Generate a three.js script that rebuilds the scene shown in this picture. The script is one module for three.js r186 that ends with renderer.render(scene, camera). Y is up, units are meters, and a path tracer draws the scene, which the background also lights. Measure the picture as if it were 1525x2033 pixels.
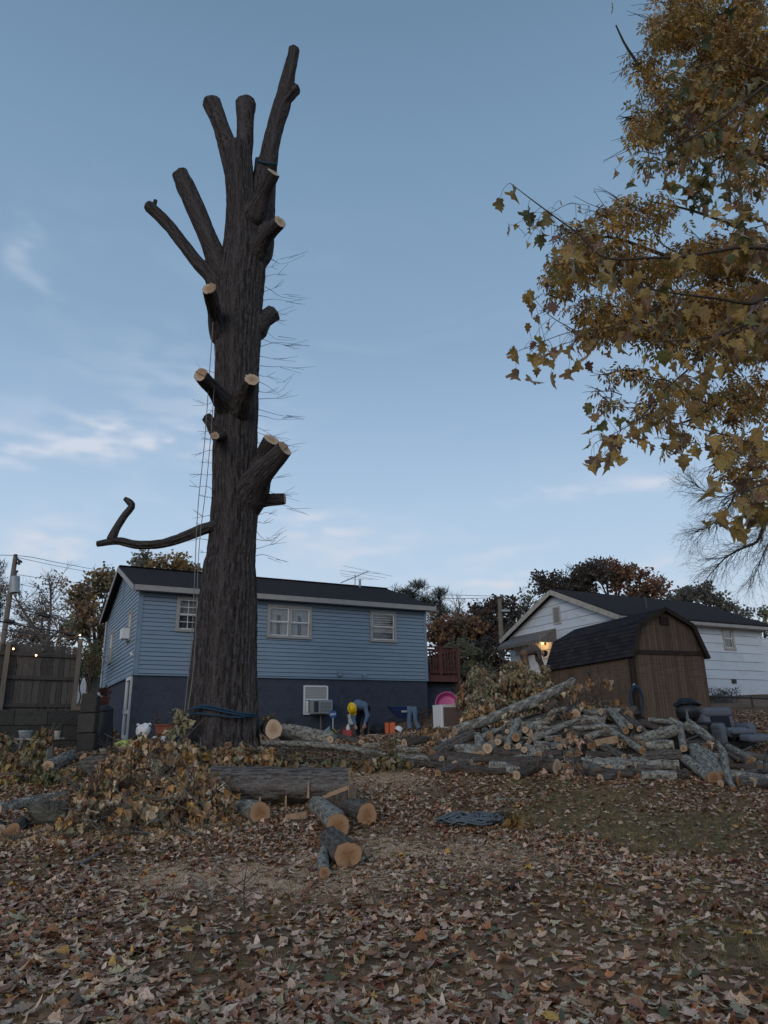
import * as THREE from 'three';
import { mergeGeometries } from 'three/addons/utils/BufferGeometryUtils.js';
import { RoundedBoxGeometry } from 'three/addons/geometries/RoundedBoxGeometry.js';
import { MarchingCubes } from 'three/addons/objects/MarchingCubes.js';

/* ---------- camera, sky, light, exposure ---------- */
const scene = new THREE.Scene();
const FOC = 1450, PITCH = 17.3 * Math.PI / 180, ROLL = -0.02, EYE = 1.6;
const camera = new THREE.PerspectiveCamera(2 * Math.atan(1016.5 / FOC) * 180 / Math.PI, 0.75, 0.05, 900);
camera.rotation.order = 'YXZ';
camera.position.set(0, EYE, 0);
camera.rotation.set(PITCH, 0, ROLL);
camera.updateMatrixWorld(true);
scene.add(camera);
const renderer = new THREE.WebGLRenderer({ antialias: true });
renderer.setSize(768, 1024);
renderer.toneMapping = THREE.LinearToneMapping;
renderer.toneMappingExposure = 1.18;
renderer.shadowMap.enabled = true;

const SUN_DIR = new THREE.Vector3(-0.3, 0.36, 0.93).normalize();
const sun = new THREE.DirectionalLight(new THREE.Color(1, 0.90, 0.79), 0.66);
sun.position.copy(SUN_DIR).multiplyScalar(90);
sun.castShadow = true; sun.shadow.radius = 45;
Object.assign(sun.shadow.camera, { left: -45, right: 45, top: 45, bottom: -45, near: 1, far: 220 });
sun.shadow.mapSize.set(2048, 2048);
scene.add(sun); scene.add(sun.target);

/* ---------- small maths ---------- */
const V = (x, y, z) => new THREE.Vector3(x, y, z);
const lerp = (a, b, t) => a + (b - a) * t, clamp = (x, a = 0, b = 1) => Math.min(b, Math.max(a, x));
const smooth = (a, b, x) => { const t = clamp((x - a) / (b - a)); return t * t * (3 - 2 * t); };
function RNG(s) { let a = s >>> 0; return () => { a = (a + 0x6D2B79F5) | 0; let t = Math.imul(a ^ (a >>> 15), 1 | a); t = (t + Math.imul(t ^ (t >>> 7), 61 | t)) ^ t; return ((t ^ (t >>> 14)) >>> 0) / 4294967296; }; }
function h2(x, y, s) { let n = Math.imul(x, 374761393) + Math.imul(y, 668265263) + Math.imul(s, 974634777); n = Math.imul(n ^ (n >>> 13), 1274126177); return ((n ^ (n >>> 16)) >>> 0) / 4294967295; }
function vnoise(x, y, s = 0, px = 0, py = 0) {   // value noise, periodic when px, py given
  const xi = Math.floor(x), yi = Math.floor(y); let fx = x - xi, fy = y - yi;
  fx = fx * fx * fx * (fx * (fx * 6 - 15) + 10); fy = fy * fy * fy * (fy * (fy * 6 - 15) + 10);
  const mx = (i) => px ? ((i % px) + px) % px : i, my = (i) => py ? ((i % py) + py) % py : i;
  const a = h2(mx(xi), my(yi), s), b = h2(mx(xi + 1), my(yi), s), c = h2(mx(xi), my(yi + 1), s), d = h2(mx(xi + 1), my(yi + 1), s);
  return a + (b - a) * fx + (c - a) * fy + (a - b - c + d) * fx * fy;
}
function fbm(x, y, o = 4, s = 0, px = 0, py = 0) { let v = 0, a = 0.5, n = 0; for (let i = 0; i < o; i++) { v += a * vnoise(x, y, s + i * 17, px, py); n += a; a *= 0.5; x *= 2; y *= 2; px *= 2; py *= 2; } return v / n; }
const RAY = new THREE.Matrix4().extractRotation(camera.matrixWorld);
function P(px, py, d) { const v = V((px - 762.5) / FOC, -(py - 1016.5) / FOC, -1).applyMatrix4(RAY); v.multiplyScalar(d / -v.z); v.y += EYE; return v; }
const FWD = new THREE.Vector3(0, 0, -1).applyMatrix4(RAY), pxAt = (p) => (p.x * FWD.x + (p.y - EYE) * FWD.y + p.z * FWD.z) / FOC;
const pxm = (d) => d / FOC;      // metres in a photograph pixel at depth d

/* ---------- sky ---------- */
function makeSky() {
  const W = 1792, H = 896, data = new Float32Array(W * H * 4);
  const stops = [[-90, .10, .09, .08], [-6, .22, .22, .22], [-1, .50, .53, .56], [4, .50, .57, .64], [9, .455, .555, .665], [12, .41, .535, .675], [17, .36, .49, .645], [23, .280, .405, .570], [30, .216, .332, .482], [43, .160, .264, .394], [52, .126, .213, .322], [70, .10, .175, .275], [90, .095, .168, .262]];
  const ramp = (e) => { let i = 0; while (i < stops.length - 2 && e > stops[i + 1][0]) i++; const a = stops[i], b = stops[i + 1], t = clamp((e - a[0]) / (b[0] - a[0])); return [1, 2, 3].map((k) => lerp(a[k], b[k], t)); };
  const col = stops && [];
  for (let j = 0; j < H; j++) col.push(ramp(((j + 0.5) / H - 0.5) * 180));
  const bank = [[-19.5, 22.3, 6.5, 1.7, 1.0, .05], [-26.5, 20.8, 4.5, 1.0, .8, .2], [-28.6, 33.2, 1.6, 1.6, .22, -1.1], [-24.5, 14, 2.6, 2.0, .85, 0], [-28, 12.5, 4, 1.3, .6, 0], [-2.6, 15.2, 4.5, 1.3, .6, -.18], [-7, 16.3, 3, .7, .4, -.1], [8.4, 11.8, 4, .55, .95, .07], [16, 18, 4.2, .75, .62, .12], [21, 18.2, 2, .4, .45, 0], [9.5, 13.4, 4, .4, .35, .2], [-16, 26, 8, 2.6, .22, -.2], [22, 12.3, 3, .5, .5, .05]];
  for (let j = 0; j < H; j++) {
    const el = ((j + 0.5) / H - 0.5) * 180;
    for (let i = 0; i < W; i++) {
      const u = (i + 0.5) / W, phi = (u - 0.5) * 2 * Math.PI, x = Math.cos(phi), z = Math.sin(phi);
      const az = Math.atan2(x, -z) * 180 / Math.PI;                       // 0 = straight ahead
      const c = col[j].slice(), o = (j * W + i) * 4;
      if (el > -3) {
        // thin cirrus: soft streaks everywhere, thicker banks low down
        const wx = az / 9 + 1.4 * (fbm(az / 14 + 7, el / 5, 3, 5) - .5), wy = el / 1.9 + az * 0.022 + 2.2 * (fbm(az / 11, el / 4 + 3, 3, 9) - .5);
        const n = fbm(wx, wy, 5, 21);
        let m = 0;
        const sx = az + 5.5 * (fbm(az / 5 + 3, el / 2.2, 4, 131) - .5), sy = el + 2.6 * (fbm(az / 6 + 11, el / 1.7, 4, 137) - .5), st = fbm(az / 3.4 + el * .55 + 9, el * 1.25 - az * .10, 5, 141);
        for (const [a, e, sa, se, k, tilt] of bank) { const da = sx - a, de = sy - e - tilt * da; const q = (da / sa) ** 2 + (de / se) ** 2; if (q < 6) m += k * Math.exp(-q) * (.16 + 1.35 * smooth(.30, .68, st)); }
        const low = Math.exp(-(((el - 7) / 9) ** 2)) * (Math.abs(az) > 34 ? 1 : .25);
        m += low * .9 * smooth(.5, .8, n) + .10 * smooth(.5, .9, n) * smooth(50, 20, el);
        m = clamp(m, 0, 1) * .95;
        const warm = Math.exp(-Math.max(el, 0) / 9);
        c[0] = lerp(c[0], lerp(.52, .63, warm), m); c[1] = lerp(c[1], lerp(.58, .60, warm), m); c[2] = lerp(c[2], lerp(.68, .63, warm), m);
      }
      data[o] = c[0]; data[o + 1] = c[1]; data[o + 2] = c[2]; data[o + 3] = 1;
    }
  }
  const t = new THREE.DataTexture(data, W, H, THREE.RGBAFormat, THREE.FloatType);
  t.mapping = THREE.EquirectangularReflectionMapping; t.magFilter = t.minFilter = THREE.LinearFilter; t.wrapS = THREE.RepeatWrapping; t.needsUpdate = true;
  return t;
}
const SKY = makeSky();
scene.background = SKY; scene.environment = SKY; scene.environmentIntensity = 1; scene.backgroundIntensity = 1;

/* ---------- textures ---------- */
function tex(n, m, fn, srgb) {
  const d = new Uint8Array(n * m * 4);
  for (let y = 0; y < m; y++) for (let x = 0; x < n; x++) { const c = fn(x / n, y / m, x, y), o = (y * n + x) * 4; if (typeof c === 'number') d[o] = d[o + 1] = d[o + 2] = clamp(c) * 255; else { for (let k = 0; k < 3; k++) d[o + k] = 255 * (srgb ? Math.pow(clamp(c[k]), 1 / 2.2) : clamp(c[k])); } d[o + 3] = 255; }
  const t = new THREE.DataTexture(d, n, m); t.wrapS = t.wrapT = THREE.RepeatWrapping; t.magFilter = THREE.LinearFilter; t.minFilter = THREE.LinearMipmapLinearFilter; t.generateMipmaps = true;
  if (srgb) t.colorSpace = THREE.SRGBColorSpace; t.needsUpdate = true; return t;
}
const mix3 = (a, b, t) => [lerp(a[0], b[0], t), lerp(a[1], b[1], t), lerp(a[2], b[2], t)];
const ridgeBark = (u, v, s) => { const w = fbm(u * 6, v * 3, 3, s + 3, 6, 3) - .5; const a = 1 - Math.abs(2 * vnoise(u * 14 + w * 2.4, v * 3 + w, s, 14, 3) - 1), b = 1 - Math.abs(2 * vnoise(u * 26 + w * 2, v * 8, s + 1, 26, 8) - 1); return clamp(1 - .75 * Math.pow(a, 3) - .45 * Math.pow(b, 4)); };
const T = {};
T.barkBump = tex(512, 512, (u, v) => clamp(.75 * ridgeBark(u, v, 11) + .3 * fbm(u * 40, v * 24, 3, 8, 40, 24)));
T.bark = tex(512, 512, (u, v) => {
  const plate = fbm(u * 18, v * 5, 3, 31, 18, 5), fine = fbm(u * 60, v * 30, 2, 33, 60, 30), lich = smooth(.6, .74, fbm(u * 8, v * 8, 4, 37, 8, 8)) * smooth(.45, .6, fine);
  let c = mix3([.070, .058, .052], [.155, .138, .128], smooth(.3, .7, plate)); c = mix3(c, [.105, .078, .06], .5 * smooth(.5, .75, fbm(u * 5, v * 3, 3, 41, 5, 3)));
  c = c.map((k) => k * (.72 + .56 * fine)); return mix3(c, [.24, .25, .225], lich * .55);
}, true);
T.lichen = tex(512, 512, (u, v) => {
  const plate = fbm(u * 16, v * 6, 3, 51, 16, 6), fine = fbm(u * 64, v * 40, 2, 53, 64, 40), lich = smooth(.44, .6, fbm(u * 9, v * 7, 4, 57, 9, 7)), lich2 = smooth(.55, .62, fbm(u * 20, v * 16, 3, 59, 20, 16));
  let c = mix3([.085, .07, .062], [.19, .168, .15], smooth(.3, .7, plate)); c = c.map((k) => k * (.65 + .7 * fine));
  c = mix3(c, [.33, .325, .29].map((k) => k * (.7 + .6 * fine)), lich * .55); return mix3(c, [.44, .44, .38], lich2 * .5);
}, true);
T.end = tex(256, 256, (u, v) => {
  const x = u - .5, y = v - .5, w = .02 * (fbm(u * 6, v * 6, 3, 71) - .5), r = Math.hypot(x + w + .02, y + w - .015), a = Math.atan2(y, x);
  const ring = .5 + .5 * Math.sin((r + .01 * fbm(u * 9, v * 9, 2, 3)) * 210), ray = vnoise(a * 40, r * 3, 75), saw = fbm(u * 3, v * 46, 2, 77);
  let c = mix3([.46, .305, .19], [.55, .40, .27], smooth(.16, .40, r)); c = mix3(c, [.40, .235, .13], smooth(.27, .06, r) * .75);
  c = c.map((k) => k * (.82 + .16 * ring + .14 * ray + .12 * (saw - .5)));
  let crack = 0; for (const ca of [.7, 2.4, -1.5]) { const da = Math.abs(Math.atan2(Math.sin(a - ca), Math.cos(a - ca))); crack = Math.max(crack, smooth(.02, .0, da * r) * smooth(.02, .08, r) * smooth(.3, .2, r)); }
  c = mix3(c, [.16, .09, .05], .85 * crack); return mix3(c, [.15, .10, .075], smooth(.462, .488, r + .01 * ray));
}, true);
T.grain = tex(256, 512, (u, v) => { const w = fbm(u * 4, v * 2, 3, 81, 4, 2); return .55 + .45 * fbm(u * 34 + w * 3, v * 3, 3, 83, 34, 3) - .25 * smooth(.6, .8, fbm(u * 60, v * 2, 2, 85, 60, 2)); });
T.grainC = tex(256, 512, (u, v) => { const w = fbm(u * 4, v * 2, 3, 81, 4, 2), g = fbm(u * 34 + w * 3, v * 3, 3, 83, 34, 3), st = smooth(.5, .75, fbm(u * 3, v * 3, 4, 87, 3, 3)); const k = .62 + .6 * g - .22 * st; return [k, k * .985, k * .97]; }, true);
T.rough = tex(256, 256, (u, v) => fbm(u * 40, v * 40, 3, 91, 40, 40));
T.stucco = tex(256, 256, (u, v) => .6 * fbm(u * 48, v * 48, 2, 93, 48, 48) + .4 * smooth(.3, .7, fbm(u * 14, v * 14, 3, 95, 14, 14)));
T.blotch = tex(256, 256, (u, v) => { const k = .78 + .34 * fbm(u * 5, v * 5, 5, 97, 5, 5) - .12 * smooth(.58, .75, fbm(u * 9, v * 9, 3, 99, 9, 9)); return [k, k, k]; }, true);
T.paint = tex(256, 256, (u, v) => { const k = .93 + .08 * (fbm(u * 2, v * 24, 3, 197, 2, 24) - .5) + .10 * (fbm(u * 3, v * 3, 5, 199, 3, 3) - .5), d = smooth(.6, .75, fbm(u * 6, v * 6, 5, 201, 6, 6)) * .07; return [k - d * .8, k - d, k - d * 1.25]; }, true);
T.shingle = tex(512, 512, (u, v) => { // rows of asphalt tabs, mineral grain and fallen-leaf stains
  const row = Math.floor(v * 8), tab = Math.floor(u * 6 + (row % 2) * .5), k = .62 + .5 * h2(((tab % 6) + 6) % 6, row, 5) * .5 + .3 * (fbm(u * 64, v * 64, 2, 101, 64, 64) - .5) + .25 * (fbm(u * 4, v * 4, 4, 103, 4, 4) - .5); return [k, k, k]; }, true);
T.shingleB = tex(512, 512, (u, v) => { const fv = (v * 8) % 1, fu = (u * 6 + (Math.floor(v * 8) % 2) * .5) % 1; return clamp(.8 - .6 * fv + .12 * fbm(u * 64, v * 64, 2, 105, 64, 64) - (fu < .04 ? .3 : 0)); });
T.leaf = tex(128, 128, (u, v) => { const x = Math.abs(u - .5), m = fbm(u * 7, v * 7, 4, 211, 7, 7), sp = smooth(.62, .7, fbm(u * 14, v * 14, 3, 213, 14, 14)); let vein = Math.min(Math.abs(u - .5), Math.abs(x - (v - .05) * .62) , Math.abs(x - (v - .32) * .75)); const k = .80 + .42 * m - .16 * smooth(.022, .006, vein) - .42 * sp; return [k, k * (.97 + .06 * m), k * (.9 + .12 * m)]; }, true);
T.soil = tex(512, 512, (u, v) => { const a = fbm(u * 10, v * 10, 5, 111, 10, 10), b = fbm(u * 60, v * 60, 3, 113, 60, 60), l = smooth(.52, .6, fbm(u * 26, v * 26, 2, 115, 26, 26)); const k = .5 + .55 * a + .5 * (b - .5); return [k * (1 + .22 * l), k * (1 + .12 * l), k]; }, true);

/* ---------- materials ---------- */
const std = (c, o = {}) => new THREE.MeshPhysicalMaterial(Object.assign({ specularIntensity: (o.roughness ?? .85) >= .85 ? .2 : 1, color: Array.isArray(c) ? new THREE.Color().setRGB(...c) : c, roughness: .85, metalness: 0 }, o));
const rep = (t, x, y) => { const c = t.clone(); c.repeat.set(x, y); c.needsUpdate = true; return c; };
const M = {
  bark: std([1, .97, .94], { map: T.bark, bumpMap: T.barkBump, bumpScale: .02, roughness: .95 }),
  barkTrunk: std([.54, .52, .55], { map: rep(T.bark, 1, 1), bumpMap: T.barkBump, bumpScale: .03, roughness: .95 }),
  lichen: std([1.12, 1.09, 1.06], { map: T.lichen, bumpMap: T.barkBump, bumpScale: .018, roughness: .95 }),
  bigBark: std([1.15, 1.11, 1.09], { map: T.bark, bumpMap: T.barkBump, bumpScale: .022, roughness: .95 }), darkBark: std([.72, .66, .62], { map: T.bark, bumpMap: T.barkBump, bumpScale: .016, roughness: .95 }),
  twig: std([.075, .06, .052], { roughness: .9 }), paleTwig: std([.20, .175, .15], { roughness: .9, bumpMap: T.rough, bumpScale: .004 }),
  end: std([1, 1, 1], { map: T.end, roughness: .8, bumpMap: T.end, bumpScale: .002 }), endRust: std([.72, .59, .50], { map: T.end, roughness: .85, bumpMap: T.end, bumpScale: .002 }), endOld: std([.62, .53, .47], { map: T.end, roughness: .85, bumpMap: T.end, bumpScale: .002 }),
  split: std([.42, .28, .18], { map: T.grainC, bumpMap: T.grain, bumpScale: .006, roughness: .85 }),
  siding: [0, 1, 2, 3].map((i) => std([[.222, .30, .386], [.215, .291, .376], [.228, .308, .395], [.218, .296, .381]][i], { map: T.paint, roughness: .55, bumpMap: T.grain, bumpScale: .0015 })),
  whiteSiding: [0, 1, 2].map((i) => std([[.66, .70, .76], [.63, .67, .73], [.68, .715, .77]][i], { map: T.paint, roughness: .7, bumpMap: T.grain, bumpScale: .002 })),
  stucco: std([.064, .073, .100], { map: T.blotch, bumpMap: T.stucco, bumpScale: .012, roughness: .9 }),
    cream: std([.36, .335, .32], { map: T.paint, roughness: .6 }), white: std([.74, .75, .76], { map: T.paint, roughness: .5 }), peel: std([.46, .42, .36], { map: T.blotch, roughness: .85, bumpMap: T.stucco, bumpScale: .006 }),
  corner: std([.20, .278, .36], { map: T.paint, roughness: .5 }),
  roof: std([.042, .032, .034], { map: T.shingle, bumpMap: T.shingleB, bumpScale: .012, roughness: .95 }),
  shedRoof: [0, 1, 2].map((i) => std([[.040, .035, .038], [.033, .029, .032], [.047, .041, .043]][i], { map: T.blotch, bumpMap: T.rough, bumpScale: .004, roughness: .95 })),
  shedWood: [0, 1, 2, 3].map((i) => std([[.165, .114, .082], [.188, .13, .093], [.142, .098, .071], [.175, .123, .09]][i], { map: T.grainC, bumpMap: T.grain, bumpScale: .004, roughness: .85 })),
  shedTrim: std([.055, .040, .032], { map: T.grainC, bumpMap: T.grain, bumpScale: .003 }),
  fence: [0, 1, 2, 3].map((i) => std([[.105, .096, .09], [.13, .118, .112], [.085, .077, .073], [.118, .107, .10]][i], { map: T.grainC, bumpMap: T.grain, bumpScale: .006, roughness: .95 })),
  post: std([.19, .165, .14], { map: T.grainC, bumpMap: T.grain, bumpScale: .005, roughness: .95 }), pole: std([.23, .19, .16], { map: T.grainC, bumpMap: T.grain, bumpScale: .006, roughness: .95 }),
  block: [0, 1, 2].map((i) => std([[.072, .067, .061], [.062, .058, .053], [.082, .076, .068]][i], { map: T.blotch, bumpMap: T.stucco, bumpScale: .015, roughness: .95 })),
  deck: std([.125, .042, .038], { map: T.grainC, bumpMap: T.grain, bumpScale: .004, roughness: .75 }),
  interior: std([.03, .03, .034]), curtain: std([.20, .205, .22], { roughness: .95 }), lace: std([.25, .26, .28], { map: T.blotch, roughness: .95 }), darkCloth: std([.07, .07, .085], { roughness: .95 }), blind: std([.26, .24, .22], { roughness: .7 }),
  glass: new THREE.MeshPhysicalMaterial({ color: 0xffffff, transmission: 1, thickness: 0, roughness: .02, ior: 1.5 }),
  metal: std([.45, .46, .48], { metalness: .8, roughness: .4 }), darkMetal: std([.05, .05, .055], { metalness: .5, roughness: .5 }), wire: std([.03, .03, .035], { roughness: .6 }), rustMetal: std([.17, .15, .14], { metalness: .2, roughness: .7, map: T.blotch, bumpMap: T.stucco, bumpScale: .004 }), galv: std([.36, .38, .40], { metalness: .3, roughness: .55, map: T.blotch }),
  ropeBlue: std([.034, .072, .118], { bumpMap: T.grain, bumpScale: .004, roughness: .85 }), ropeGrey: std([.13, .155, .175], { bumpMap: T.grain, bumpScale: .004, roughness: .9 }), ropeThin: std([.22, .21, .20]),
  plasticWhite: std([.72, .72, .72], { roughness: .45 }), black: std([.012, .012, .014], { roughness: .6 }), orange: std([.62, .12, .03], { roughness: .55, map: T.blotch }), red: std([.36, .03, .03], { roughness: .4 }), blueTray: std([.012, .025, .10], { roughness: .4 }),
  pink: std([.50, .09, .27], { roughness: .45 }), denim: std([.12, .175, .255], { roughness: .95, map: T.blotch, bumpMap: T.rough, bumpScale: .003 }), terracotta: std([.22, .066, .038], { roughness: .8, map: T.blotch }), lime: std([.42, .5, .10], { roughness: .7, map: T.blotch }),
  skin: std([.38, .22, .15], { roughness: .6 }), hat: std([.80, .52, .01], { roughness: .3 }), trousers: std([.018, .02, .028], { roughness: .95 }), tan: std([.17, .11, .075], { roughness: .95, map: T.blotch }), brownShirt: std([.11, .085, .085], { roughness: .95, map: T.blotch }), boot: std([.05, .03, .02], { roughness: .7 }), hair: std([.03, .02, .015]),
  fabric: std([.17, .178, .205], { roughness: .98, map: T.blotch, bumpMap: T.rough, bumpScale: .004 }), fabricDark: std([.03, .03, .038], { roughness: .98 }), cardboard: std([.16, .11, .10], { roughness: .7, map: T.blotch }),
  ground: std([1, 1, 1], { map: T.soil, vertexColors: true, roughness: 1, bumpMap: T.soil, bumpScale: .03 }),
  leaf: std([1, 1, 1], { map: T.leaf, roughness: .75, side: THREE.DoubleSide }), grass: std([1, 1, 1], { roughness: .9, side: THREE.DoubleSide }),
  bigLeaf: new THREE.MeshPhysicalMaterial({ color: 0xffffff, map: T.leaf, roughness: .85, transmission: .34, thickness: 0, side: THREE.DoubleSide }),
  leafLive: new THREE.MeshPhysicalMaterial({ color: 0xffffff, roughness: .9, transmission: .38, thickness: 0, side: THREE.DoubleSide }),
  moss: std([.40, .37, .33], { map: T.lichen, bumpMap: T.stucco, bumpScale: .02, roughness: 1 }),
};
const pick = (a, r) => a[Math.floor(r() * a.length) % a.length];

/* ---------- geometry helpers ---------- */
function clean(g) { for (const k of Object.keys(g.attributes)) if (!['position', 'normal', 'uv', 'color'].includes(k)) g.deleteAttribute(k); g.morphAttributes = {}; return g; }
function merge(list) { if (list.length === 1) return list[0]; const all = list.every((g) => g.index); return mergeGeometries(list.map((g) => clean(all ? g : (g.index ? g.toNonIndexed() : g))), false); }
function box(sx, sy, sz, x = 0, y = 0, z = 0, m) {
  const g = new THREE.BoxGeometry(sx, sy, sz), uv = g.attributes.uv, d = [[sz, sy], [sz, sy], [sx, sz], [sx, sz], [sx, sy], [sx, sy]];
  for (let i = 0; i < 24; i++) { const q = d[i >> 2]; uv.setXY(i, uv.getX(i) * q[0] + x * .37, uv.getY(i) * q[1] + y * .21); }
  g.translate(x, y, z); if (m) g.applyMatrix4(m); return g;
}
const rbox = (sx, sy, sz, r, x = 0, y = 0, z = 0, m) => { const g = new RoundedBoxGeometry(sx, sy, sz, 3, r); g.translate(x, y, z); if (m) g.applyMatrix4(m); return clean(g); };
function bar(a, b, w, h) { const d = b.clone().sub(a), L = d.length(), m = new THREE.Matrix4(), q = new THREE.Quaternion().setFromUnitVectors(V(0, 1, 0), d.normalize()); m.compose(a.clone().add(b).multiplyScalar(.5), q, V(1, 1, 1)); return box(w, L, h, 0, 0, 0, m); }
function spline(pts, n) { if (pts.length === 2) { const o = []; for (let i = 0; i <= n; i++) o.push(pts[0].clone().lerp(pts[1], i / n)); return o; } return new THREE.CatmullRomCurve3(pts, false, 'centripetal').getPoints(n); }
const rlerp = (rs, t) => { const x = t * (rs.length - 1), i = Math.min(Math.floor(x), rs.length - 2); return rs.length === 1 ? rs[0] : lerp(rs[i], rs[i + 1], x - i); };
// swept tube; disp(angle, along, radius) adds to the radius; returns geometry with .ends (centre, direction, outline of both ends)
function tube(pts, rads, seg = 8, o = {}) {
  const n = pts.length, pos = [], uv = [], idx = [], rings = []; let t = pts[1].clone().sub(pts[0]).normalize();
  let nrm = Math.abs(t.y) > .9 ? V(1, 0, 0) : V(0, 1, 0); nrm.sub(t.clone().multiplyScalar(nrm.dot(t))).normalize();
  let len = 0; const tile = o.tile || .8, rep0 = Math.max(1, Math.round(2 * Math.PI * rlerp(rads, 0) / tile)), dirs = [];
  for (let i = 0; i < n; i++) {
    const a = pts[Math.max(0, i - 1)], b = pts[Math.min(n - 1, i + 1)], tt = b.clone().sub(a).normalize(); nrm.sub(tt.clone().multiplyScalar(nrm.dot(tt))).normalize(); const bi = tt.clone().cross(nrm); dirs.push(tt);
    if (i) len += pts[i].distanceTo(pts[i - 1]); const R = rlerp(rads, i / (n - 1)), ring = [];
    for (let k = 0; k <= seg; k++) {
      const an = (k % seg) / seg * 2 * Math.PI; let r = R; if (o.disp) r += o.disp(an, len, R, i / (n - 1));
      const p = pts[i].clone().addScaledVector(nrm, Math.cos(an) * r).addScaledVector(bi, Math.sin(an) * r); pos.push(p.x, p.y, p.z); if (k < seg) ring.push(p); uv.push(k / seg * rep0 + (o.u0 || 0), len / tile + (o.v0 || 0));
    }
    rings.push(ring);
  }
  for (let i = 0; i < n - 1; i++) for (let k = 0; k < seg; k++) { const a = i * (seg + 1) + k, b = a + 1, c = a + seg + 1, d = c + 1; idx.push(a, b, c, b, d, c); }
  const g = new THREE.BufferGeometry(); g.setAttribute('position', new THREE.Float32BufferAttribute(pos, 3)); g.setAttribute('uv', new THREE.Float32BufferAttribute(uv, 2)); g.setIndex(idx); g.computeVertexNormals();
  const N = g.attributes.normal; for (let i = 0; i < n; i++) { const a = i * (seg + 1), b = a + seg, v = V(N.getX(a) + N.getX(b), N.getY(a) + N.getY(b), N.getZ(a) + N.getZ(b)).normalize(); N.setXYZ(a, v.x, v.y, v.z); N.setXYZ(b, v.x, v.y, v.z); }
  g.userData = { ends: [{ c: pts[0], d: dirs[0].clone().negate(), ring: rings[0] }, { c: pts[n - 1], d: dirs[n - 1], ring: rings[n - 1] }] };
  return g;
}
function cap(e, bulge = .004, rot = 0) {   // flat sawn end on the outline of a tube's end
  const pos = [], uv = [], idx = [], n = e.ring.length, c = e.c.clone().addScaledVector(e.d, bulge), ring = e.ring; pos.push(c.x, c.y, c.z); uv.push(.5, .5);
  for (let k = 0; k < n; k++) { const p = ring[k].clone().addScaledVector(e.d, .001); pos.push(p.x, p.y, p.z); const a = k / n * 2 * Math.PI + rot; uv.push(.5 + .49 * Math.cos(a), .5 + .49 * Math.sin(a)); idx.push(0, 1 + k, 1 + (k + 1) % n); }
  const g = new THREE.BufferGeometry(); g.setAttribute('position', new THREE.Float32BufferAttribute(pos, 3)); g.setAttribute('uv', new THREE.Float32BufferAttribute(uv, 2));
  if (ring[0].clone().sub(c).cross(ring[Math.floor(n / 4)].clone().sub(c)).dot(e.d) < 0) idx.reverse();
  const N = []; for (let k = 0; k <= n; k++) N.push(e.d.x, e.d.y, e.d.z); g.setAttribute('normal', new THREE.Float32BufferAttribute(N, 3)); g.setIndex(idx); return g;
}
const cyl = (a, b, r, seg = 8, r1 = r) => { const g = tube([a, b], [r, r1], seg), e = g.userData.ends; return merge([g, cap(e[0], 0), cap(e[1], 0)]); };
const stick = (pts, rads, seg = 5) => tube(pts, rads, seg);
function lathe(prof, seg = 20, x = 0, y = 0, z = 0) { const g = new THREE.LatheGeometry(prof.map(([r, h]) => new THREE.Vector2(r, h)), seg); g.translate(x, y, z); return clean(g); }
function quadG(list) {   // list of quads [a,b,c,d] (Vector3), flat shaded, uv in metres
  const pos = [], nor = [], uv = [];
  for (const q of list) { const [a, b, c, d] = q, n = b.clone().sub(a).cross(c.clone().sub(a)).normalize(), ux = b.clone().sub(a).normalize(), uy = n.clone().cross(ux), vs = d ? [a, b, c, a, c, d] : [a, b, c]; for (const p of vs) { pos.push(p.x, p.y, p.z); nor.push(n.x, n.y, n.z); uv.push(p.dot(ux) , p.dot(uy)); } }
  const g = new THREE.BufferGeometry(); g.setAttribute('position', new THREE.Float32BufferAttribute(pos, 3)); g.setAttribute('normal', new THREE.Float32BufferAttribute(nor, 3)); g.setAttribute('uv', new THREE.Float32BufferAttribute(uv, 2)); return g;
}
function prism(poly, z0, z1, m) {   // convex polygon [[x,y]..] extruded between z0 and z1
  const q = [], A = poly.map(([x, y]) => V(x, y, z1)), B = poly.map(([x, y]) => V(x, y, z0)), n = poly.length;
  for (let i = 1; i < n - 1; i++) { q.push([A[0], A[i], A[i + 1]]); q.push([B[0], B[i + 1], B[i]]); }
  for (let i = 0; i < n; i++) { const j = (i + 1) % n; q.push([B[i], B[j], A[j], A[i]]); }
  const g = quadG(q); if (m) g.applyMatrix4(m); return g;
}
const frameM = (o, u, n) => { const uu = u.clone().normalize(), nn = n.clone().normalize(), m = new THREE.Matrix4().makeBasis(uu, nn.clone().cross(uu), nn); m.setPosition(o); return m; };

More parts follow.
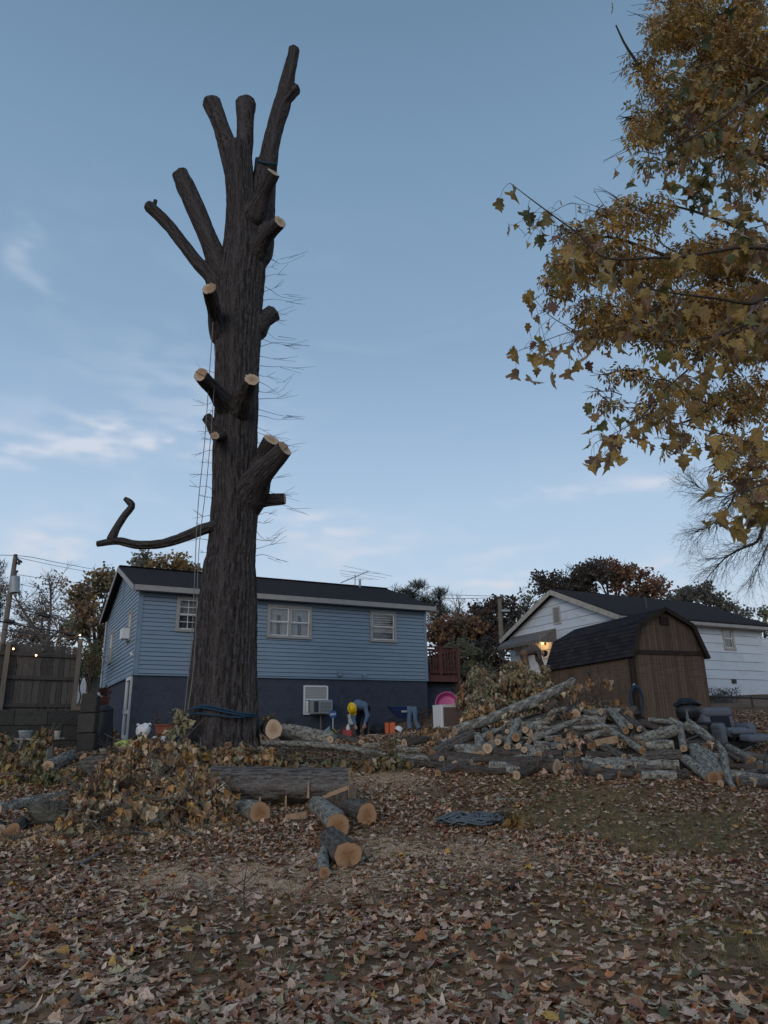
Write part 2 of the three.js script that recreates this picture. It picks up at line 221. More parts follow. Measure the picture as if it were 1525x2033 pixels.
/* ---------- naming ---------- */
const used = {};
function numbered(n) { const k = used[n] = (used[n] ?? -1) + 1; return k ? n + '_' + String(k).padStart(3, '0') : n; }
function tag(o, label, category, group, kind) { if (label) o.userData.label = label; if (category) o.userData.category = category; if (group) o.userData.group = group; if (kind) o.userData.kind = kind; return o; }
function thing(name, label, category, pos = V(0, 0, 0), turn = 0, group) { const o = new THREE.Group(); o.name = numbered(name); o.position.copy(pos); o.rotation.y = turn; scene.add(o); return tag(o, label, category, group); }
function obj(name, geos, m, parent, label) { const g = Array.isArray(geos) ? merge(geos) : geos; const o = new THREE.Mesh(g, m); o.name = parent ? name : numbered(name); o.castShadow = o.receiveShadow = true; (parent || scene).add(o); if (label) o.userData.label = label; return o; }
function inst(name, geo, mat, mats, cols, parent, kind = 'stuff') { const o = new THREE.InstancedMesh(geo, mat, mats.length); o.name = parent ? name : numbered(name); mats.forEach((m, i) => o.setMatrixAt(i, m)); if (cols) cols.forEach((c, i) => o.setColorAt(i, c)); o.castShadow = o.receiveShadow = true; o.userData.kind = kind; (parent || scene).add(o); return o; }
const local = (root, geo) => geo.applyMatrix4(new THREE.Matrix4().makeTranslation(-root.position.x, -root.position.y, -root.position.z));

/* ---------- terrain ---------- */
const ctrl = [[762, 2033, 5], [0, 2033, 5], [1525, 2033, 5], [0, 1760, 9], [762, 1760, 9], [1525, 1760, 9], [0, 1650, 12], [762, 1650, 12], [1525, 1655, 12], [100, 1580, 15], [762, 1580, 15], [1525, 1585, 14.3], [762, 1528, 17], [100, 1530, 17], [1525, 1545, 16.5], [440, 1492, 17.5], [40, 1492, 20], [250, 1476, 23], [700, 1464, 23.5], [850, 1446, 26], [1000, 1432, 22], [1268, 1437, 22], [1405, 1432, 23], [1525, 1402, 28], [1450, 1394, 31], [1250, 1380, 33], [1010, 1332, 37], [200, 1412, 30], [170, 1396, 48], [900, 1345, 42], [-200, 1440, 30], [1800, 1400, 30]].map(([x, y, d]) => { const p = P(x, y, d); return [p.x, p.z, p.y]; }).concat([[0, -1, 0], [-9, 1, 0], [9, 1, 0], [0, 8, 0], [-14, -10, .1], [16, -10, .15], [-22, -20, 1.2], [24, -20, 1.4]]);
const tps = (() => {
  const n = ctrl.length, N = n + 3, A = [], U = (r2) => r2 < 1e-9 ? 0 : .5 * r2 * Math.log(r2);
  for (let i = 0; i < N; i++) { A.push(new Float64Array(N + 1)); }
  for (let i = 0; i < n; i++) { for (let j = 0; j < n; j++) A[i][j] = U((ctrl[i][0] - ctrl[j][0]) ** 2 + (ctrl[i][1] - ctrl[j][1]) ** 2) + (i === j ? 3 : 0); A[i][n] = A[n][i] = 1; A[i][n + 1] = A[n + 1][i] = ctrl[i][0]; A[i][n + 2] = A[n + 2][i] = ctrl[i][1]; A[i][N] = ctrl[i][2]; }
  for (let c = 0; c < N; c++) { let p = c; for (let r = c + 1; r < N; r++) if (Math.abs(A[r][c]) > Math.abs(A[p][c])) p = r;[A[c], A[p]] = [A[p], A[c]]; for (let r = 0; r < N; r++) if (r !== c) { const f = A[r][c] / A[c][c]; if (f) for (let k = c; k <= N; k++) A[r][k] -= f * A[c][k]; } }
  const w = A.map((r, i) => r[N] / r[i]);
  return (x, z) => { let v = w[n] + w[n + 1] * x + w[n + 2] * z; for (let i = 0; i < n; i++) v += w[i] * U((x - ctrl[i][0]) ** 2 + (z - ctrl[i][1]) ** 2); return v; };
})();
const farY = (x, z) => 3.6 + .6 * Math.sin(x * .02 + 1) + .5 * Math.sin(z * .017);
function ground(x, z) { const t = Math.max(smooth(44, 62, -z), smooth(3, 16, z), smooth(26, 40, Math.abs(x))); let y = t < 1 ? clamp(tps(x, z), -.6, 5) : 0; const f = z > -4 ? 0 : farY(x, z); y = lerp(y, f, t); return y + .05 * (fbm(x * .7 + 40, z * .7, 3, 7) - .5); }
const GRID = {}; const gh = (x, z) => { const s = .25, i = Math.floor(x / s), j = Math.floor(z / s), g = (a, b) => { const k = a * 100003 + b; return GRID[k] ??= ground(a * s, b * s); }; const fx = x / s - i, fz = z / s - j; return lerp(lerp(g(i, j), g(i + 1, j), fx), lerp(g(i, j + 1), g(i + 1, j + 1), fx), fz); };
function G(px, py, lim = 60) { let d0 = 2; for (let d = 2; d < lim; d += .1) { const p = P(px, py, d); if (p.y < gh(p.x, p.z)) break; d0 = d; } for (let k = 0, s = .05; k < 8; k++, s /= 2) { const p = P(px, py, d0 + s); if (p.y > gh(p.x, p.z)) d0 += s; } const p = P(px, py, d0); p.y = gh(p.x, p.z); return p; }
const grassy = (x, z) => smooth(.2, .75, smooth(.4, 3.2, x) * smooth(-9.2, -11.2, z) * smooth(-18, -15.5, z) + .9 * (fbm(x * .35 + 3, z * .35, 3, 301) - .56) * 2.2);
const dusty = (x, z) => { let m = 0; for (const [px, py, r] of DUST) m += Math.exp(-(((x - px) / r) ** 2 + ((z - py) / (r * .9)) ** 2)); return clamp(m * (.3 + 1.3 * smooth(.35, .65, fbm(x * 1.6, z * 1.6, 4, 311)))); };
const DUST = [[660, 1538, 1.4], [760, 1545, 1.0], [500, 1738, .9], [640, 1745, .8], [740, 1690, 1.0], [350, 1738, .7], [900, 1700, 1.1]].map(([a, b, r]) => { const p = G(a, b); return [p.x, p.z, r]; });
(function makeGround() {
  const axis = (lo, hi, far0, far1) => { const a = []; for (let v = far0; v < lo; v = v + Math.max(1.2, (lo - v) * .18)) a.push(v); for (let v = lo; v < hi; v += .22) a.push(v); let v = hi; while (v < far1) { a.push(v); v += Math.max(1.2, (v - hi) * .2 + .5); } a.push(far1); return a; };
  const xs = axis(-15, 19, -420, 420), zs = axis(-36, -1, -480, 130), pos = [], col = [], uv = [], idx = [];
  for (const z of zs) for (const x of xs) {
    pos.push(x, ground(x, z), z); uv.push(x / 2.2, z / 2.2);
    const g = grassy(x, z), d = dusty(x, z), n = fbm(x * .9, z * .9, 4, 303); let c = mix3([.27, .155, .092], [.18, .108, .066], smooth(.35, .65, n)); c = mix3(c, [.165, .125, .07], g * .9); c = mix3(c, [.36, .255, .185], d * .85); if (z < -30) c = mix3(c, [.06, .062, .03], smooth(-30, -40, z)); col.push(...c);
  }
  const w = xs.length; for (let j = 0; j < zs.length - 1; j++) for (let i = 0; i < w - 1; i++) { const a = j * w + i; idx.push(a, a + w, a + 1, a + 1, a + w, a + w + 1); }
  const g = new THREE.BufferGeometry(); g.setAttribute('position', new THREE.Float32BufferAttribute(pos, 3)); g.setAttribute('uv', new THREE.Float32BufferAttribute(uv, 2)); g.setAttribute('color', new THREE.Float32BufferAttribute(col, 3)); g.setIndex(idx); g.computeVertexNormals();
  tag(obj('ground', g, M.ground), null, null, null, 'structure');
})();

/* ---------- buildings ---------- */
// one wall of lapped boards: outline given by left(v), right(v); every course is a board of its own
function lapWall(parent, m, left, right, v0, v1, ex, mats, holes = [], breaks = [], proud = .018, seed = 1, gap = .015) {
  const r = RNG(seed);
  for (let b = v0, i = 0; b < v1 - 1e-4; b += ex, i++) {
    const top = Math.min(b + ex, v1), cuts = [b + gap, ...holes.flatMap((h) => [h[2], h[3]]).concat(breaks).filter((v) => v > b + gap + 1e-4 && v < top - 1e-4), top].sort((p, q) => p - q), parts = new Map(), Z = (v) => .004 + proud * (1 - (v - b) / ex), wob = (r() - .5) * .004;
    for (let k = 0; k < cuts.length - 1; k++) {
      const a = cuts[k], c = cuts[k + 1], mid = (a + c) / 2; let spans = [[left(a), right(a), left(c), right(c)]];
      for (const h of holes) if (mid > h[2] && mid < h[3]) spans = spans.flatMap((s) => { if (h[1] <= Math.min(s[0], s[2]) || h[0] >= Math.max(s[1], s[3])) return [s]; const o = []; if (h[0] > s[0]) o.push([s[0], h[0], s[2], h[0]]); if (h[1] < s[1]) o.push([h[1], s[1], h[1], s[3]]); return o; });
      for (const [l0, r0, l1, r1] of spans) {
        if (r0 - l0 < .01 && r1 - l1 < .01) continue; const za = Z(a) + wob, zc = Z(c) + wob, key = holes.filter((h) => h[1] <= Math.min(l0, l1) + 1e-4).length; let q = parts.get(key); if (!q) parts.set(key, q = []);
        const A = V(l0, a, za), B = V(r0, a, za), C = V(r1, c, zc), D = V(l1, c, zc), A0 = V(l0, a, -.012), B0 = V(r0, a, -.012), C0 = V(r1, c, -.012), D0 = V(l1, c, -.012);
        q.push([A, B, C, D], [A0, B0, B, A], [A0, A, D, D0], [B, B0, C0, C]);
      }
    }
    const whole = cuts.slice(0, -1).some((a, k) => !holes.some((h) => (a + cuts[k + 1]) / 2 > h[2] && (a + cuts[k + 1]) / 2 < h[3])), lists = whole ? [[...parts.values()].flat()] : [...parts.values()];
    const seams = []; if (whole && cuts.length === 2) { const [A] = lists[0] ?? [], u0 = left(b + gap), u1 = right(b + gap), u2 = left(top), u3 = right(top); for (let u = u0 + 1.2 + r() * 3.6; u < u1 - .8; u += 3.66) if (u < u3 - .1 && u > u2 + .1) seams.push(u); }
    if (seams.length) { const a = cuts[0], za = Z(a) + wob, zc = Z(top) + wob, us = [[left(a), left(top)], ...seams.flatMap((u) => [[u, u], [u + .004, u + .004]]), [right(a), right(top)]]; lists.length = 0; for (let k = 0; k < us.length; k += 2) { const [l0, l1] = us[k], [r0, r1] = us[k + 1], dz = (k / 2 % 2) * .0025, A = V(l0, a, za + dz), B = V(r0, a, za + dz), C = V(r1, top, zc + dz), D = V(l1, top, zc + dz); lists.push([[A, B, C, D], [V(l0, a, -.012), V(r0, a, -.012), B, A], [V(l0, a, -.012), A, D, V(l1, top, -.012)], [B, V(r0, a, -.012), V(r1, top, -.012), C]]); } }
    for (const q of lists) if (q.length) { const g = quadG(q); g.applyMatrix4(m); const uv = g.attributes.uv, du = r() * 5, dv = r() * 5; for (let k = 0; k < uv.count; k++) uv.setXY(k, uv.getX(k) * .35 + du, uv.getY(k) + dv); obj('siding_board', g, pick(mats, r), parent); }
  }
}
// window: casing > sashes with panes, muntins, what hangs behind
function makeWindow(parent, m, u, v, w, h, o = {}) {
  const c = o.casing ?? .085, mat = o.mat || M.cream, bx = (sx, sy, sz, x, y, z) => box(sx, sy, sz, u + x, v + y, z, m), zf = o.out ?? .028;
  const win = obj('window', [bx(w, c, .05, w / 2, h - c / 2, zf), bx(w + .04, c, .07, w / 2, c / 2, zf + .01), bx(c, h - 2 * c, .05, c / 2, h / 2, zf), bx(c, h - 2 * c, .05, w - c / 2, h / 2, zf)], mat, parent);
  const n = o.units || 1, mull = .07, iw = (w - 2 * c - (n - 1) * mull) / n, ih = h - 2 * c, s = .038;
  for (let i = 0; i < n; i++) {
    const x0 = c + i * (iw + mull); if (i) obj('mullion', bx(mull, ih, .045, x0 - mull / 2, c + ih / 2, zf - .004), mat, win);
    for (let k = 0; k < 2; k++) {   // upper sash outside, lower sash inside
      const y0 = c + (k ? ih / 2 - .015 : 0), sh = ih / 2 + (k ? .015 : 0), z = k ? .004 : -.024;
      const sash = obj('sash', [bx(iw, s, .026, x0 + iw / 2, y0 + s / 2, z), bx(iw, s, .026, x0 + iw / 2, y0 + sh - s / 2, z), bx(s, sh - 2 * s, .026, x0 + s / 2, y0 + sh / 2, z), bx(s, sh - 2 * s, .026, x0 + iw - s / 2, y0 + sh / 2, z)], o.sash || M.white, win);
      obj('pane', bx(iw - 2 * s, sh - 2 * s, .004, x0 + iw / 2, y0 + sh / 2, z - .004), M.glass, win);
      if (o.grid) obj('muntin', [bx(.018, sh - 2 * s, .012, x0 + iw / 2, y0 + sh / 2, z + .006), bx(iw - 2 * s, .018, .010, x0 + iw / 2, y0 + sh / 2, z + .006)], o.sash || M.white, win);
    }
    const cw = (a, b, lo, hi, z, k, am) => { const q = [], N = 16; for (let j = 0; j < N; j++) { const xa = lerp(a, b, j / N), xb = lerp(a, b, (j + 1) / N), za = z + am * Math.sin(j * k), zb = z + am * Math.sin((j + 1) * k); q.push([V(u + xa, v + lo, za), V(u + xb, v + lo, zb), V(u + xb, v + hi, zb), V(u + xa, v + hi, za)]); } const g = quadG(q); g.applyMatrix4(m); return g; };
    if (o.curtain === 'lace') { obj('curtain', cw(x0 + .02, x0 + iw * .44, c + .02, c + ih, -.09, 1.9, .018), M.lace, win); obj('curtain', cw(x0 + iw * .62, x0 + iw - .02, c + .02, c + ih, -.09, 1.7, .018), M.lace, win); obj('valance', cw(x0, x0 + iw, c + ih * .74, c + ih, -.075, 1.3, .012), M.curtain, win); }
    if (o.curtain === 'half') { obj('curtain', cw(x0, x0 + iw, c + ih * .5, c + ih, -.09, 1.2, .012), M.curtain, win); obj('curtain', cw(x0, x0 + iw, c, c + ih * .5, -.1, 1.4, .02), M.darkCloth, win); }
    if (o.curtain === 'blind') for (let j = 0; j < 9; j++) obj('blind_slat', bx(iw - .03, .05, .004, x0 + iw / 2, c + ih - .05 - j * .085 + (j > 5 ? .02 * (j - 5) : 0), -.085), M.blind, win);
  }
  return win;
}
const TH = 28 * Math.PI / 180;

/* blue house */
const BH = { L: 10.59, W: 7.2, base: 1.3, top: 5.12, sid: 2.4, rise: 1.3 };   // heights above the group's origin
const house = thing('blue_house', 'one storey house with pale blue siding over a dark basement, behind the cut tree', 'house', V(-7.83, 3.7 - BH.sid, -23), TH);
const hM = frameM(V(0, 0, 0), V(1, 0, 0), V(0, 0, 1)), gM = frameM(V(0, 0, -BH.W), V(0, 0, 1), V(-1, 0, 0));       // front wall, left gable wall (u runs towards the front corner)
const hAt = (px, py, d0 = 22, d1 = 32) => { let best = null, bd = 9; for (let d = d0; d < d1; d += .02) { const q = house.worldToLocal(P(px, py, d)); if (Math.abs(q.z) < bd) { bd = Math.abs(q.z); best = q; } } return best; };
house.updateMatrixWorld(true);
const rectF = (x0, y0, x1, y1) => { const a = hAt(x0, y0), b = hAt(x1, y0), c = hAt(x0, y1); return [a.x, c.y, b.x - a.x, a.y - c.y]; };
const wA = rectF(352, 1184, 399, 1254), wB = rectF(531, 1200, 619, 1266), wC = rectF(734, 1212, 785, 1274), wD = rectF(603, 1361, 651, 1419);
const holeOf = ([u, v, w, h], c = .06) => [u + c, u + w - c, v + c, v + h - c];
lapWall(house, hM, () => .09, () => BH.L - .09, BH.sid, BH.top, .134, M.siding, [wA, wB, wC].map((w) => holeOf(w)), [], .018, 5);
const gw1 = [5.45, 3.55, .62, 1.05], gw2 = [1.35, 3.2, .78, 1.25];
lapWall(house, gM, (v) => v < BH.top ? .09 : (v - BH.top) / BH.rise * BH.W / 2, (v) => v < BH.top ? BH.W - .09 : BH.W - (v - BH.top) / BH.rise * BH.W / 2, BH.sid, BH.top + BH.rise - .02, .134, M.siding, [holeOf(gw1), holeOf(gw2)], [BH.top], .018, 6);
const ext = (poly, z0, z1, m) => prism(poly, z0, z1, m);
obj('wall', [box(BH.L - .3, BH.top - BH.sid, .05, BH.L / 2, (BH.top + BH.sid) / 2, -.17), ext([[.15, BH.sid], [BH.W - .15, BH.sid], [BH.W - .15, BH.top - .02], [BH.W / 2, BH.top + BH.rise - .1], [.15, BH.top - .02]], -.22, -.17, gM), box(BH.L, BH.top - BH.sid, .1, BH.L / 2, (BH.top + BH.sid) / 2, -BH.W + .06), ext([[.02, BH.sid], [BH.W - .02, BH.sid], [BH.W - .02, BH.top], [BH.W / 2, BH.top + BH.rise - .03], [.02, BH.top]], -.1, 0, frameM(V(BH.L, 0, 0), V(0, 0, -1), V(1, 0, 0)))], M.interior, house);
for (const [x, z] of [[0, 0], [BH.L, 0], [0, -BH.W], [BH.L, -BH.W]]) obj('corner_board', [box(.11, BH.top - BH.sid, .035, x + (x ? -.055 : .055), (BH.top + BH.sid) / 2, z + (z ? -.012 : .012)), box(.035, BH.top - BH.sid, .11, x + (x ? .012 : -.012), (BH.top + BH.sid) / 2, z + (z ? .055 : -.055) - (z ? -.02 : .02))], M.corner, house);
obj('foundation', [box(BH.L - .06, BH.sid, BH.W - .06, BH.L / 2, BH.sid / 2 - .02, -BH.W / 2)], M.stucco, house);
obj('trim', [box(BH.L + .02, .05, .05, BH.L / 2, BH.sid - .028, .004), box(.05, .05, BH.W, -.012, BH.sid - .028, -BH.W / 2 - .03)], M.corner, house);
{ // roof: two slopes with a front overhang, fascia, rake boards
  const oh = .34, og = .26, sl = BH.rise / (BH.W / 2), t = .10, y0 = BH.top + .03, rid = BH.W / 2, X0 = -og, X1 = BH.L + og;
  const F = (x, s) => V(x, y0 - oh * sl, s > 0 ? oh : -BH.W - oh), R = (x) => V(x, y0 + BH.rise, -rid), up = (p) => p.clone().setY(p.y + t);
  const q = []; for (const s of [1, -1]) { const a = F(X0, s), b = F(X1, s), c = R(X1), d = R(X0); q.push(s > 0 ? [up(a), up(b), up(c), up(d)] : [up(b), up(a), up(d), up(c)], [b, a, d, c], [a, b, up(b), up(a)], [d, a, up(a), up(d)], [b, c, up(c), up(b)]); }
  const rf = obj('roof', quadG(q), M.roof, house);
  { const cap_ = []; for (let x = X0 + .15; x < X1; x += .3) cap_.push(box(.29, .02, .28, x, y0 + BH.rise + t + .0, -rid + .005, undefined)); obj('ridge_cap', cap_, M.roof, rf); }
  obj('fascia', box(X1 - X0 - .02, .17, .03, (X0 + X1) / 2, y0 - oh * sl + .005, oh + .018), M.cream, house);
  for (const X of [X0 - .016, X1 + .016]) { const a = V(X, y0 - oh * sl - .02, oh), b = V(X, y0 + BH.rise - .02, -rid), c = V(X, y0 - oh * sl - .02, -BH.W - oh); obj('rake_board', [bar(a, b, .03, .16), bar(c, b, .03, .16)], M.cream, house); }
  obj('soffit', box(BH.L + .3, .015, oh - .03, BH.L / 2, y0 - oh * sl - .06, oh / 2 - .01), M.siding[0], house);
  obj('vent_pipe', [cyl(V(8.55, y0 + .9, -1.55), V(8.55, y0 + 1.22, -1.55), .045, 10)], M.galv, house);
  const dl = obj('gutter_spout', [cyl(V(-.06, BH.sid - .35, -BH.W + .1), V(-.06, BH.top - .1, -BH.W + .1), .04, 8), cyl(V(-.06, BH.sid - .35, -BH.W + .1), V(-.28, BH.sid - .9, -BH.W + .25), .05, 8)], M.galv, house);
}
makeWindow(house, hM, ...wA, { grid: true, curtain: 'half' }); makeWindow(house, hM, ...wB, { units: 2, curtain: 'lace' }); makeWindow(house, hM, ...wC, { curtain: 'blind' });
{ const a = makeWindow(house, gM, ...gw1, { casing: .07 }); a.userData.label = 'narrow gable window with a small white air conditioner'; const b = makeWindow(house, gM, ...gw2, { casing: .07, curtain: 'half' });
  obj('air_conditioner', [box(.46, .34, .26, gw1[0] + .31, gw1[1] + .24, .15, gM)], M.plasticWhite, a);
  const lv = obj('gable_vent', [box(.36, .05, .03, BH.W / 2, 5.92, .03, gM), box(.36, .05, .03, BH.W / 2, 5.32, .03, gM), box(.05, .55, .03, BH.W / 2 - .155, 5.62, .03, gM), box(.05, .55, .03, BH.W / 2 + .155, 5.62, .03, gM)], M.corner, house); for (let i = 0; i < 6; i++) obj('louvre', box(.26, .06, .012, BH.W / 2, 5.39 + i * .09, .03, gM), M.corner, lv);
  obj('outlet_box', [box(.16, .06, .06, 6.75, BH.sid + .62, .04, gM), box(.06, .1, .05, 6.68, BH.sid + .66, .05, gM)], M.plasticWhite, house); }
for (const [x, y] of [[673, 1338], [722, 1343]]) { const q = hAt(x, y); const v = obj('dryer_vent', [box(.17, .17, .03, q.x, q.y, .035), box(.13, .1, .08, q.x, q.y + .02, .07)], M.corner, house); obj('flap', box(.12, .09, .006, q.x, q.y - .035, .10), M.corner, v); }
{ // basement window with its air conditioner
  const [u, v, w, h] = wD, win = obj('window', [box(w, .05, .06, u + w / 2, v + h - .025, .0), box(w, .05, .06, u + w / 2, v + .025, 0), box(.05, h - .1, .06, u + .025, v + h / 2, 0), box(.05, h - .1, .06, u + w - .025, v + h / 2, 0), box(w - .1, .04, .05, u + w / 2, v + h * .52, 0)], M.white, house, 'basement window with blinds');
  obj('backing', box(w - .1, h - .1, .01, u + w / 2, v + h / 2, -.024), M.darkCloth, win); for (let i = 0; i < 9; i++) obj('blind_slat', box(w - .12, .042, .006, u + w / 2, v + h * .57 + i * .052, -.012), M.blind, win); obj('pane', box(w - .1, h * .44, .004, u + w / 2, v + h * .76, .004), M.glass, win);
  const ac = obj('air_conditioner', [rbox(.66, .46, .5, .02, u + w * .60, v + .24, .24)], M.galv, win); obj('grille', [box(.16, .36, .012, u + w * .3, v + .24, .497), ...[...Array(8)].map((_, i) => box(.4, .012, .01, u + w * .68, v + .08 + i * .045, .496))], M.darkMetal, ac); obj('side_panel', box(.1, .4, .02, u + .12, v + .26, .02), M.plasticWhite, win); obj('support_leg', cyl(V(u + w * .62, -.3, .2), V(u + w * .62, v + .01, .2), .03, 8), M.pole, win);
}
{ // storm door on the gable side near the corner
  const u = 6.02, w = .92, top = BH.sid - .06, bot = .32, d = obj('door', [box(.09, top - bot, .06, u + .045, (top + bot) / 2, .01, gM), box(.09, top - bot, .06, u + w - .045, (top + bot) / 2, .01, gM), box(w - .18, .1, .06, u + w / 2, top - .05, .01, gM), box(w - .18, .26, .05, u + w / 2, bot + .13, .008, gM), box(w - .18, .1, .05, u + w / 2, bot + .95, .008, gM)], M.white, house, 'white storm door');
  obj('pane', [box(w - .18, top - bot - .36, .008, u + w / 2, (top + bot) / 2 + .08, -.002, gM)], M.glass, d); obj('door_backing', box(w - .16, top - bot - .3, .01, u + w / 2, (top + bot) / 2 + .05, -.02, gM), M.interior, d); obj('handle', [box(.03, .14, .05, u + .13, bot + .98, .06, gM)], M.metal, d);
}
/* deck beside the house */
{ const dk = thing('wooden_deck', 'dark red wooden deck with railing at the right end of the blue house', 'deck', house.localToWorld(V(BH.L + .02, 0, -.35)), TH), fl = 2.62, rl = 3.62, w = 1.62, dp = 3;
  for (let i = 0; i < 12; i++) obj('floor_board', box(.128, .04, dp, .07 + i * .135, fl - .02, -dp / 2), M.deck, dk);
  obj('joist', [box(w, .2, .05, w / 2, fl - .145, -.03), box(w, .2, .05, w / 2, fl - .145, -dp + .03), box(.05, .2, dp - .12, w - .03, fl - .145, -dp / 2)], M.deck, dk);
  for (const [x, z, b] of [[w - .02, -.02, -.1], [w - .02, -dp, -.1], [.06, -.02, fl], [.78, -.02, fl]]) obj('post', box(.1, rl + .08 - b, .1, x, (rl + .08 + b) / 2, z), M.deck, dk);
  for (const g of [box(w + .1, .04, .14, w / 2, rl + .06, -.03), box(w, .09, .04, w / 2, rl - .06, -.03), box(w, .09, .04, w / 2, fl + .12, -.03), box(.14, .04, dp, w - .02, rl + .103, -dp / 2), box(.04, .09, dp, w - .02, rl - .06, -dp / 2), box(.04, .09, dp, w - .02, fl + .12, -dp / 2)]) obj('rail', g, M.deck, dk);
  for (let i = 0; i < 11; i++) obj('baluster', box(.036, rl - fl - .1, .036, .16 + i * .135, (rl + fl) / 2 + .02, .012), M.deck, dk); for (let i = 0; i < 18; i++) obj('baluster', box(.036, rl - fl - .1, .036, w + .025, (rl + fl) / 2 + .02, -.25 - i * .15), M.deck, dk);
  const bw = thing('block_wall', 'grey painted low wall with a dark cap under the red deck', 'wall', dk.localToWorld(V(0, 0, -.5)), TH); dk.updateMatrixWorld(true); obj('wall', box(1.5, fl - .42, .2, .76, (fl - .42) / 2, 0), M.stucco, bw); obj('cap', box(1.54, .14, .26, .77, fl - .345, 0), M.stucco, bw); }
/* television aerial on the ridge */
{ const d = 30.3, A = (x, y, k = 0) => P(x, y, d + k), a = thing('television_aerial', 'thin metal television aerial with long rods on the blue house roof', 'aerial', P(705, 1166, d)), L = (p, q, r) => local(a, cyl(p, q, r, 6));
  obj('mast', L(A(705, 1172), A(705, 1140), .016), M.darkMetal, a); obj('boom', L(A(677, 1157, -.4), A(732, 1134, .4), .016), M.darkMetal, a);
  for (const [x0, y0, x1, y1, k] of [[681, 1123, 779, 1144, .3], [675, 1132, 767, 1148, .1], [675, 1138, 752, 1151, 0], [678, 1143, 740, 1151, -.15], [688, 1149, 722, 1151, -.3], [694, 1135, 755, 1139, .2]]) obj('rod', L(A(x0, y0, k), A(x1, y1, k), .007), M.metal, a); }

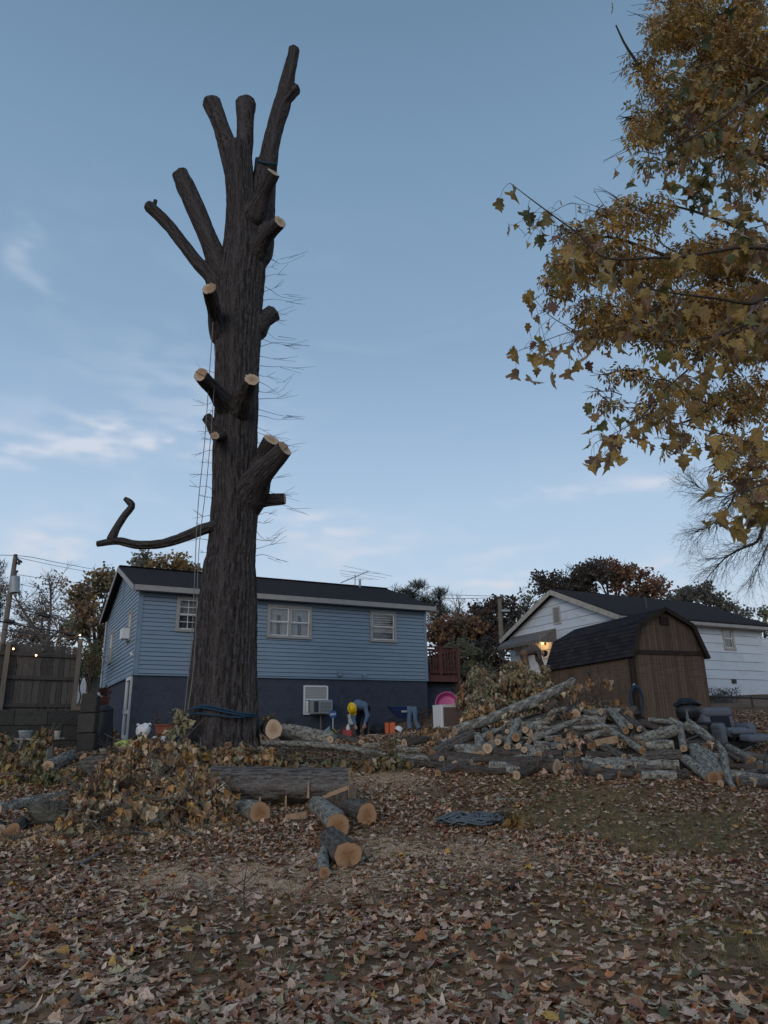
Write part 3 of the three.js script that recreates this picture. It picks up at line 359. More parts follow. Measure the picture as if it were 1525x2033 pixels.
/* white house */
const WH = { L: 9.3, W: 7.5, wall: 3.15, rise: 1.65 }, wc = P(1225, 1222, 31), whB = wc.y - WH.wall;
const white = thing('white_house', 'weathered white house with a gable end, behind the brown barn shed', 'house', V(wc.x, whB, wc.z), TH);
white.updateMatrixWorld(true);
{ const fM = frameM(V(0, 0, 0), V(1, 0, 0), V(0, 0, 1)), g2 = frameM(V(0, 0, -WH.W), V(0, 0, 1), V(-1, 0, 0)), top = WH.wall;
  const wAt = (px, py) => { let b, bd = 9; for (let d = 28; d < 42; d += .03) { const q = white.worldToLocal(P(px, py, d)); if (Math.abs(q.z) < bd) { bd = Math.abs(q.z); b = q; } } return b; };
  const p0 = wAt(1431, 1245), p1 = wAt(1460, 1291), wn = [p0.x, p1.y, p1.x - p0.x, p0.y - p1.y], p2 = wAt(1357, 1240), wn2 = [p2.x, p1.y + .02, p1.x - p0.x, p0.y - p1.y];
  lapWall(white, fM, () => .07, () => WH.L - .07, .62, top, .4, M.whiteSiding, [holeOf(wn), holeOf(wn2)], [], .012, 8, .016);
  lapWall(white, g2, (v) => v < top ? .07 : (v - top) / WH.rise * WH.W / 2, (v) => v < top ? WH.W - .07 : WH.W - (v - top) / WH.rise * WH.W / 2, .62, top + WH.rise - .02, .4, M.whiteSiding, [], [top], .012, 9, .016);
  obj('foundation', [box(WH.L - .04, 1.2, .2, WH.L / 2, .02, -.11), box(.2, 1.2, WH.W - .26, .12, .02, -WH.W / 2 - .1)], M.whiteSiding[1], white);
  obj('wall', [box(WH.L - .3, top - .5, .05, WH.L / 2, top / 2 + .2, -.19), ext([[.15, .5], [WH.W - .15, .5], [WH.W - .15, top], [WH.W / 2, top + WH.rise - .1], [.15, top]], -.24, -.19, g2), box(.05, top - .5, WH.W - .4, WH.L - .08, top / 2 + .2, -WH.W / 2), box(WH.L - .3, top - .5, .05, WH.L / 2, top / 2 + .2, -WH.W + .1)], M.interior, white);
  for (const [x, z] of [[0, 0], [WH.L, 0], [0, -WH.W]]) obj('corner_board', [box(.1, top - .6, .03, x + (x ? -.05 : .05), top / 2 + .3, z + (z ? -.01 : .012)), box(.03, top - .6, .1, x + (x ? .012 : -.012), top / 2 + .3, z + (z ? .05 : -.07))], M.whiteSiding[2], white);
  const oh = .42, og = .3, sl = WH.rise / (WH.W / 2), t = .12, y0 = top + .06, X0 = -og, X1 = WH.L + .5, F = (x, s) => V(x, y0 - oh * sl, s > 0 ? oh : -WH.W - oh), R = (x) => V(x, y0 + WH.rise, -WH.W / 2), up = (p) => p.clone().setY(p.y + t), q = [];
  for (const s of [1, -1]) { const a = F(X0, s), b = F(X1, s), c = R(X1), d = R(X0); q.push(s > 0 ? [up(a), up(b), up(c), up(d)] : [up(b), up(a), up(d), up(c)], [b, a, d, c], [a, b, up(b), up(a)], [d, a, up(a), up(d)], [b, c, up(c), up(b)]); }
  obj('roof', quadG(q), M.roof, white); obj('fascia', box(X1 - X0 - .02, .14, .03, (X0 + X1) / 2, y0 - oh * sl - .03, oh + .018), M.cream, white);
  const X = X0 - .018; obj('rake_board', [bar(V(X, y0 - oh * sl - .05, oh), V(X, y0 + WH.rise - .05, -WH.W / 2), .035, .22), bar(V(X, y0 - oh * sl - .05, -WH.W - oh), V(X, y0 + WH.rise - .05, -WH.W / 2), .035, .22)], M.peel, white, 'cream rake board with peeling paint');
  obj('soffit', box(WH.L + .2, .02, oh - .02, WH.L / 2, y0 - oh * sl - .10, oh / 2), M.peel, white);
  obj('vent_pipe', cyl(V(3.0, y0 + .5, -1.1), V(3.0, y0 + 1.15, -1.1), .06, 10), M.darkMetal, white);
  makeWindow(white, fM, ...wn, { casing: .1, mat: M.peel, curtain: 'half' }); makeWindow(white, fM, ...wn2, { casing: .1, mat: M.peel, curtain: 'half' });
  const hv = wAt(1457, 1353); obj('vent_hole', [box(.3, .18, .03, hv.x, hv.y, .02), box(.22, .1, .02, hv.x, hv.y, .034)], M.darkMetal, white);
  const gv = obj('gable_vent', [box(.5, .06, .05, WH.W / 2, top + .95, .03, g2), box(.5, .06, .05, WH.W / 2, top + .2, .03, g2), box(.06, .69, .05, WH.W / 2 - .22, top + .575, .03, g2), box(.06, .69, .05, WH.W / 2 + .22, top + .575, .03, g2)], M.peel, white); for (let i = 0; i < 8; i++) obj('louvre', box(.38, .07, .015, WH.W / 2, top + .27 + i * .085, .026, g2), M.blind, gv);
  // porch roof: a small metal awning with a scalloped edge, lit bulb below
  const a0 = .35, a1 = 3.6, ay = top - .12, out = 1.05, q2 = [], S = 14; const pt = (u, s, y) => V(u, y, s).applyMatrix4(g2);
  for (let i = 0; i < S; i++) { const ua = lerp(a0, a1, i / S), ub = lerp(a0, a1, (i + 1) / S) - .012, um = (ua + ub) / 2; q2.push([pt(ua, out, ay - .42), pt(ub, out, ay - .42), pt(ub, .02, ay + .12), pt(ua, .02, ay + .12)], [pt(ua, out + .004, ay - .56), pt(um, out + .004, ay - .62), pt(ub, out + .004, ay - .42), pt(ua, out + .004, ay - .42)], [pt(um, out + .004, ay - .62), pt(ub, out + .004, ay - .56), pt(ub, out + .004, ay - .42)]); }
  for (const u of [a0, a1]) q2.push([pt(u, .02, ay + .12), pt(u, out, ay - .42), pt(u, out, ay - .56), pt(u, .02, ay - .56)]);
  const aw = obj('awning', quadG(q2), M.rustMetal, white, 'scalloped metal awning over the side porch'); obj('post', [cyl(V(a0 + .06, .1, out - .05).applyMatrix4(g2), V(a0 + .06, ay - .45, out - .05).applyMatrix4(g2), .03, 8), cyl(V(a0 + .34, .1, out - .05).applyMatrix4(g2), V(a0 + .34, ay - .45, out - .05).applyMatrix4(g2), .03, 8)], M.wire, aw);
  const dd = obj('door', [box(.95, 2.05, .05, 2.0, .62 + 1.0, .03, g2)], M.whiteSiding[0], white); obj('door_panel', [box(.7, .8, .02, 2.0, .62 + 1.5, .06, g2), box(.7, .7, .02, 2.0, .62 + .55, .06, g2)], M.white, dd);
  const lp = V(2.75, ay - .50, .16).applyMatrix4(g2), lamp = obj('porch_lamp', [cyl(V(2.75, ay - .5, 0.0).applyMatrix4(g2), V(2.75, ay - .5, .1).applyMatrix4(g2), .05, 8)], M.darkMetal, white); const bulb = new THREE.SphereGeometry(.055, 12, 8); bulb.translate(lp.x, lp.y, lp.z); obj('bulb', bulb, std([1, .7, .3], { emissive: new THREE.Color(1, .55, .16), emissiveIntensity: 3.5 }), lamp);
  const pl = new THREE.PointLight(new THREE.Color(1, .55, .2), 0.6, 0, 2); pl.position.copy(lp).add(V(-.12, 0, 0)); pl.castShadow = true; pl.shadow.radius = 3; pl.name = 'porch_light'; white.add(pl); }

/* barn shed with a gambrel roof */
{ const th = 20 * Math.PI / 180, C = P(1252, 1297, 22), SW = 2.7, SD = 4.5, H = 2.05, b = .36, r1 = 1.0, r2 = 1.36;
  const shed = thing('barn_shed', 'brown wooden barn shed with a dark shingled gambrel roof, behind the log heap', 'shed', V(C.x, C.y - H, C.z), th), r = RNG(44);
  const sM = frameM(V(0, 0, -SD), V(0, 0, 1), V(-1, 0, 0)), prof = [[0, 0], [b, r1 * .86], [SW / 2, r2], [SW - b, r1 * .86], [SW, 0]];
  const topAt = (x) => { for (let i = 0; i < 4; i++) if (x <= prof[i + 1][0] + 1e-6) return lerp(prof[i][1], prof[i + 1][1], (x - prof[i][0]) / (prof[i + 1][0] - prof[i][0])); return 0; };
  const pw = .112; for (let i = 0; i * pw < SW - .01; i++) { const x0 = i * pw + .004, x1 = Math.min(SW, (i + 1) * pw) - .004, z = .012 + .004 * r(); obj('siding_plank', prism([[x0, -.35], [x1, -.35], [x1, H - .02], [x0, H - .02]], -.02, z), pick(M.shedWood, r), shed); obj('siding_plank', prism([[x0, H + .1], [x1, H + .1], [x1, H + Math.max(.12, topAt(x1) - .02)], [x0, H + Math.max(.12, topAt(x0) - .02)]], -.02, z + .004), pick(M.shedWood, r), shed); }
  for (let i = 0; i * pw < SD - .01; i++) { const x0 = i * pw + .004, x1 = Math.min(SD, (i + 1) * pw) - .004; obj('siding_plank', prism([[x0, -.35], [x1, -.35], [x1, H], [x0, H]], -.02, .012 + .005 * r(), sM), pick(M.shedWood, r), shed); }
  obj('wall', [box(SW - .06, H + .3, .04, SW / 2, H / 2 - .18, -.045), box(.04, H + .3, SD - .1, .045, H / 2 - .18, -SD / 2), box(.04, H + .3, SD - .1, SW - .04, H / 2 - .18, -SD / 2), box(SW - .06, H + .3, .04, SW / 2, H / 2 - .18, -SD + .05), prism([[.03, H - .02], [SW - .03, H - .02], [SW - b, H + r1 * .86 - .04], [SW / 2, H + r2 - .04], [b, H + r1 * .86 - .04]], -.06, -.025), prism([[.03, H - .02], [SW - .03, H - .02], [SW - b, H + r1 * .86 - .04], [SW / 2, H + r2 - .04], [b, H + r1 * .86 - .04]], -SD + .02, -SD + .05)], M.shedTrim, shed);
  obj('trim', [box(SW + .1, .13, .03, SW / 2, H + .04, .035), box(.1, H + .3, .03, .05, H / 2 - .17, .032), box(.03, H + .3, .1, -.03, H / 2 - .17, -.05)], M.shedTrim, shed);
  obj('vent', [box(.34, .26, .03, SW / 2, H + 1.0, .032), ...[0, 1, 2, 3].map((i) => box(.28, .04, .02, SW / 2, H + .91 + i * .06, .05))], M.shedTrim, shed);
  // roof deck, then shingles laid in courses on the near slopes
  const O = prof.map(([x, y]) => [x, H + y]); const s0 = [O[1][0] - O[0][0], O[1][1] - O[0][1]], l0 = Math.hypot(...s0), e0 = [O[0][0] - s0[0] / l0 * .14, O[0][1] - s0[1] / l0 * .14], e1 = [SW - e0[0], e0[1]], line = [e0, O[1], O[2], O[3], e1], zf = .16, zb = -SD - .12, q = [];
  const rf = obj('roof', (() => { for (let i = 0; i < 4; i++) { const [a, c] = [line[i], line[i + 1]], L = Math.hypot(c[0] - a[0], c[1] - a[1]), n = [-(c[1] - a[1]) / L * .05, (c[0] - a[0]) / L * .05], A = V(a[0], a[1], zf), B = V(c[0], c[1], zf), Cc = V(c[0], c[1], zb), D = V(a[0], a[1], zb), up = (p) => V(p.x + n[0], p.y + n[1], p.z); q.push([up(A), up(B), up(Cc), up(D)], [B, A, D, Cc], [A, B, up(B), up(A)], [Cc, D, up(D), up(Cc)], [D, A, up(A), up(D)]); } return quadG(q); })(), M.shedRoof[1], shed);
  obj('barge_board', line.slice(0, 4).map((a, i) => bar(V(a[0], a[1] + .0, zf + .014), V(line[i + 1][0], line[i + 1][1] + .0, zf + .014), .13, .026)), M.shedTrim, rf);
  for (const [i, rows] of [[0, 8], [1, 8], [2, 8]]) { const a = V(line[i][0], line[i][1], 0), c = V(line[i + 1][0], line[i + 1][1], 0); if (i === 2) { const t = a.clone(); a.copy(c); c.copy(t); } const L = a.distanceTo(c), dir = c.clone().sub(a).normalize(), n = i === 2 ? V(dir.y, -dir.x, 0) : V(-dir.y, dir.x, 0), ex = L / rows, tw = (zf - zb) / 15;
    for (let k = 0; k < rows; k++) for (let j = -1; j < 15; j++) { const za = Math.min(zf, zf - (j + (k % 2) * .5) * tw), ze = Math.max(zb, za - tw + .008); if (za - ze < .03) continue; const w0 = za - .002, lo = a.clone().addScaledVector(dir, k * ex - .01), hi = a.clone().addScaledVector(dir, (k + 1) * ex + .01), h0 = .066 + .006 * r(), h1 = .053; const pt = (p, h, z) => V(p.x + n.x * h, p.y + n.y * h, z); obj('shingle', quadG([[pt(lo, h0, ze), pt(lo, h0, w0), pt(hi, h1, w0), pt(hi, h1, ze)], [pt(lo, .05, ze), pt(lo, .05, w0), pt(lo, h0, w0), pt(lo, h0, ze)], [pt(lo, .05, w0), pt(hi, .05, w0), pt(hi, h1, w0), pt(lo, h0, w0)], [pt(hi, .05, ze), pt(lo, .05, ze), pt(lo, h0, ze), pt(hi, h1, ze)]]), pick(M.shedRoof, r), rf); } }
  // hose coil on its near corner
  const co = thing('hose_coil', 'blue hose hung in a tall coil at the near corner of the shed', 'hose', P(1259, 1362, 21.7)); const pts = [], hr = RNG(5); for (let i = 0; i < 150; i++) { const a = i / 150 * Math.PI * 2 * 9, k = .9 + .12 * Math.sin(i * .37) + .06 * hr(); pts.push(V(Math.sin(a) * .19 * k, -.36 + Math.cos(a) * .40 * k, .04 + .03 * Math.sin(i * .9))); } obj('hose', tube(spline(pts, 420), [.019], 6), M.ropeBlue, co); obj('hook', [box(.04, .1, .1, 0, .02, -.03)], M.metal, co); }

/* small far houses */
{ const p = P(152, 1394, 50), h = thing('far_white_house', 'small white house with a red roof far behind the fence', 'house', V(p.x, gh(p.x, p.z) - .3, p.z), .1), B = p.y - h.position.y; lapWall(h, frameM(V(0, 0, 0), V(1, 0, 0), V(0, 0, 1)), () => 0, () => 6, 0, B + 2.1, .2, M.whiteSiding, [], [], .012, 3);
  obj('wall', box(5.9, B + 2.1, 4, 3, (B + 2.1) / 2, -2.03), M.whiteSiding[1], h); obj('roof', prism([[.4, B + 2.05], [-4.4, B + 2.05], [-2, B + 3.4]].map(([z, y]) => [z, y]), -.3, 6.3, frameM(V(0, 0, 0), V(0, 0, 1), V(1, 0, 0))), std([.24, .10, .10], { map: T.shingle, bumpMap: T.shingleB, bumpScale: .02 }), h);
  const w = obj('window', [box(.7, 1.0, .04, 1.35, B + 1.15, .03)], M.white, h); obj('pane', box(.55, .84, .02, 1.35, B + 1.15, .05), std([.05, .06, .07], { roughness: .1 }), w); obj('shutter', box(.3, 1.06, .04, .7, B + 1.15, .035), M.blueTray, h); obj('shutter', box(.3, 1.06, .04, 2.0, B + 1.15, .035), M.blueTray, h); }
{ const p = P(1521, 1335, 46), h = thing('neighbour_house', 'edge of a white sided house at the right border', 'house', V(p.x, p.y - 1.6, p.z), .35), H = 1.6 + 1.5; lapWall(h, frameM(V(0, 0, 0), V(1, 0, 0), V(0, 0, 1)), () => 0, () => 6, 1.2, H + .6, .2, M.whiteSiding, [], [], .012, 13); obj('wall', box(5.9, H + .6, 5, 3, (H + .6) / 2, -2.55), M.whiteSiding[0], h); obj('roof', prism([[.5, H + .55], [-5.5, H + .55], [-2.5, H + 2.0]], -.4, 6.4, frameM(V(0, 0, 0), V(0, 0, 1), V(1, 0, 0))), M.roof, h);
  const lat = []; for (let i = 0; i < 14; i++) { lat.push(bar(V(i * .15, .5, .1), V(i * .15 + .7, 1.2, .1), .03, .012), bar(V(i * .15 + .7, .5, .113), V(i * .15, 1.2, .113), .03, .012)); } obj('lattice', lat, M.white, h); }

/* board fence on the left, on a block wall */
{ const A = P(158, 1278, 20.8), B = P(-40, 1281, 19.3), u = B.clone().sub(A).setY(0), L = u.length(); u.normalize(); const top = A.y - .1, bot = P(155, 1410, 20.8).y, f = thing('board_fence', 'weathered dog eared board fence with posts on the block wall at left', 'fence', V(A.x, bot, A.z), Math.atan2(u.z, -u.x)), r = RNG(91), H = top - bot;   // local +x runs left along the fence -> use -x
  for (let i = 0, x = .1; x < L; i++, x += .152) { const h = H + (r() - .5) * .05, w = .136, t = .022; const g = prism([[-w / 2, 0], [w / 2, 0], [w / 2, h - .05], [w / 2 - .035, h], [-w / 2 + .035, h], [-w / 2, h - .05]], -t / 2, t / 2); g.rotateZ((r() - .5) * .012); g.translate(-x, 0, -.05 + (r() - .5) * .008); const uv = g.attributes.uv, o = r() * 3; for (let k = 0; k < uv.count; k++) uv.setXY(k, uv.getX(k) * 1.2 + o, uv.getY(k) * .5 + o); obj('picket', g, pick(M.fence, r), f); }
  for (const y of [.12, H * .49, H - .26]) obj('rail', box(L, .095, .045, -L / 2, y, -.002), M.fence[2], f);
  for (const [x, h, lo] of [[.0, H + .2, -.05], [1.83, H + .02, -1.1]]) obj('post', box(.105, h - lo, .105, -x, (h + lo) / 2, .075), M.post, f);
  const bw = thing('retaining_wall', 'grey concrete block retaining wall below the board fence', 'wall', V(A.x, bot, A.z), f.rotation.y), br = RNG(17);
  for (let row = 0; row < 4; row++) for (let i = 0; i < 5; i++) { const x = -.2 - (i + (row % 2) * .5) * .81 + .75, y = -.2 - row * .4; if (x > .45 || y < -1.45) continue; const g = rbox(.798, .39, .2, .014); g.translate(x, y, .1 + (br() - .5) * .025); const uv = g.attributes.uv, o = br() * 3; for (let k = 0; k < uv.count; k++) uv.setXY(k, uv.getX(k) * .8 + o, uv.getY(k) * .4 + o); obj('block', g, pick(M.block, br), bw); }
  obj('mortar', box(3.4, 1.3, .14, -1.35, -.68, .07), M.block[1], bw);
  const st = thing('stone_pier', 'stack of rough concrete blocks at the fence end before the door', 'pier', G(172, 1492)); for (let i = 0; i < 3; i++) { const g = rbox(.46 - .03 * i, .49, .42, .04, 0, .2 + i * .5, 0), p = g.attributes.position; for (let k = 0; k < p.count; k++) { const n = .05 * (fbm(p.getX(k) * 5 + i * 7, p.getY(k) * 5 + p.getZ(k) * 4, 3, 23) - .5); p.setXYZ(k, p.getX(k) * (1 + n), p.getY(k) + (i === 2 && p.getY(k) > 1.3 ? -.35 * (p.getX(k) + .1) * .4 : 0), p.getZ(k) * (1 + n)); } g.rotateY((br() - .5) * .3); g.translate((br() - .5) * .06, 0, 0); obj('block', g, pick(M.block, br), st); }
  // three bulbs of a string light
  for (const [x, y, d, lb] of [[27, 1288, 19.4, 'small lit string bulb at the top of the left fence post'], [72, 1301, 19.7, 'small lit string bulb on the middle of the fence top rail'], [159, 1261, 20.6, 'small lit string bulb on the tall post at the fence end']]) { const p = P(x, y, d), b = thing('string_bulb', lb, 'bulb', p, 0, 'lit string bulbs along the board fence'); obj('socket', cyl(V(0, .02, 0), V(0, .07, 0), .014, 6), M.black, b); const g = new THREE.SphereGeometry(.026, 10, 8); obj('bulb', g, std([1, .8, .6], { emissive: new THREE.Color(1, .5, .25), emissiveIntensity: 2.2 }), b); const l = new THREE.PointLight(new THREE.Color(1, .6, .3), .05, 0, 2); l.name = 'bulb_light'; l.position.set(0, -.01, .05); l.castShadow = true; b.add(l); }
  const sw = spline([P(27, 1282, 19.4), P(60, 1296, 19.6), P(110, 1300, 20), P(159, 1256, 20.6)], 24); tag(obj('string_light_wire', tube(sw, [.005], 4), M.wire), 'thin black wire sagging between the string bulbs on the fence', 'wire'); }

/* utility poles and wires */
function utilityPole(name, label, px, top, base, d, r, lean, extra) { const b = P(base[0], base[1], d), t = P(px, top, d), o = thing(name, label, 'utility pole', V(b.x, gh(b.x, b.z) - .3, b.z)); obj('pole', local(o, cyl(V(b.x, gh(b.x, b.z) - .3, b.z), t, r * 1.15, 10, r * .85)), M.pole, o); extra(o, (g, n, m) => obj(n, local(o, merge(Array.isArray(g) ? g : [g])), m, o)); return o; }
utilityPole('utility_pole', 'leaning wooden utility pole with a grey transformer at the left edge', 31, 1105, [2, 1290], 33, .12, 0, (o, add) => { add(cyl(P(30, 1145, 32.6), P(29, 1177, 32.6), .21, 14), 'transformer', M.galv); add([cyl(P(31, 1145, 32.6), P(32, 1136, 32.6), .05, 8), cyl(P(33, 1136, 32.6), P(33, 1133, 32.6), .08, 8)], 'bushing', M.darkMetal); add([cyl(P(32, 1108, 33), P(43, 1116, 32.8), .05, 6), cyl(P(32, 1120, 33), P(41, 1113, 32.8), .04, 6), cyl(P(38, 1112, 32.9), P(38, 1121, 32.9), .06, 6)], 'cutout_switch', M.darkMetal); add([cyl(P(31, 1104, 33), P(31, 1101, 33), .09, 8)], 'insulator', M.darkMetal); });
utilityPole('utility_pole', 'pale wooden utility pole with a lamp arm between the two houses', 992, 1189, [998, 1330], 42, .14, 0, (o, add) => { add([cyl(P(995, 1213, 42), P(1006, 1208, 41.8), .03, 6), rbox(.5, .14, .2, .05, 0, 0, 0, new THREE.Matrix4().makeTranslation(...P(1004, 1213, 41.8).toArray()))], 'lamp_arm', M.galv); add(cyl(P(985, 1186, 42), P(1001, 1184, 42), .05, 6), 'crossarm', M.pole); });
const cable = (lab, pts, r, name = 'overhead_wire') => tag(obj(name, tube(spline(pts.map((p) => P(...p)), 30), [r], 5), M.wire), lab, 'wire');
cable('thin top wire from the left pole over to the trees', [[-60, 1102, 33], [31, 1103, 33], [110, 1116, 38], [200, 1133, 46]], .014); cable('second thin wire just below the top wire at left', [[31, 1106, 33], [110, 1123, 38], [200, 1140, 46]], .012); cable('short wire running right from the transformer', [[36, 1141, 32.6], [90, 1149, 37], [180, 1160, 46]], .012); cable('faint wire low across the left bare tree', [[34, 1158, 32.6], [90, 1171, 37], [180, 1182, 46]], .012);
cable('thick black cable sagging behind the fence top at left', [[-30, 1226, 31], [12, 1236, 32], [80, 1248, 31], [150, 1260, 30], [203, 1277, 29.5]], .035); cable('lower black cable just above the fence pickets', [[8, 1250, 32], [80, 1260, 31], [160, 1270, 29], [203, 1285, 29]], .03); cable('drop cable from the left pole with a splice box', [[14, 1201, 32.6], [50, 1211, 32], [98, 1224, 31], [150, 1240, 30.5]], .02);
tag(obj('splice_box', cyl(P(79, 1219, 31), P(98, 1224, 31), .09, 8), M.black), 'black tubular splice box hanging on the drop cable', 'splice box'); tag(obj('splice_box', cyl(P(10, 1233, 32), P(28, 1235, 32), .09, 8), M.black), 'black splice box on the thick cable close to the left pole', 'splice box');
cable('upper wire between the blue house and the middle pole', [[870, 1181, 36], [930, 1182, 39], [988, 1184, 42]], .014); cable('second upper wire at the middle pole', [[880, 1188, 36], [930, 1188, 39], [990, 1187, 42]], .014); cable('pale service wire ending at the middle pole', [[905, 1275, 33], [965, 1274, 38], [992, 1266, 42]], .02);

/* ---------- the big cut tree ---------- */
const TD = 17.5;
const trunkTab = [[1500, 346, 523], [1475, 356, 517], [1440, 366, 514], [1400, 372, 512], [1350, 379, 511], [1300, 384, 511], [1250, 389, 511], [1200, 394, 511], [1150, 403, 509], [1122, 406, 508], [1106, 412, 508], [1050, 418, 511], [1000, 421, 514], [950, 422, 508], [900, 423, 511], [850, 426, 512], [800, 428, 514], [750, 428, 514], [700, 427, 516], [650, 428, 520], [600, 429, 521], [550, 431, 526], [510, 440, 528], [480, 446, 521], [440, 449, 514], [400, 449, 508], [350, 447, 503], [310, 443, 500], [296, 444, 500], [289, 452, 494], [286, 462, 486]];
const trunkAt = (y) => { let i = 0; while (i < trunkTab.length - 2 && y < trunkTab[i + 1][0]) i++; const a = trunkTab[i], b = trunkTab[i + 1], t = clamp((y - a[0]) / (b[0] - a[0])); return [lerp(a[1], b[1], t), lerp(a[2], b[2], t)]; };
const barkDisp = (amp, sx, sy, s) => (an, len, R) => { const x = (an / (2 * Math.PI)) * Math.round(2 * Math.PI * Math.max(R, .3) / sx), p = Math.round(2 * Math.PI * Math.max(R, .3) / sx), w = fbm(x * .5, len * 1.1, 2, s) - .5, a = vnoise(x + w * 1.6, len / sy + w, s, p, 0), b = vnoise(x * 2 + w, len / sy * 2.3, s + 5, p * 2, 0); return amp * (.5 - 1.5 * Math.pow(1 - Math.abs(2 * a - 1), 2.2) * .8 - .35 * Math.pow(1 - Math.abs(2 * b - 1), 3)); };
const onTrunk = (px, py, off = .02) => { const [l, r] = trunkAt(py), c = P((l + r) / 2, py, TD), R = (r - l) / 2 * pxm(TD) * 1.02, q = P(px, py, TD), dx = clamp((q.x - c.x) / R, -1, 1); return V(c.x + dx * (R + off), q.y, c.z + Math.sqrt(Math.max(0, 1 - dx * dx)) * (R + off)); };
{
  const base = P(436, 1492, TD), tree = thing('cut_tree', 'tall bare tree trunk with all its limbs cut to stubs', 'tree', V(base.x, gh(base.x, base.z), base.z)), r = RNG(7);
  const rows = 520, seg = 250, y0 = 1512, y1 = 286, pos = [], uv = [], idx = []; let len = 0, pc = null;
  for (let i = 0; i <= rows; i++) {
    const py = lerp(y0, y1, Math.pow(i / rows, .93)), [l, rr] = trunkAt(py), c = P((l + rr) / 2, py, TD), R = P(rr, py, TD).distanceTo(P(l, py, TD)) / 2; if (pc) len += c.distanceTo(pc); pc = c.clone(); c.sub(tree.position);
    const low = smooth(1150, 1500, py), n1 = 60, tileV = len / 1.1;
    for (let k = 0; k <= seg; k++) {
      const an = (k % seg) / seg * 2 * Math.PI; let d = 0;
      d += (.035 + .085 * low) * (Math.pow(.5 + .5 * Math.sin(an * 5 + 1.1 + .35 * Math.sin(len * .35)), 1.4) - .62);         // flutes that grow into the root flare
      const w = fbm(an * 3.5, len * .7, 2, 61) - .5, x = an / (2 * Math.PI) * n1, a = 1 - Math.abs(2 * vnoise(x + w * 1.5, len * 1.25 + w, 63, n1, 0) - 1), b = 1 - Math.abs(2 * vnoise(x * 2 + w * 2, len * 3.4 + 3, 64, n1 * 2, 0) - 1), f = fbm(x * 3, len * 9, 2, 66, n1 * 3, 0) - .5;
      d += R / .8 * (0.014 - .046 * Math.pow(a, 2.3) - .022 * Math.pow(b, 2.6) + .018 * f);
      const q = R + d; pos.push(c.x + Math.sin(an) * q, c.y, c.z + Math.cos(an) * q); uv.push(k / seg * 5, tileV);
    }
  }
  for (let i = 0; i < rows; i++) for (let k = 0; k < seg; k++) { const a = i * (seg + 1) + k, b = a + 1, c = a + seg + 1; idx.push(a, b, c, b, c + 1, c); }
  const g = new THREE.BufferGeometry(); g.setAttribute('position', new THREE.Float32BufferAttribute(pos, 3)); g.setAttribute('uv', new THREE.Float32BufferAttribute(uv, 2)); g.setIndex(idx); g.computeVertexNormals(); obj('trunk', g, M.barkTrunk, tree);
  const ST = [ // path [x, y, nearer by], half widths in pixels, show face, kind
    [[[476, 395, 0], [466, 345, 0], [451, 288, .05], [434, 240, .1], [420, 203, .1]], [14, 19, 18.5, 17, 17.5], 0], [[[479, 390, 0], [481, 345, 0], [486, 285, 0], [487, 240, 0], [488, 203, 0]], [14, 18, 17, 16.5, 19], 0],
    [[[516, 500, -.1], [522, 430, -.15], [526, 365, -.1], [536, 300, 0], [547, 250, 0], [561, 205, 0], [572, 155, 0], [584, 99, 0]], [22, 23, 20, 17, 15.5, 15, 13, 10.5], 0], [[[553, 232, 0], [563, 206, .05], [577, 187, .1], [588, 175, .1]], [7, 10, 11.5, 11.5], 0], [[[516, 400, -.35], [515, 350, -.35], [517, 318, -.35]], [12, 11, 10], 0],
    [[[503, 430, .3], [522, 386, .55], [543, 342, .98]], [20, 14, 13], 1], [[[505, 505, .3], [528, 470, .6], [556, 440, 1.05]], [20, 14.5, 13], 1],
    [[[440, 545, .1], [424, 500, .2], [404, 450, .2], [380, 395, .2], [358, 347, .2]], [22, 19, 18, 17, 16], 0], [[[440, 585, .2], [418, 547, .2], [393, 522, .2], [360, 480, .2], [328, 440, .2], [295, 409, .2]], [18, 14, 12.5, 11, 10.5, 10.5], 0], [[[304, 418, .2], [309, 398, .2]], [4.5, 4], 0],
    [[[440, 665, .3], [426, 622, .7], [415, 573, 1.6]], [17, 13, 13], 2], [[[508, 650, .1], [526, 634, -.1], [543, 622, -.2]], [19, 15, 15.5], 0],
    [[[452, 810, .5], [425, 775, .9], [399, 744, 1.6]], [19, 14, 13.5], 2], [[[478, 812, .7], [492, 776, 1.1], [500, 753, 1.5]], [20, 15, 14], 1], [[[436, 865, .2], [420, 842, .2], [411, 828, .2]], [12, 10, 10], 0], [[[440, 868, .75], [427, 865, 1.2]], [9, 8], 1],
    [[[500, 960, .1], [520, 912, .1], [540, 873, .5]], [20, 15, 15], 1], [[[495, 985, .3], [520, 940, .7], [545, 913, .95], [566, 891, 1.15]], [30, 21, 18, 17], 2], [[[500, 1000, .1], [525, 994, .1], [566, 990, .15]], [14, 11, 10], 1],
    [[[432, 1042, .3], [405, 1050, .3], [370, 1064, .3], [320, 1079, .3], [270, 1081, .3], [235, 1074, .3], [193, 1080, .3]], [12, 10.5, 9.5, 8.5, 8.5, 8, 6], 0], [[[222, 1072, .3], [232, 1048, .3], [247, 1024, .3], [262, 1004, .3], [256, 996, .3], [248, 990, .3]], [10, 7.5, 7, 7, 6.5, 4.5], 0], [[[424, 664, .2], [418, 657, .2]], [5, 3], 0],
  ];
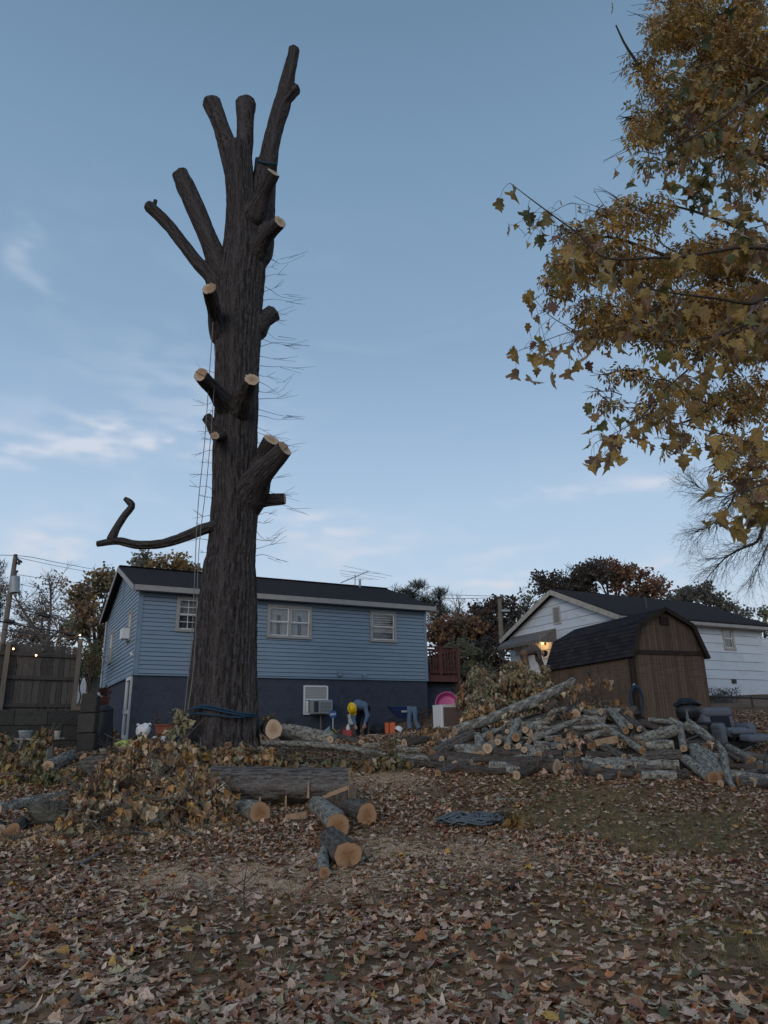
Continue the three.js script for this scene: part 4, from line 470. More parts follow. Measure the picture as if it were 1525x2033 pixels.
  ST.forEach(([path, hw, face], si) => {
    { const [l0, r0] = trunkAt(path[0][1]), cx = (l0 + r0) / 2, f = path[0], s0 = path[1]; if (si > 1 && hw[0] > 8 && ![3, 19, 20].includes(si)) { const yy = f[1] + Math.abs(f[0] - cx) * .5 + hw[0] * .9; path.unshift([lerp(f[0], cx, .75), yy, 0]); hw.unshift(Math.min(hw[0] * 1.05, (r0 - l0) * .33)); f[2] = Math.min(f[2], s0[2]) * .6; hw[1] *= path.length < 5 ? 1.38 : 1.2; for (let i = 2; i < hw.length; i++) hw[i] *= 1.06; } }
    const p = path.map(([x, y, n]) => P(x, y, TD - n)), R = hw.map((h, i) => h * pxAt(p[i])), L = p.reduce((a, q, i) => i ? a + q.distanceTo(p[i - 1]) : 0, 0), n = Math.max(5, Math.round(L / .09));
    const gg = tube(spline(p, n), R, 30, { tile: .9, v0: si * .37, u0: si * .21, disp: (() => { const bd = barkDisp(.03, .085, .9, 70 + si); return (an, len, R, t) => (R > .1 ? bd(an, len, R) : .3 * bd(an, len, R)) + .05 * R * Math.sin(an * 2 + len * 2 + si); })() }), e = gg.userData.ends[1];
    const e0 = { c: e.c.clone().sub(tree.position), d: e.d, ring: e.ring.map((q) => q.clone().sub(tree.position)) };
    const o = obj(L > 2.2 ? 'limb' : 'stub', local(tree, gg), M.barkTrunk, tree), fr = si * 1.3; obj('cut_face', cap(e0, .003, fr), face ? M.end : M.endOld, o);
    if (face === 2) { // the hinge step left by the saw
      const t = e0.ring.length, s0 = Math.round(t * .25 + si) % t, half = []; for (let k = 0; k <= t / 2; k++) half.push(e0.ring[(s0 + k) % t].clone().lerp(e0.c, .02)); const q = [], up = e0.d.clone().multiplyScalar(.035); for (let k = 0; k < half.length; k++) { const a = half[k], b = half[(k + 1) % half.length]; q.push([a, b, b.clone().add(up), a.clone().add(up)]); } const cc = half[0].clone().lerp(half[half.length - 1], .5).add(up); for (let k = 0; k < half.length - 1; k++) q.push([cc, half[k].clone().add(up), half[k + 1].clone().add(up)]); obj('hinge_step', quadG(q), M.split, o);
    }
  });
  // thin water shoots on both sides
  const shoot = (x, y, dx, dy, k) => { const [l, rr] = trunkAt(y), a = P(clamp(x, l + 3, rr - 3), y, TD - .2 + (r() - .5) * .9), b = P(x + dx, y + dy, TD + (r() - .5) * 1.2), L = a.distanceTo(b), mid = a.clone().lerp(b, .5).add(V((r() - .5) * .2 * L, (-.10 + (r() - .5) * .42) * L * k * 1.4, (r() - .5) * .3 * L)), gs = [stick(spline([a, a.clone().lerp(mid, .5).add(V(0, (r() - .5) * .1 * L, 0)), mid, b], 9), [.008, .003], 4)]; for (let i = 0; i < 2; i++) { const t = .35 + .5 * r(), s = a.clone().lerp(b, t).lerp(mid, .3), d = b.clone().sub(a).multiplyScalar(.3 + .2 * r()).add(V(0, (r() - .3) * .35, (r() - .5) * .3)); gs.push(stick([s, s.clone().add(d)], [.006, .003], 3)); } obj('shoot', local(tree, merge(gs)), M.twig, tree); };
  for (let i = 0; i < 36; i++) { const y = 492 + i * 17.4 + r() * 8, [, rr] = trunkAt(y); shoot(rr, y, 25 + r() * 75 * (i > 10 ? 1 : .7), (r() - .35) * 46, r()); }
  for (let i = 0; i < 15; i++) { const y = 740 + i * 25 + r() * 10, [l] = trunkAt(y); shoot(l, y, -14 - r() * 34, (r() - .5) * 22, r()); }
}
/* ropes */
for (const [lab, pts, rad] of [['left one of two thin ropes hanging straight down beside the cut tree', [[423, 640], [416, 740], [406, 880], [393, 1010], [381, 1260], [360, 1478]], .010], ['right one of two thin ropes hanging beside the cut tree', [[428, 690], [424, 790], [410, 960], [396, 1080], [384, 1330], [363, 1470]], .009]]) tag(obj('hanging_rope', tube(spline(pts.map(([x, y]) => P(x, y, TD - 1.15)), 50), [rad], 5), M.ropeThin), lab, 'rope');
{ const w = thing('tied_rope', 'blue rope wrapped round the foot of the cut tree', 'rope', onTrunk(436, 1412)), mk = (pts, rad) => obj('rope', local(w, tube(spline(pts, 60), [rad], 7, { tile: .05 })), M.ropeBlue, w);
  mk([P(352, 1484, 16.2), P(360, 1440, 16.3), onTrunk(382, 1424, .06), onTrunk(402, 1408, .04), onTrunk(425, 1404, .04), onTrunk(460, 1411, .03), onTrunk(490, 1418, .03), onTrunk(511, 1419, .03), onTrunk(513, 1415, -.2)], .022); mk([onTrunk(370, 1428, .05), onTrunk(395, 1412, .05), onTrunk(420, 1408, .05), onTrunk(455, 1415, .04), onTrunk(490, 1422, .04), onTrunk(511, 1424, .03)], .021); mk([onTrunk(362, 1440, .05), onTrunk(385, 1425, .05), onTrunk(410, 1419, .05), onTrunk(440, 1422, .04), onTrunk(480, 1426, .04), onTrunk(511, 1423, .04)], .021); mk([P(363, 1422, 16.3), P(356, 1450, 16.2), P(350, 1475, 16.1)], .02);
  const u = thing('upper_rope', 'dark blue rope tied round the right leader near the top of the cut tree', 'rope', P(530, 322, TD - .3)), pts = []; for (let i = 0; i <= 20; i++) { const a = i / 20 * Math.PI * 2; pts.push(P(531 + 19 * Math.cos(a), 322 + 3 * Math.cos(a) + 2 * Math.sin(a), TD - Math.sin(a) * .28)); } obj('rope', local(u, tube(spline(pts, 60), [.03], 6)), M.ropeBlue, u); }

/* ---------- logs ---------- */
const baseY = (x) => { const t = [[700, 1500], [800, 1516], [900, 1530], [1000, 1533], [1100, 1536], [1160, 1542], [1250, 1549], [1330, 1553], [1400, 1557], [1525, 1562], [1600, 1564]]; let i = 0; while (i < t.length - 2 && x > t[i + 1][0]) i++; const a = t[i], b = t[i + 1]; return lerp(a[1], b[1], clamp((x - a[0]) / (b[0] - a[0]))); };
const dfc = {}; const df = (x) => dfc[Math.round(x / 20)] ??= -G(Math.round(x / 20) * 20, baseY(x)).z;
const dPile = (x, y) => Math.min(20.9, df(x) + Math.max(-4, baseY(x) - y) * .027);
const GR = { heap: 'logs heaped beside the shed' };
const LAB = { heap: ['cut log with grey lichen bark lying in the big heap before the shed', 'log', GR.heap], branchy: ['thin grey branch length lying in the big heap before the shed', 'log', 'thin branch lengths in the log heap'], face: ['cut log in the big heap turning a pale sawn end to the camera', 'log', 'logs of the heap with sawn ends facing the camera'] };
// a log: bark cylinder with uneven surface, optional bends, two sawn ends
function makeLog(p, R, lab, o = {}) {
  const seg = o.seg || (R[0] > .12 ? 22 : 12), L = p.reduce((a, q, i) => i ? a + q.distanceTo(p[i - 1]) : 0, 0), n = Math.max(3, Math.round(L / (o.step || (R[0] > .2 ? .07 : .16)))), mid = p[Math.floor(p.length / 2)].clone().lerp(p[Math.floor((p.length - 1) / 2)], .5), s = (makeLog.n = (makeLog.n || 0) + 1);
  const t = thing(o.name || (R[0] < .055 ? 'branch_log' : 'log'), lab[0], lab[1], V(mid.x, mid.y - R[0], mid.z), 0, lab[2]), bd = barkDisp(R[0] > .2 ? .032 : Math.min(.018, R[0] * .16), R[0] > .2 ? .09 : .07, R[0] > .2 ? .45 : .3, 100 + s);
  const kn = [...Array(4)].map((_, i) => [h2(s, i, 5) * 6.28, h2(s, i, 6) * L, h2(s, i, 7) * .25]), sw = h2(s, 3, 8) * 6;
  const g = tube(spline(p, n), R, seg, { tile: o.tile || .55, u0: s * .31, v0: s * .47, disp: (an, len, r, tt) => bd(an, len, r) + .06 * r * Math.sin(an * 2 + sw + len) + .05 * r * Math.sin(an * 3 + sw * 2 - len * 1.7) + kn.reduce((a, k) => { const da = Math.atan2(Math.sin(an - k[0]), Math.cos(an - k[0])) * r, q = (da * da + (len - k[1]) ** 2) / (r * r * .2); return a + (q < 6 ? r * k[2] * Math.exp(-q) : 0); }, 0) });
  if (o.tilt) { /* saw cut across at a slant */ }
  const E = g.userData.ends.map((e) => ({ c: e.c.clone().sub(t.position), d: e.d, ring: e.ring.map((q) => q.clone().sub(t.position)) }));
  obj('bark', local(t, g), o.mat || pick([M.lichen, M.lichen, M.bark], RNG(s)), t); (o.ends || [1, 1]).forEach((k, i) => { if (k) obj('cut_face', cap(E[i], .003, s), k === 2 ? M.endOld : k === 3 || h2(s, i, 77) < .35 ? M.endRust : M.end, t); }); return t;
}
function PL(pts, r, lab, o = {}) {
  if (Object.values(LAB).includes(lab)) { // say what bark it has and where in the heap it lies
    const i = Object.values(LAB).indexOf(lab), [x, y] = pts[0], mat = o.mat || pick([M.lichen, M.lichen, M.bark], RNG((makeLog.n || 0) + 1)), zone = (y < 1472 ? 'upper ' : 'lower ') + (x < 1080 ? 'left' : x < 1270 ? 'middle' : 'right'), tone = mat === M.lichen ? 'pale lichen' : mat === M.bark ? 'grey' : 'dark';
    o = { ...o, mat }; lab = [[`${tone} cut log at the ${zone} of the log heap by the shed`, `${tone} thin branch length at the ${zone} of the big log heap`, `${tone} log with sawn end facing out, ${zone} of the log heap`][i], 'log', [`${tone} logs ${zone} of the heap`, `${tone} branch lengths ${zone} of the heap`, `${tone} logs with ends facing out, ${zone} of the heap`][i]];
  }   // log given by points in the photograph, resting on the heap or the ground
  const p = pts.map(([x, y, k = 0], i) => { let d = (o.d ? (Array.isArray(o.d) ? o.d[i] : o.d) : dPile(x, y)) + k, q = P(x, y, d); const rr = (Array.isArray(r) ? rlerp(r, i / (pts.length - 1)) : r) * pxm(d); for (let n = 0; n < 60 && q.y - rr * .9 < gh(q.x, q.z); n++) { d -= .05; q = P(x, y, d); } return q; });
  return makeLog(p, (Array.isArray(r) ? r : [r, r * .93]).map((k) => k * pxm(-p[0].z)), lab, o);
}
{ const H = LAB.heap, Bn = LAB.branchy, Fc = LAB.face, one = (s, c = 'log') => [s, c];
  PL([[903, 1450, -.3], [960, 1432, -.3], [1030, 1404, -.2], [1085, 1380, 0], [1139, 1352, .2]], [8.6, 9.4, 9.8, 10, 9], one('long thick log slanting up to the right across the top of the heap'), { step: .12 });
  PL([[862, 1502], [900, 1500], [962, 1507], [1020, 1512], [1062, 1516], [1106, 1523]], [6, 8, 8, 9, 13, 14], one('long dark forked limb lying along the front foot of the heap'), { mat: M.darkBark }); PL([[866, 1517], [905, 1523], [945, 1530], [1000, 1531], [1040, 1524], [1060, 1517]], [6, 6.5, 6, 6.5, 8, 8], one('lower curved branch of the forked limb at the heap foot'), { mat: M.darkBark });
  PL([[877, 1507, -.3], [840, 1503], [796, 1502]], 6.5, one('log at the left tip of the heap with round sawn end')); PL([[860, 1497], [900, 1476], [940, 1457]], [10, 9.5, 9], one('thick lichen grey log slanting up at the left of the heap')); PL([[952, 1465], [975, 1455], [1000, 1445]], [5.5, 4], Bn); PL([[951, 1464], [955, 1500]], [9.5, 9.5], one('short grey log standing almost upright near the heap front left'));
  PL([[968, 1486, -.5], [985, 1476, .7]], [9.5, 9.5], one('round pale sawn log end, largest of a trio of ends at the heap left')); PL([[988, 1473, -.3], [1002, 1465, .8]], 6.6, Fc); PL([[976, 1475, -.25], [988, 1466, .8]], 6.2, Fc); PL([[984, 1497], [1034, 1499]], [9, 8.5], H, { mat: M.darkBark }); PL([[1029, 1431], [1018, 1455], [1007, 1482]], [7.5, 7.5, 6.5], H); PL([[1024, 1463, -.4], [1036, 1455, .9]], [8.5, 8], Fc, { ends: [2, 1] }); PL([[1043, 1449, -.2], [1075, 1443, .6]], 6.3, Fc); PL([[1007, 1452, -.2], [1022, 1446, .6]], 4.4, Fc); PL([[1068, 1398, -.2], [1030, 1410, .3]], 6.3, Fc); PL([[1105, 1392, -.1], [1084, 1408, .2]], [4.8, 5], Fc); PL([[1089, 1432, -.3], [1064, 1437], [1042, 1440]], 5.3, Fc);
  PL([[1056, 1470], [1090, 1455], [1120, 1441], [1152, 1425]], [4.5, 5, 4.5, 4], one('slim dark branch rising to the right over the heap middle')); PL([[1078, 1452], [1106, 1447]], 4.6, Bn); PL([[1050, 1473, -.2], [1066, 1468, .4]], 3.8, Fc); PL([[1046, 1482], [1070, 1497]], 7.5, H); PL([[1030, 1481, -.2], [1034, 1474, .6]], [5.5, 5.5], Fc); PL([[1041, 1488, -.2], [1048, 1480, .6]], 6, Fc); PL([[1111, 1483, -.2], [1086, 1479], [1060, 1476]], 6.5, H); PL([[1124, 1407, -.1], [1094, 1413]], 4.6, Bn); PL([[1193, 1413, -.2], [1162, 1414, .2]], 6.8, Fc); PL([[1207, 1405, .2], [1243, 1451, -.2]], [6.5, 6.2], one('pale straight log pointing down right from the heap top')); PL([[1217, 1413, .3], [1252, 1442]], 5.4, H); PL([[1234, 1414, .3], [1270, 1447]], 6, H); PL([[1256, 1430, .2], [1284, 1455]], 5.4, H);
  PL([[1182, 1432, .1], [1230, 1462], [1275, 1490, -.3]], [6.5, 6.6, 6.2], one('long straight grey log slanting down right in the heap middle')); PL([[1158, 1425], [1202, 1431]], 5.5, H); PL([[1193, 1443, -.2], [1136, 1447]], 4.8, H); PL([[1166, 1465], [1202, 1452, .2]], 7.2, H); PL([[1198, 1483, -.1], [1238, 1503]], 7.4, H); PL([[1262, 1518, -.3], [1210, 1512], [1164, 1504]], [5.4, 5.2, 4.8], one('thin pale straight log laid across the heap foot')); PL([[1157, 1526, -.4], [1192, 1530, .5]], [11.5, 11], one('thick log with wide pale end at the heap foot in oak leaves')); PL([[1185, 1530, .1], [1230, 1539]], 9.5, H, { mat: M.darkBark }); PL([[1224, 1527, -.1], [1240, 1522, .6]], 7, Fc, { ends: [2, 1] }); PL([[1231, 1536, -.2], [1256, 1536, .5]], 9.5, H, { mat: M.darkBark }); PL([[1083, 1467], [1114, 1465]], 5.6, H); PL([[1111, 1481, -.1], [1080, 1482]], 6.2, H); PL([[1080, 1496], [1114, 1495]], 6.6, H, { mat: M.darkBark }); PL([[1164, 1497], [1212, 1501]], 7.4, H, { mat: M.darkBark });
  PL([[1342, 1449, -.3], [1264, 1471]], [10.5, 10], one('thick log on top of the stacked logs, sawn end to the right')); PL([[1337, 1480, -.2], [1284, 1481]], [9.5, 9], one('second log down in the stack of level logs')); PL([[1352, 1499, -.1], [1278, 1503]], 9.6, one('third log down in the stack of level logs')); PL([[1349, 1519, -.2], [1262, 1519]], 9.4, one('fourth log down in the stack of level logs')); PL([[1343, 1541, -.3], [1273, 1539]], 9.6, one('lowest pale lichen log of the level stack at the heap foot')); PL([[1365, 1538, -.1], [1340, 1538, .4]], 9.5, H, { mat: M.darkBark }); PL([[1358, 1507, .1], [1412, 1546, -.2]], [9, 9.6], one('log leaning down right beside the stack of level logs')); PL([[1379, 1488, .2], [1418, 1545, -.2]], [12, 11.5], one('left of two thick parallel logs leaning steeply at heap right'), { ends: [1, 2] }); PL([[1399, 1490, .2], [1433, 1544, -.1]], [11.5, 11], one('right of two thick parallel logs leaning steeply at heap right'), { ends: [1, 2] }); PL([[1350, 1440], [1357, 1486]], 7.4, H);
  PL([[1367, 1436, -.3], [1403, 1462, -.3], [1432, 1487, -.3], [1440, 1520, -.4], [1446, 1546, -.4], [1457, 1566, -.4]], [8, 7, 6, 6, 5.5, 4], one('long crooked pale branch hanging down the right end of the heap')); PL([[1363, 1469, -.3], [1404, 1452, -.3]], 1.8, Bn); PL([[1288, 1428], [1338, 1436]], 5.2, H); PL([[1330, 1428, -.1], [1376, 1453]], 5.3, H); PL([[1367, 1440, -.1], [1365, 1425, -.1], [1363, 1412, -.1]], [3.4, 3, 2], one('broken branch stub sticking up at the heap top right')); PL([[1404, 1503], [1432, 1504]], 7.4, H); PL([[1438, 1487], [1486, 1514]], 6.2, H); PL([[1446, 1481, .1], [1496, 1508]], 5.5, H); PL([[1444, 1496, -.1], [1467, 1509]], 4.4, Bn); PL([[1514, 1528, -.1], [1446, 1521]], 7.6, H, { mat: M.darkBark }); PL([[1446, 1540], [1540, 1552]], 11, one('long thick log lying on the grass at the right end of the heap')); PL([[1493, 1500], [1550, 1512]], 7.4, H);
  // wedge of split wood
  { const a = P(1182, 1475, dPile(1182, 1475) - .25), b = P(1226, 1468, dPile(1225, 1468) - .3), o = thing('split_log', 'split log showing its raw orange wood inside the heap', 'log', a.clone().lerp(b, .5)), u = b.clone().sub(a), m = frameM(V(-u.length() / 2, 0, 0).applyQuaternion(new THREE.Quaternion().setFromUnitVectors(V(1, 0, 0), u.clone().normalize())), u, V(0, .2, 1)), h = .085; obj('wood', prism([[0, -h], [u.length(), -h], [u.length(), h], [0, h * .8]], -.12, .04, m), M.split, o); obj('bark', prism([[.02, -h * 1.5], [u.length() - .02, -h * 1.4], [u.length() - .02, -h - .003], [.02, -h - .003]], -.1, .0, m), M.bark, o); }
  // logs deeper in the heap
  const r = RNG(2024), topY = (x) => { const t = [[880, 1490], [960, 1455], [1050, 1425], [1120, 1408], [1200, 1404], [1290, 1418], [1360, 1440], [1440, 1480], [1525, 1500]]; let i = 0; while (i < t.length - 2 && x > t[i + 1][0]) i++; return lerp(t[i][1], t[i + 1][1], clamp((x - t[i][0]) / (t[i + 1][0] - t[i][0]))); };
  for (let i = 0; i < 270; i++) { const x = 900 + r() * 650, y = lerp(topY(x) + 6, baseY(x) - 8, r()), skip = x > 1255 && x < 1445 && y > 1436 && r() < .8, a = (r() - .5) * 1.4, l = 20 + r() * 34, o5 = .25 + r() * .45, k = r() < .3 ? 3 + r() * 2.5 : 5 + r() * 5; if (skip) continue; if (i % 5 === 0) PL([[x, y, .05], [x + (r() - .5) * 24, y - 6 - r() * 6, .9 + r() * .5]], k, Fc, { ends: [r() < .4 ? 2 : 1, 1], mat: pick([M.lichen, M.bark], r) }); else PL([[x - l * Math.cos(a), y - l * .55 * Math.sin(a), o5], [x + l * Math.cos(a), y + l * .55 * Math.sin(a), o5]], k, k < 5.5 ? Bn : H, { mat: pick([M.lichen, M.bark, M.darkBark], r) }); }
  // a low bed of earth and rotting chips under the heap
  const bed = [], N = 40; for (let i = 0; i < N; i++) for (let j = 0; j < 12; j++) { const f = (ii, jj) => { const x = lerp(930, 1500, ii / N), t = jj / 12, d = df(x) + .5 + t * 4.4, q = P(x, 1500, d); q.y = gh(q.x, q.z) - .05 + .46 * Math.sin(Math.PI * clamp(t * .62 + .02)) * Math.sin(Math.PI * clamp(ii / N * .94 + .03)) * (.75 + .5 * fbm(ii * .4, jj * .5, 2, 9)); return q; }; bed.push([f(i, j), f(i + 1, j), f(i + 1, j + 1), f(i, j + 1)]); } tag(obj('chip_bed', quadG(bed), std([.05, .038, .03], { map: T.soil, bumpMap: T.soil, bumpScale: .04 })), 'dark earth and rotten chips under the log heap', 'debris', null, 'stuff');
}
{ const one = (s, c = 'log') => [s, c], GP = (pts, r, lab, o = {}) => { const ps = pts.map(([x, y, k = 0], i) => { const rr = Array.isArray(r) ? rlerp(r, i / (pts.length - 1)) : r, q = G(x, y + rr * .9); return { q, d: -q.z + k, x, y, rr }; }); const p = ps.map((s) => { const v = P(s.x, s.y, s.d - s.rr * pxm(s.d) * .4); return v; }); return makeLog(p, (Array.isArray(r) ? r : [r, r * .95]).map((k, i) => k * pxm(ps[0].d)), lab, o); };
  // around the trunk and towards the heap
  PL([[543, 1448], [533, 1446]], [17, 17], one('log with a wide round sawn end right beside the cut tree'), { mat: M.darkBark, d: [16.9, 18.2] }); PL([[560, 1453], [600, 1458], [660, 1468]], [15, 14, 11], one('grey log lying behind the round end beside the tree'), { d: [18.4, 18.2, 17.9] }); PL([[656, 1468], [664, 1463]], [6.5, 6], one('short stub with an oval sawn end on the grey log'), { d: [17.4, 18.2] }); PL([[518, 1474], [600, 1477], [680, 1484], [757, 1498]], [5, 5.5, 6, 5.5], one('long thin trunk lying from the tree towards the heap'), { d: [16.9, 17, 17.1, 17.3] }); GP([[664, 1460], [717, 1474]], 5.4, one('thin grey branch slanting right behind the long thin trunk')); GP([[719, 1481], [754, 1480]], 5, one('short dark branch end right of the thin slanting branch')); GP([[790, 1485], [834, 1491]], 6, one('grey log half under leaves left of the heap')); GP([[803, 1476], [832, 1470], [862, 1466]], [8.5, 8, 6], one('gnarled dark log with a knot left of the heap'), { mat: M.darkBark }); GP([[790, 1503], [872, 1508]], 6.8, one('straight grey log joining the heap from the left')); GP([[803, 1512], [882, 1521]], 6.8, one('dark log lying lowest at the left of the heap'), { mat: M.darkBark }); GP([[535, 1518], [580, 1520], [627, 1521]], [3.2, 3, 2.5], one('thin pale branch behind the big front log', 'branch'), { name: 'branch_log' });
  GP([[955, 1592], [1000, 1588], [1062, 1589]], [2.2, 2.8, 1.8], one('flat grey strip of bark lying on the lawn above the rope heap', 'branch'), { name: 'branch_log', ends: [0, 0] });
  // front group
  { const a = G(446, 1600), b = G(690, 1600), y = .335, A = V(-4.9, gh(-4.9, -13.9) + y - .05, a.z - .15), B = V(b.x - .02, b.y + y - .02, b.z - .15); A.x = a.x - .3; A.y = a.y + y - .02; makeLog([A, A.clone().lerp(B, .5).add(V(0, .02, 0)), B], [.345, .33, .32], one('big thick log lying across the middle of the yard'), { seg: 56, step: .05, tile: .7, mat: M.bigBark }); }
  GP([[517, 1613], [499, 1609, .3], [483, 1606, .6]], [20, 20, 19.5], one('short fat log with a pale oval end before the big log')); GP([[673, 1639], [648, 1613, .35], [621, 1592, .7]], [22, 22, 20], one('lichen covered log pointing at the camera between two others'), { ends: [3, 2] }); GP([[729, 1617], [708, 1609, .35], [690, 1603, .6]], [20, 19.5, 18], one('rightmost log of the front group with orange sawn face'), { ends: [3, 2] }); GP([[690, 1697], [672, 1682, .25], [655, 1666, .45]], [25, 26, 23], one('nearest fat log with a wide flat orange face'), { ends: [3, 2] }); GP([[644, 1733, -.1], [641, 1712], [647, 1690, .2]], [11, 12.5, 13], one('stubby fork at the left side of the nearest fat log'), { ends: [2, 1] }); GP([[470, 1601], [452, 1598, .4]], [11, 11], one('small log end left of the short fat log'), { mat: M.darkBark });
  const wedge = (lab, x, y, w, h, dpt, turn, flip) => { const q = G(x, y), s = pxm(-q.z), o = thing('split_log', lab, 'log', q, turn), W = w * s, Hh = h * s; obj('wood', prism(flip ? [[-W / 2, 0], [W / 2, 0], [W / 2, Hh], [-W / 2, Hh * .55]] : [[-W / 2, 0], [W / 2, 0], [W * .45, Hh], [-W * .4, Hh * .8]], -dpt, 0), M.split, o); obj('bark', prism(flip ? [[-W / 2, .0], [W / 2, .0], [W / 2 - .02, Hh * .8], [-W / 2 + .02, Hh * .38]] : [[-W / 2 - .02, -.02], [W / 2, -.02], [W / 2, Hh * .4], [-W / 2 - .02, Hh * .3]], .003, .05), M.darkBark, o); return o; };
  wedge('split quarter log with a raw top leaning on the big log end', 664, 1607, 56, 42, .42, -.25, true); wedge('small pale split piece of wood between two front logs', 586, 1634, 44, 18, .14, .1, false); wedge('raw split stake standing upright in the leaves at left', 161, 1538, 13, 40, .06, .2, false);
  // sapwood stakes standing in the big log
  for (const [x, y, h, lab] of [[417, 1548, 24, 'thin upright raw stake at the left end of the big log'], [516, 1590, 22, 'thin raw splinter upright before the big log left part'], [612, 1580, 30, 'thin raw splinter upright before the big log middle'], [567, 1603, 26, 'dark thin splinter upright before the big log']]) { const q = P(x, y, -G(600, 1600).z - .25), s = pxm(-q.z); tag(obj('splinter', local({ position: V(0, 0, 0) }, prism([[-2.2 * s, 0], [2.2 * s, 0], [1.8 * s, h * s], [-1 * s, h * s * .9]], -.02, .02, new THREE.Matrix4().makeTranslation(q.x, q.y - 4 * s, q.z))), M.split), lab, 'splinter'); }
  // left edge group
  GP([[-4, 1606], [60, 1593, .2], [132, 1578, .4]], [10, 10.5, 9], one('smooth pale grey log at the left edge, slanting up right')); GP([[26, 1650], [56, 1627, .5]], [13.5, 13], one('log with round orange end low at the left edge'), { mat: M.darkBark, ends: [3, 2] }); GP([[-2, 1648], [-20, 1632, .5]], [12, 12], one('log end cut off by the left picture edge'), { mat: M.darkBark }); GP([[95, 1521], [120, 1511], [143, 1500, .2]], [12, 12, 11], one('thick grey log end among leaves at upper left')); GP([[88, 1545], [106, 1532], [127, 1517]], [5, 5.5, 5], one('slim branch leaning on the thick log at upper left')); GP([[163, 1522], [200, 1520], [240, 1522]], [15, 16, 15], one('wide furrowed log half buried in leaves at left'));
  const st = thing('mossy_stump', 'rough mossy root lump lying in leaves at left', 'stump', G(100, 1640)), g = new THREE.SphereGeometry(1, 40, 28), pa = g.attributes.position; for (let i = 0; i < pa.count; i++) { const v = V(pa.getX(i), pa.getY(i), pa.getZ(i)), n = .6 + .85 * fbm(v.x * 2 + 5, v.y * 2 + v.z * 1.7, 4, 3) + .3 * (fbm(v.x * 7, v.y * 7 + v.z * 6, 3, 4) - .5); pa.setXYZ(i, v.x * n * .34, Math.max(-.05, v.y * n * .25 + .13), v.z * n * .27); } g.computeVertexNormals(); obj('stump', g, M.moss, st);
  for (const [pts, rr, lab] of [[[[289, 1565, .1], [235, 1612], [176, 1664]], [1.6, 2.4], 'thin straight pale stick slanting through the left leaves'], [[[275, 1667], [215, 1690], [157, 1722]], [1.6, 3], 'thin crooked stick low in the left leaves'], [[[150, 1716], [175, 1728], [200, 1738]], [2, 3.2], 'short grey stick lying in the front left leaves'], [[[420, 1800], [398, 1770, .1], [372, 1762, .1]], [1.2, 1.6], 'dead twig lying in the front leaves'], [[[1010, 1772], [1030, 1757]], [4.5, 4], 'short black stick on the open front ground']]) { const p = pts.map(([x, y, k = 0]) => { const q = G(x, y); q.y += .03 + k; return q; }); makeLog(p, rr.map((k) => k * pxm(-p[0].z)), [lab, 'stick'], { name: 'stick', ends: [0, 0], mat: rr[0] > 4 ? M.darkBark : M.paleTwig }); }
  { const q = G(487, 1822), t = thing('bare_twig', 'bare forked dead twig standing up in the front leaves', 'twig', q), mk = (a, b, c, r) => obj('twig', stick(spline([V(...a), V(...b), V(...c)], 6), [r, r * .4], 5), M.twig, t); mk([0, 0, 0], [-.02, .25, .02], [.01, .5, 0], .007); mk([-.01, .2, 0], [-.2, .3, .05], [-.42, .12, .1], .006); mk([0, .3, 0], [.15, .42, 0], [.3, .36, .1], .005); mk([-.015, .25, 0], [.1, .35, .1], [.16, .56, .1], .004); mk([-.2, .28, .05], [-.3, .42, .0], [-.36, .46, 0], .004); }
}
/* rope heap on the lawn */
{ const q = G(932, 1640), t = thing('rope_coil', 'loose heap of grey blue rope on the leaves in the open yard', 'rope', q), r = RNG(66), pts = []; for (let i = 0; i < 260; i++) { const a = i * .43 + Math.sin(i * .13) * 1.2, k = .35 + .65 * Math.pow(r(), .6); pts.push(V(Math.cos(a) * .5 * k + .06 * Math.sin(i * .05), .03 + .24 * (1 - k * .75) * r() + .04 * r(), Math.sin(a) * .34 * k)); } pts.push(V(.6, .03, .05), V(.78, .02, .0)); const g = tube(spline(pts, 1500), [.0135], 6, { tile: .06 }); g.translate(0, .01, 0); obj('rope', g, M.ropeGrey, t); }

/* ---------- leaves ---------- */
function leafGeo(curl, cup, twist, seed, broad) {   // broad lobed leaf, one unit long, stem at the origin, lying in xz
  const half = broad === 2 ? [[.02, 0], [.1, .06], [.2, .2], [.25, .4], [.22, .6], [.14, .8], [0, 1]] : broad === 3 ? [[.03, 0], [.2, -.02], [.36, .12], [.30, .26], [.47, .36], [.36, .44], [.2, .52], [.14, .70], [.1, .74], [0, .8]] : broad ? [[.03, 0], [.2, -.05], [.40, .04], [.37, .15], [.55, .29], [.46, .39], [.39, .5], [.35, .67], [.17, .74], [0, 1]] : [[.03, .0], [.16, -.05], [.33, .03], [.27, .17], [.52, .27], [.47, .43], [.29, .45], [.34, .64], [.17, .68], [0, 1]], out = half.concat(half.slice(0, -1).reverse().map(([x, y]) => [-x, y])), r = RNG(seed), pos = [], idx = [], uv = [];
  const put = (x, y) => { const jx = x * (1 + .12 * (r() - .5)), jy = y; pos.push(jx + twist * jy * jy * .3, curl * (jy - .35) * (jy - .35) + cup * jx * jx + twist * jx * jy + .05 * (r() - .5), jy); uv.push(x + .5, y); };
  put(0, .38); out.forEach(([x, y]) => put(x, y)); for (let i = 0; i < out.length; i++) idx.push(0, 1 + i, 1 + (i + 1) % out.length);
  const g = new THREE.BufferGeometry(); g.setAttribute('position', new THREE.Float32BufferAttribute(pos, 3)); g.setAttribute('uv', new THREE.Float32BufferAttribute(uv, 2)); g.setIndex(idx); g.computeVertexNormals(); return g;
}
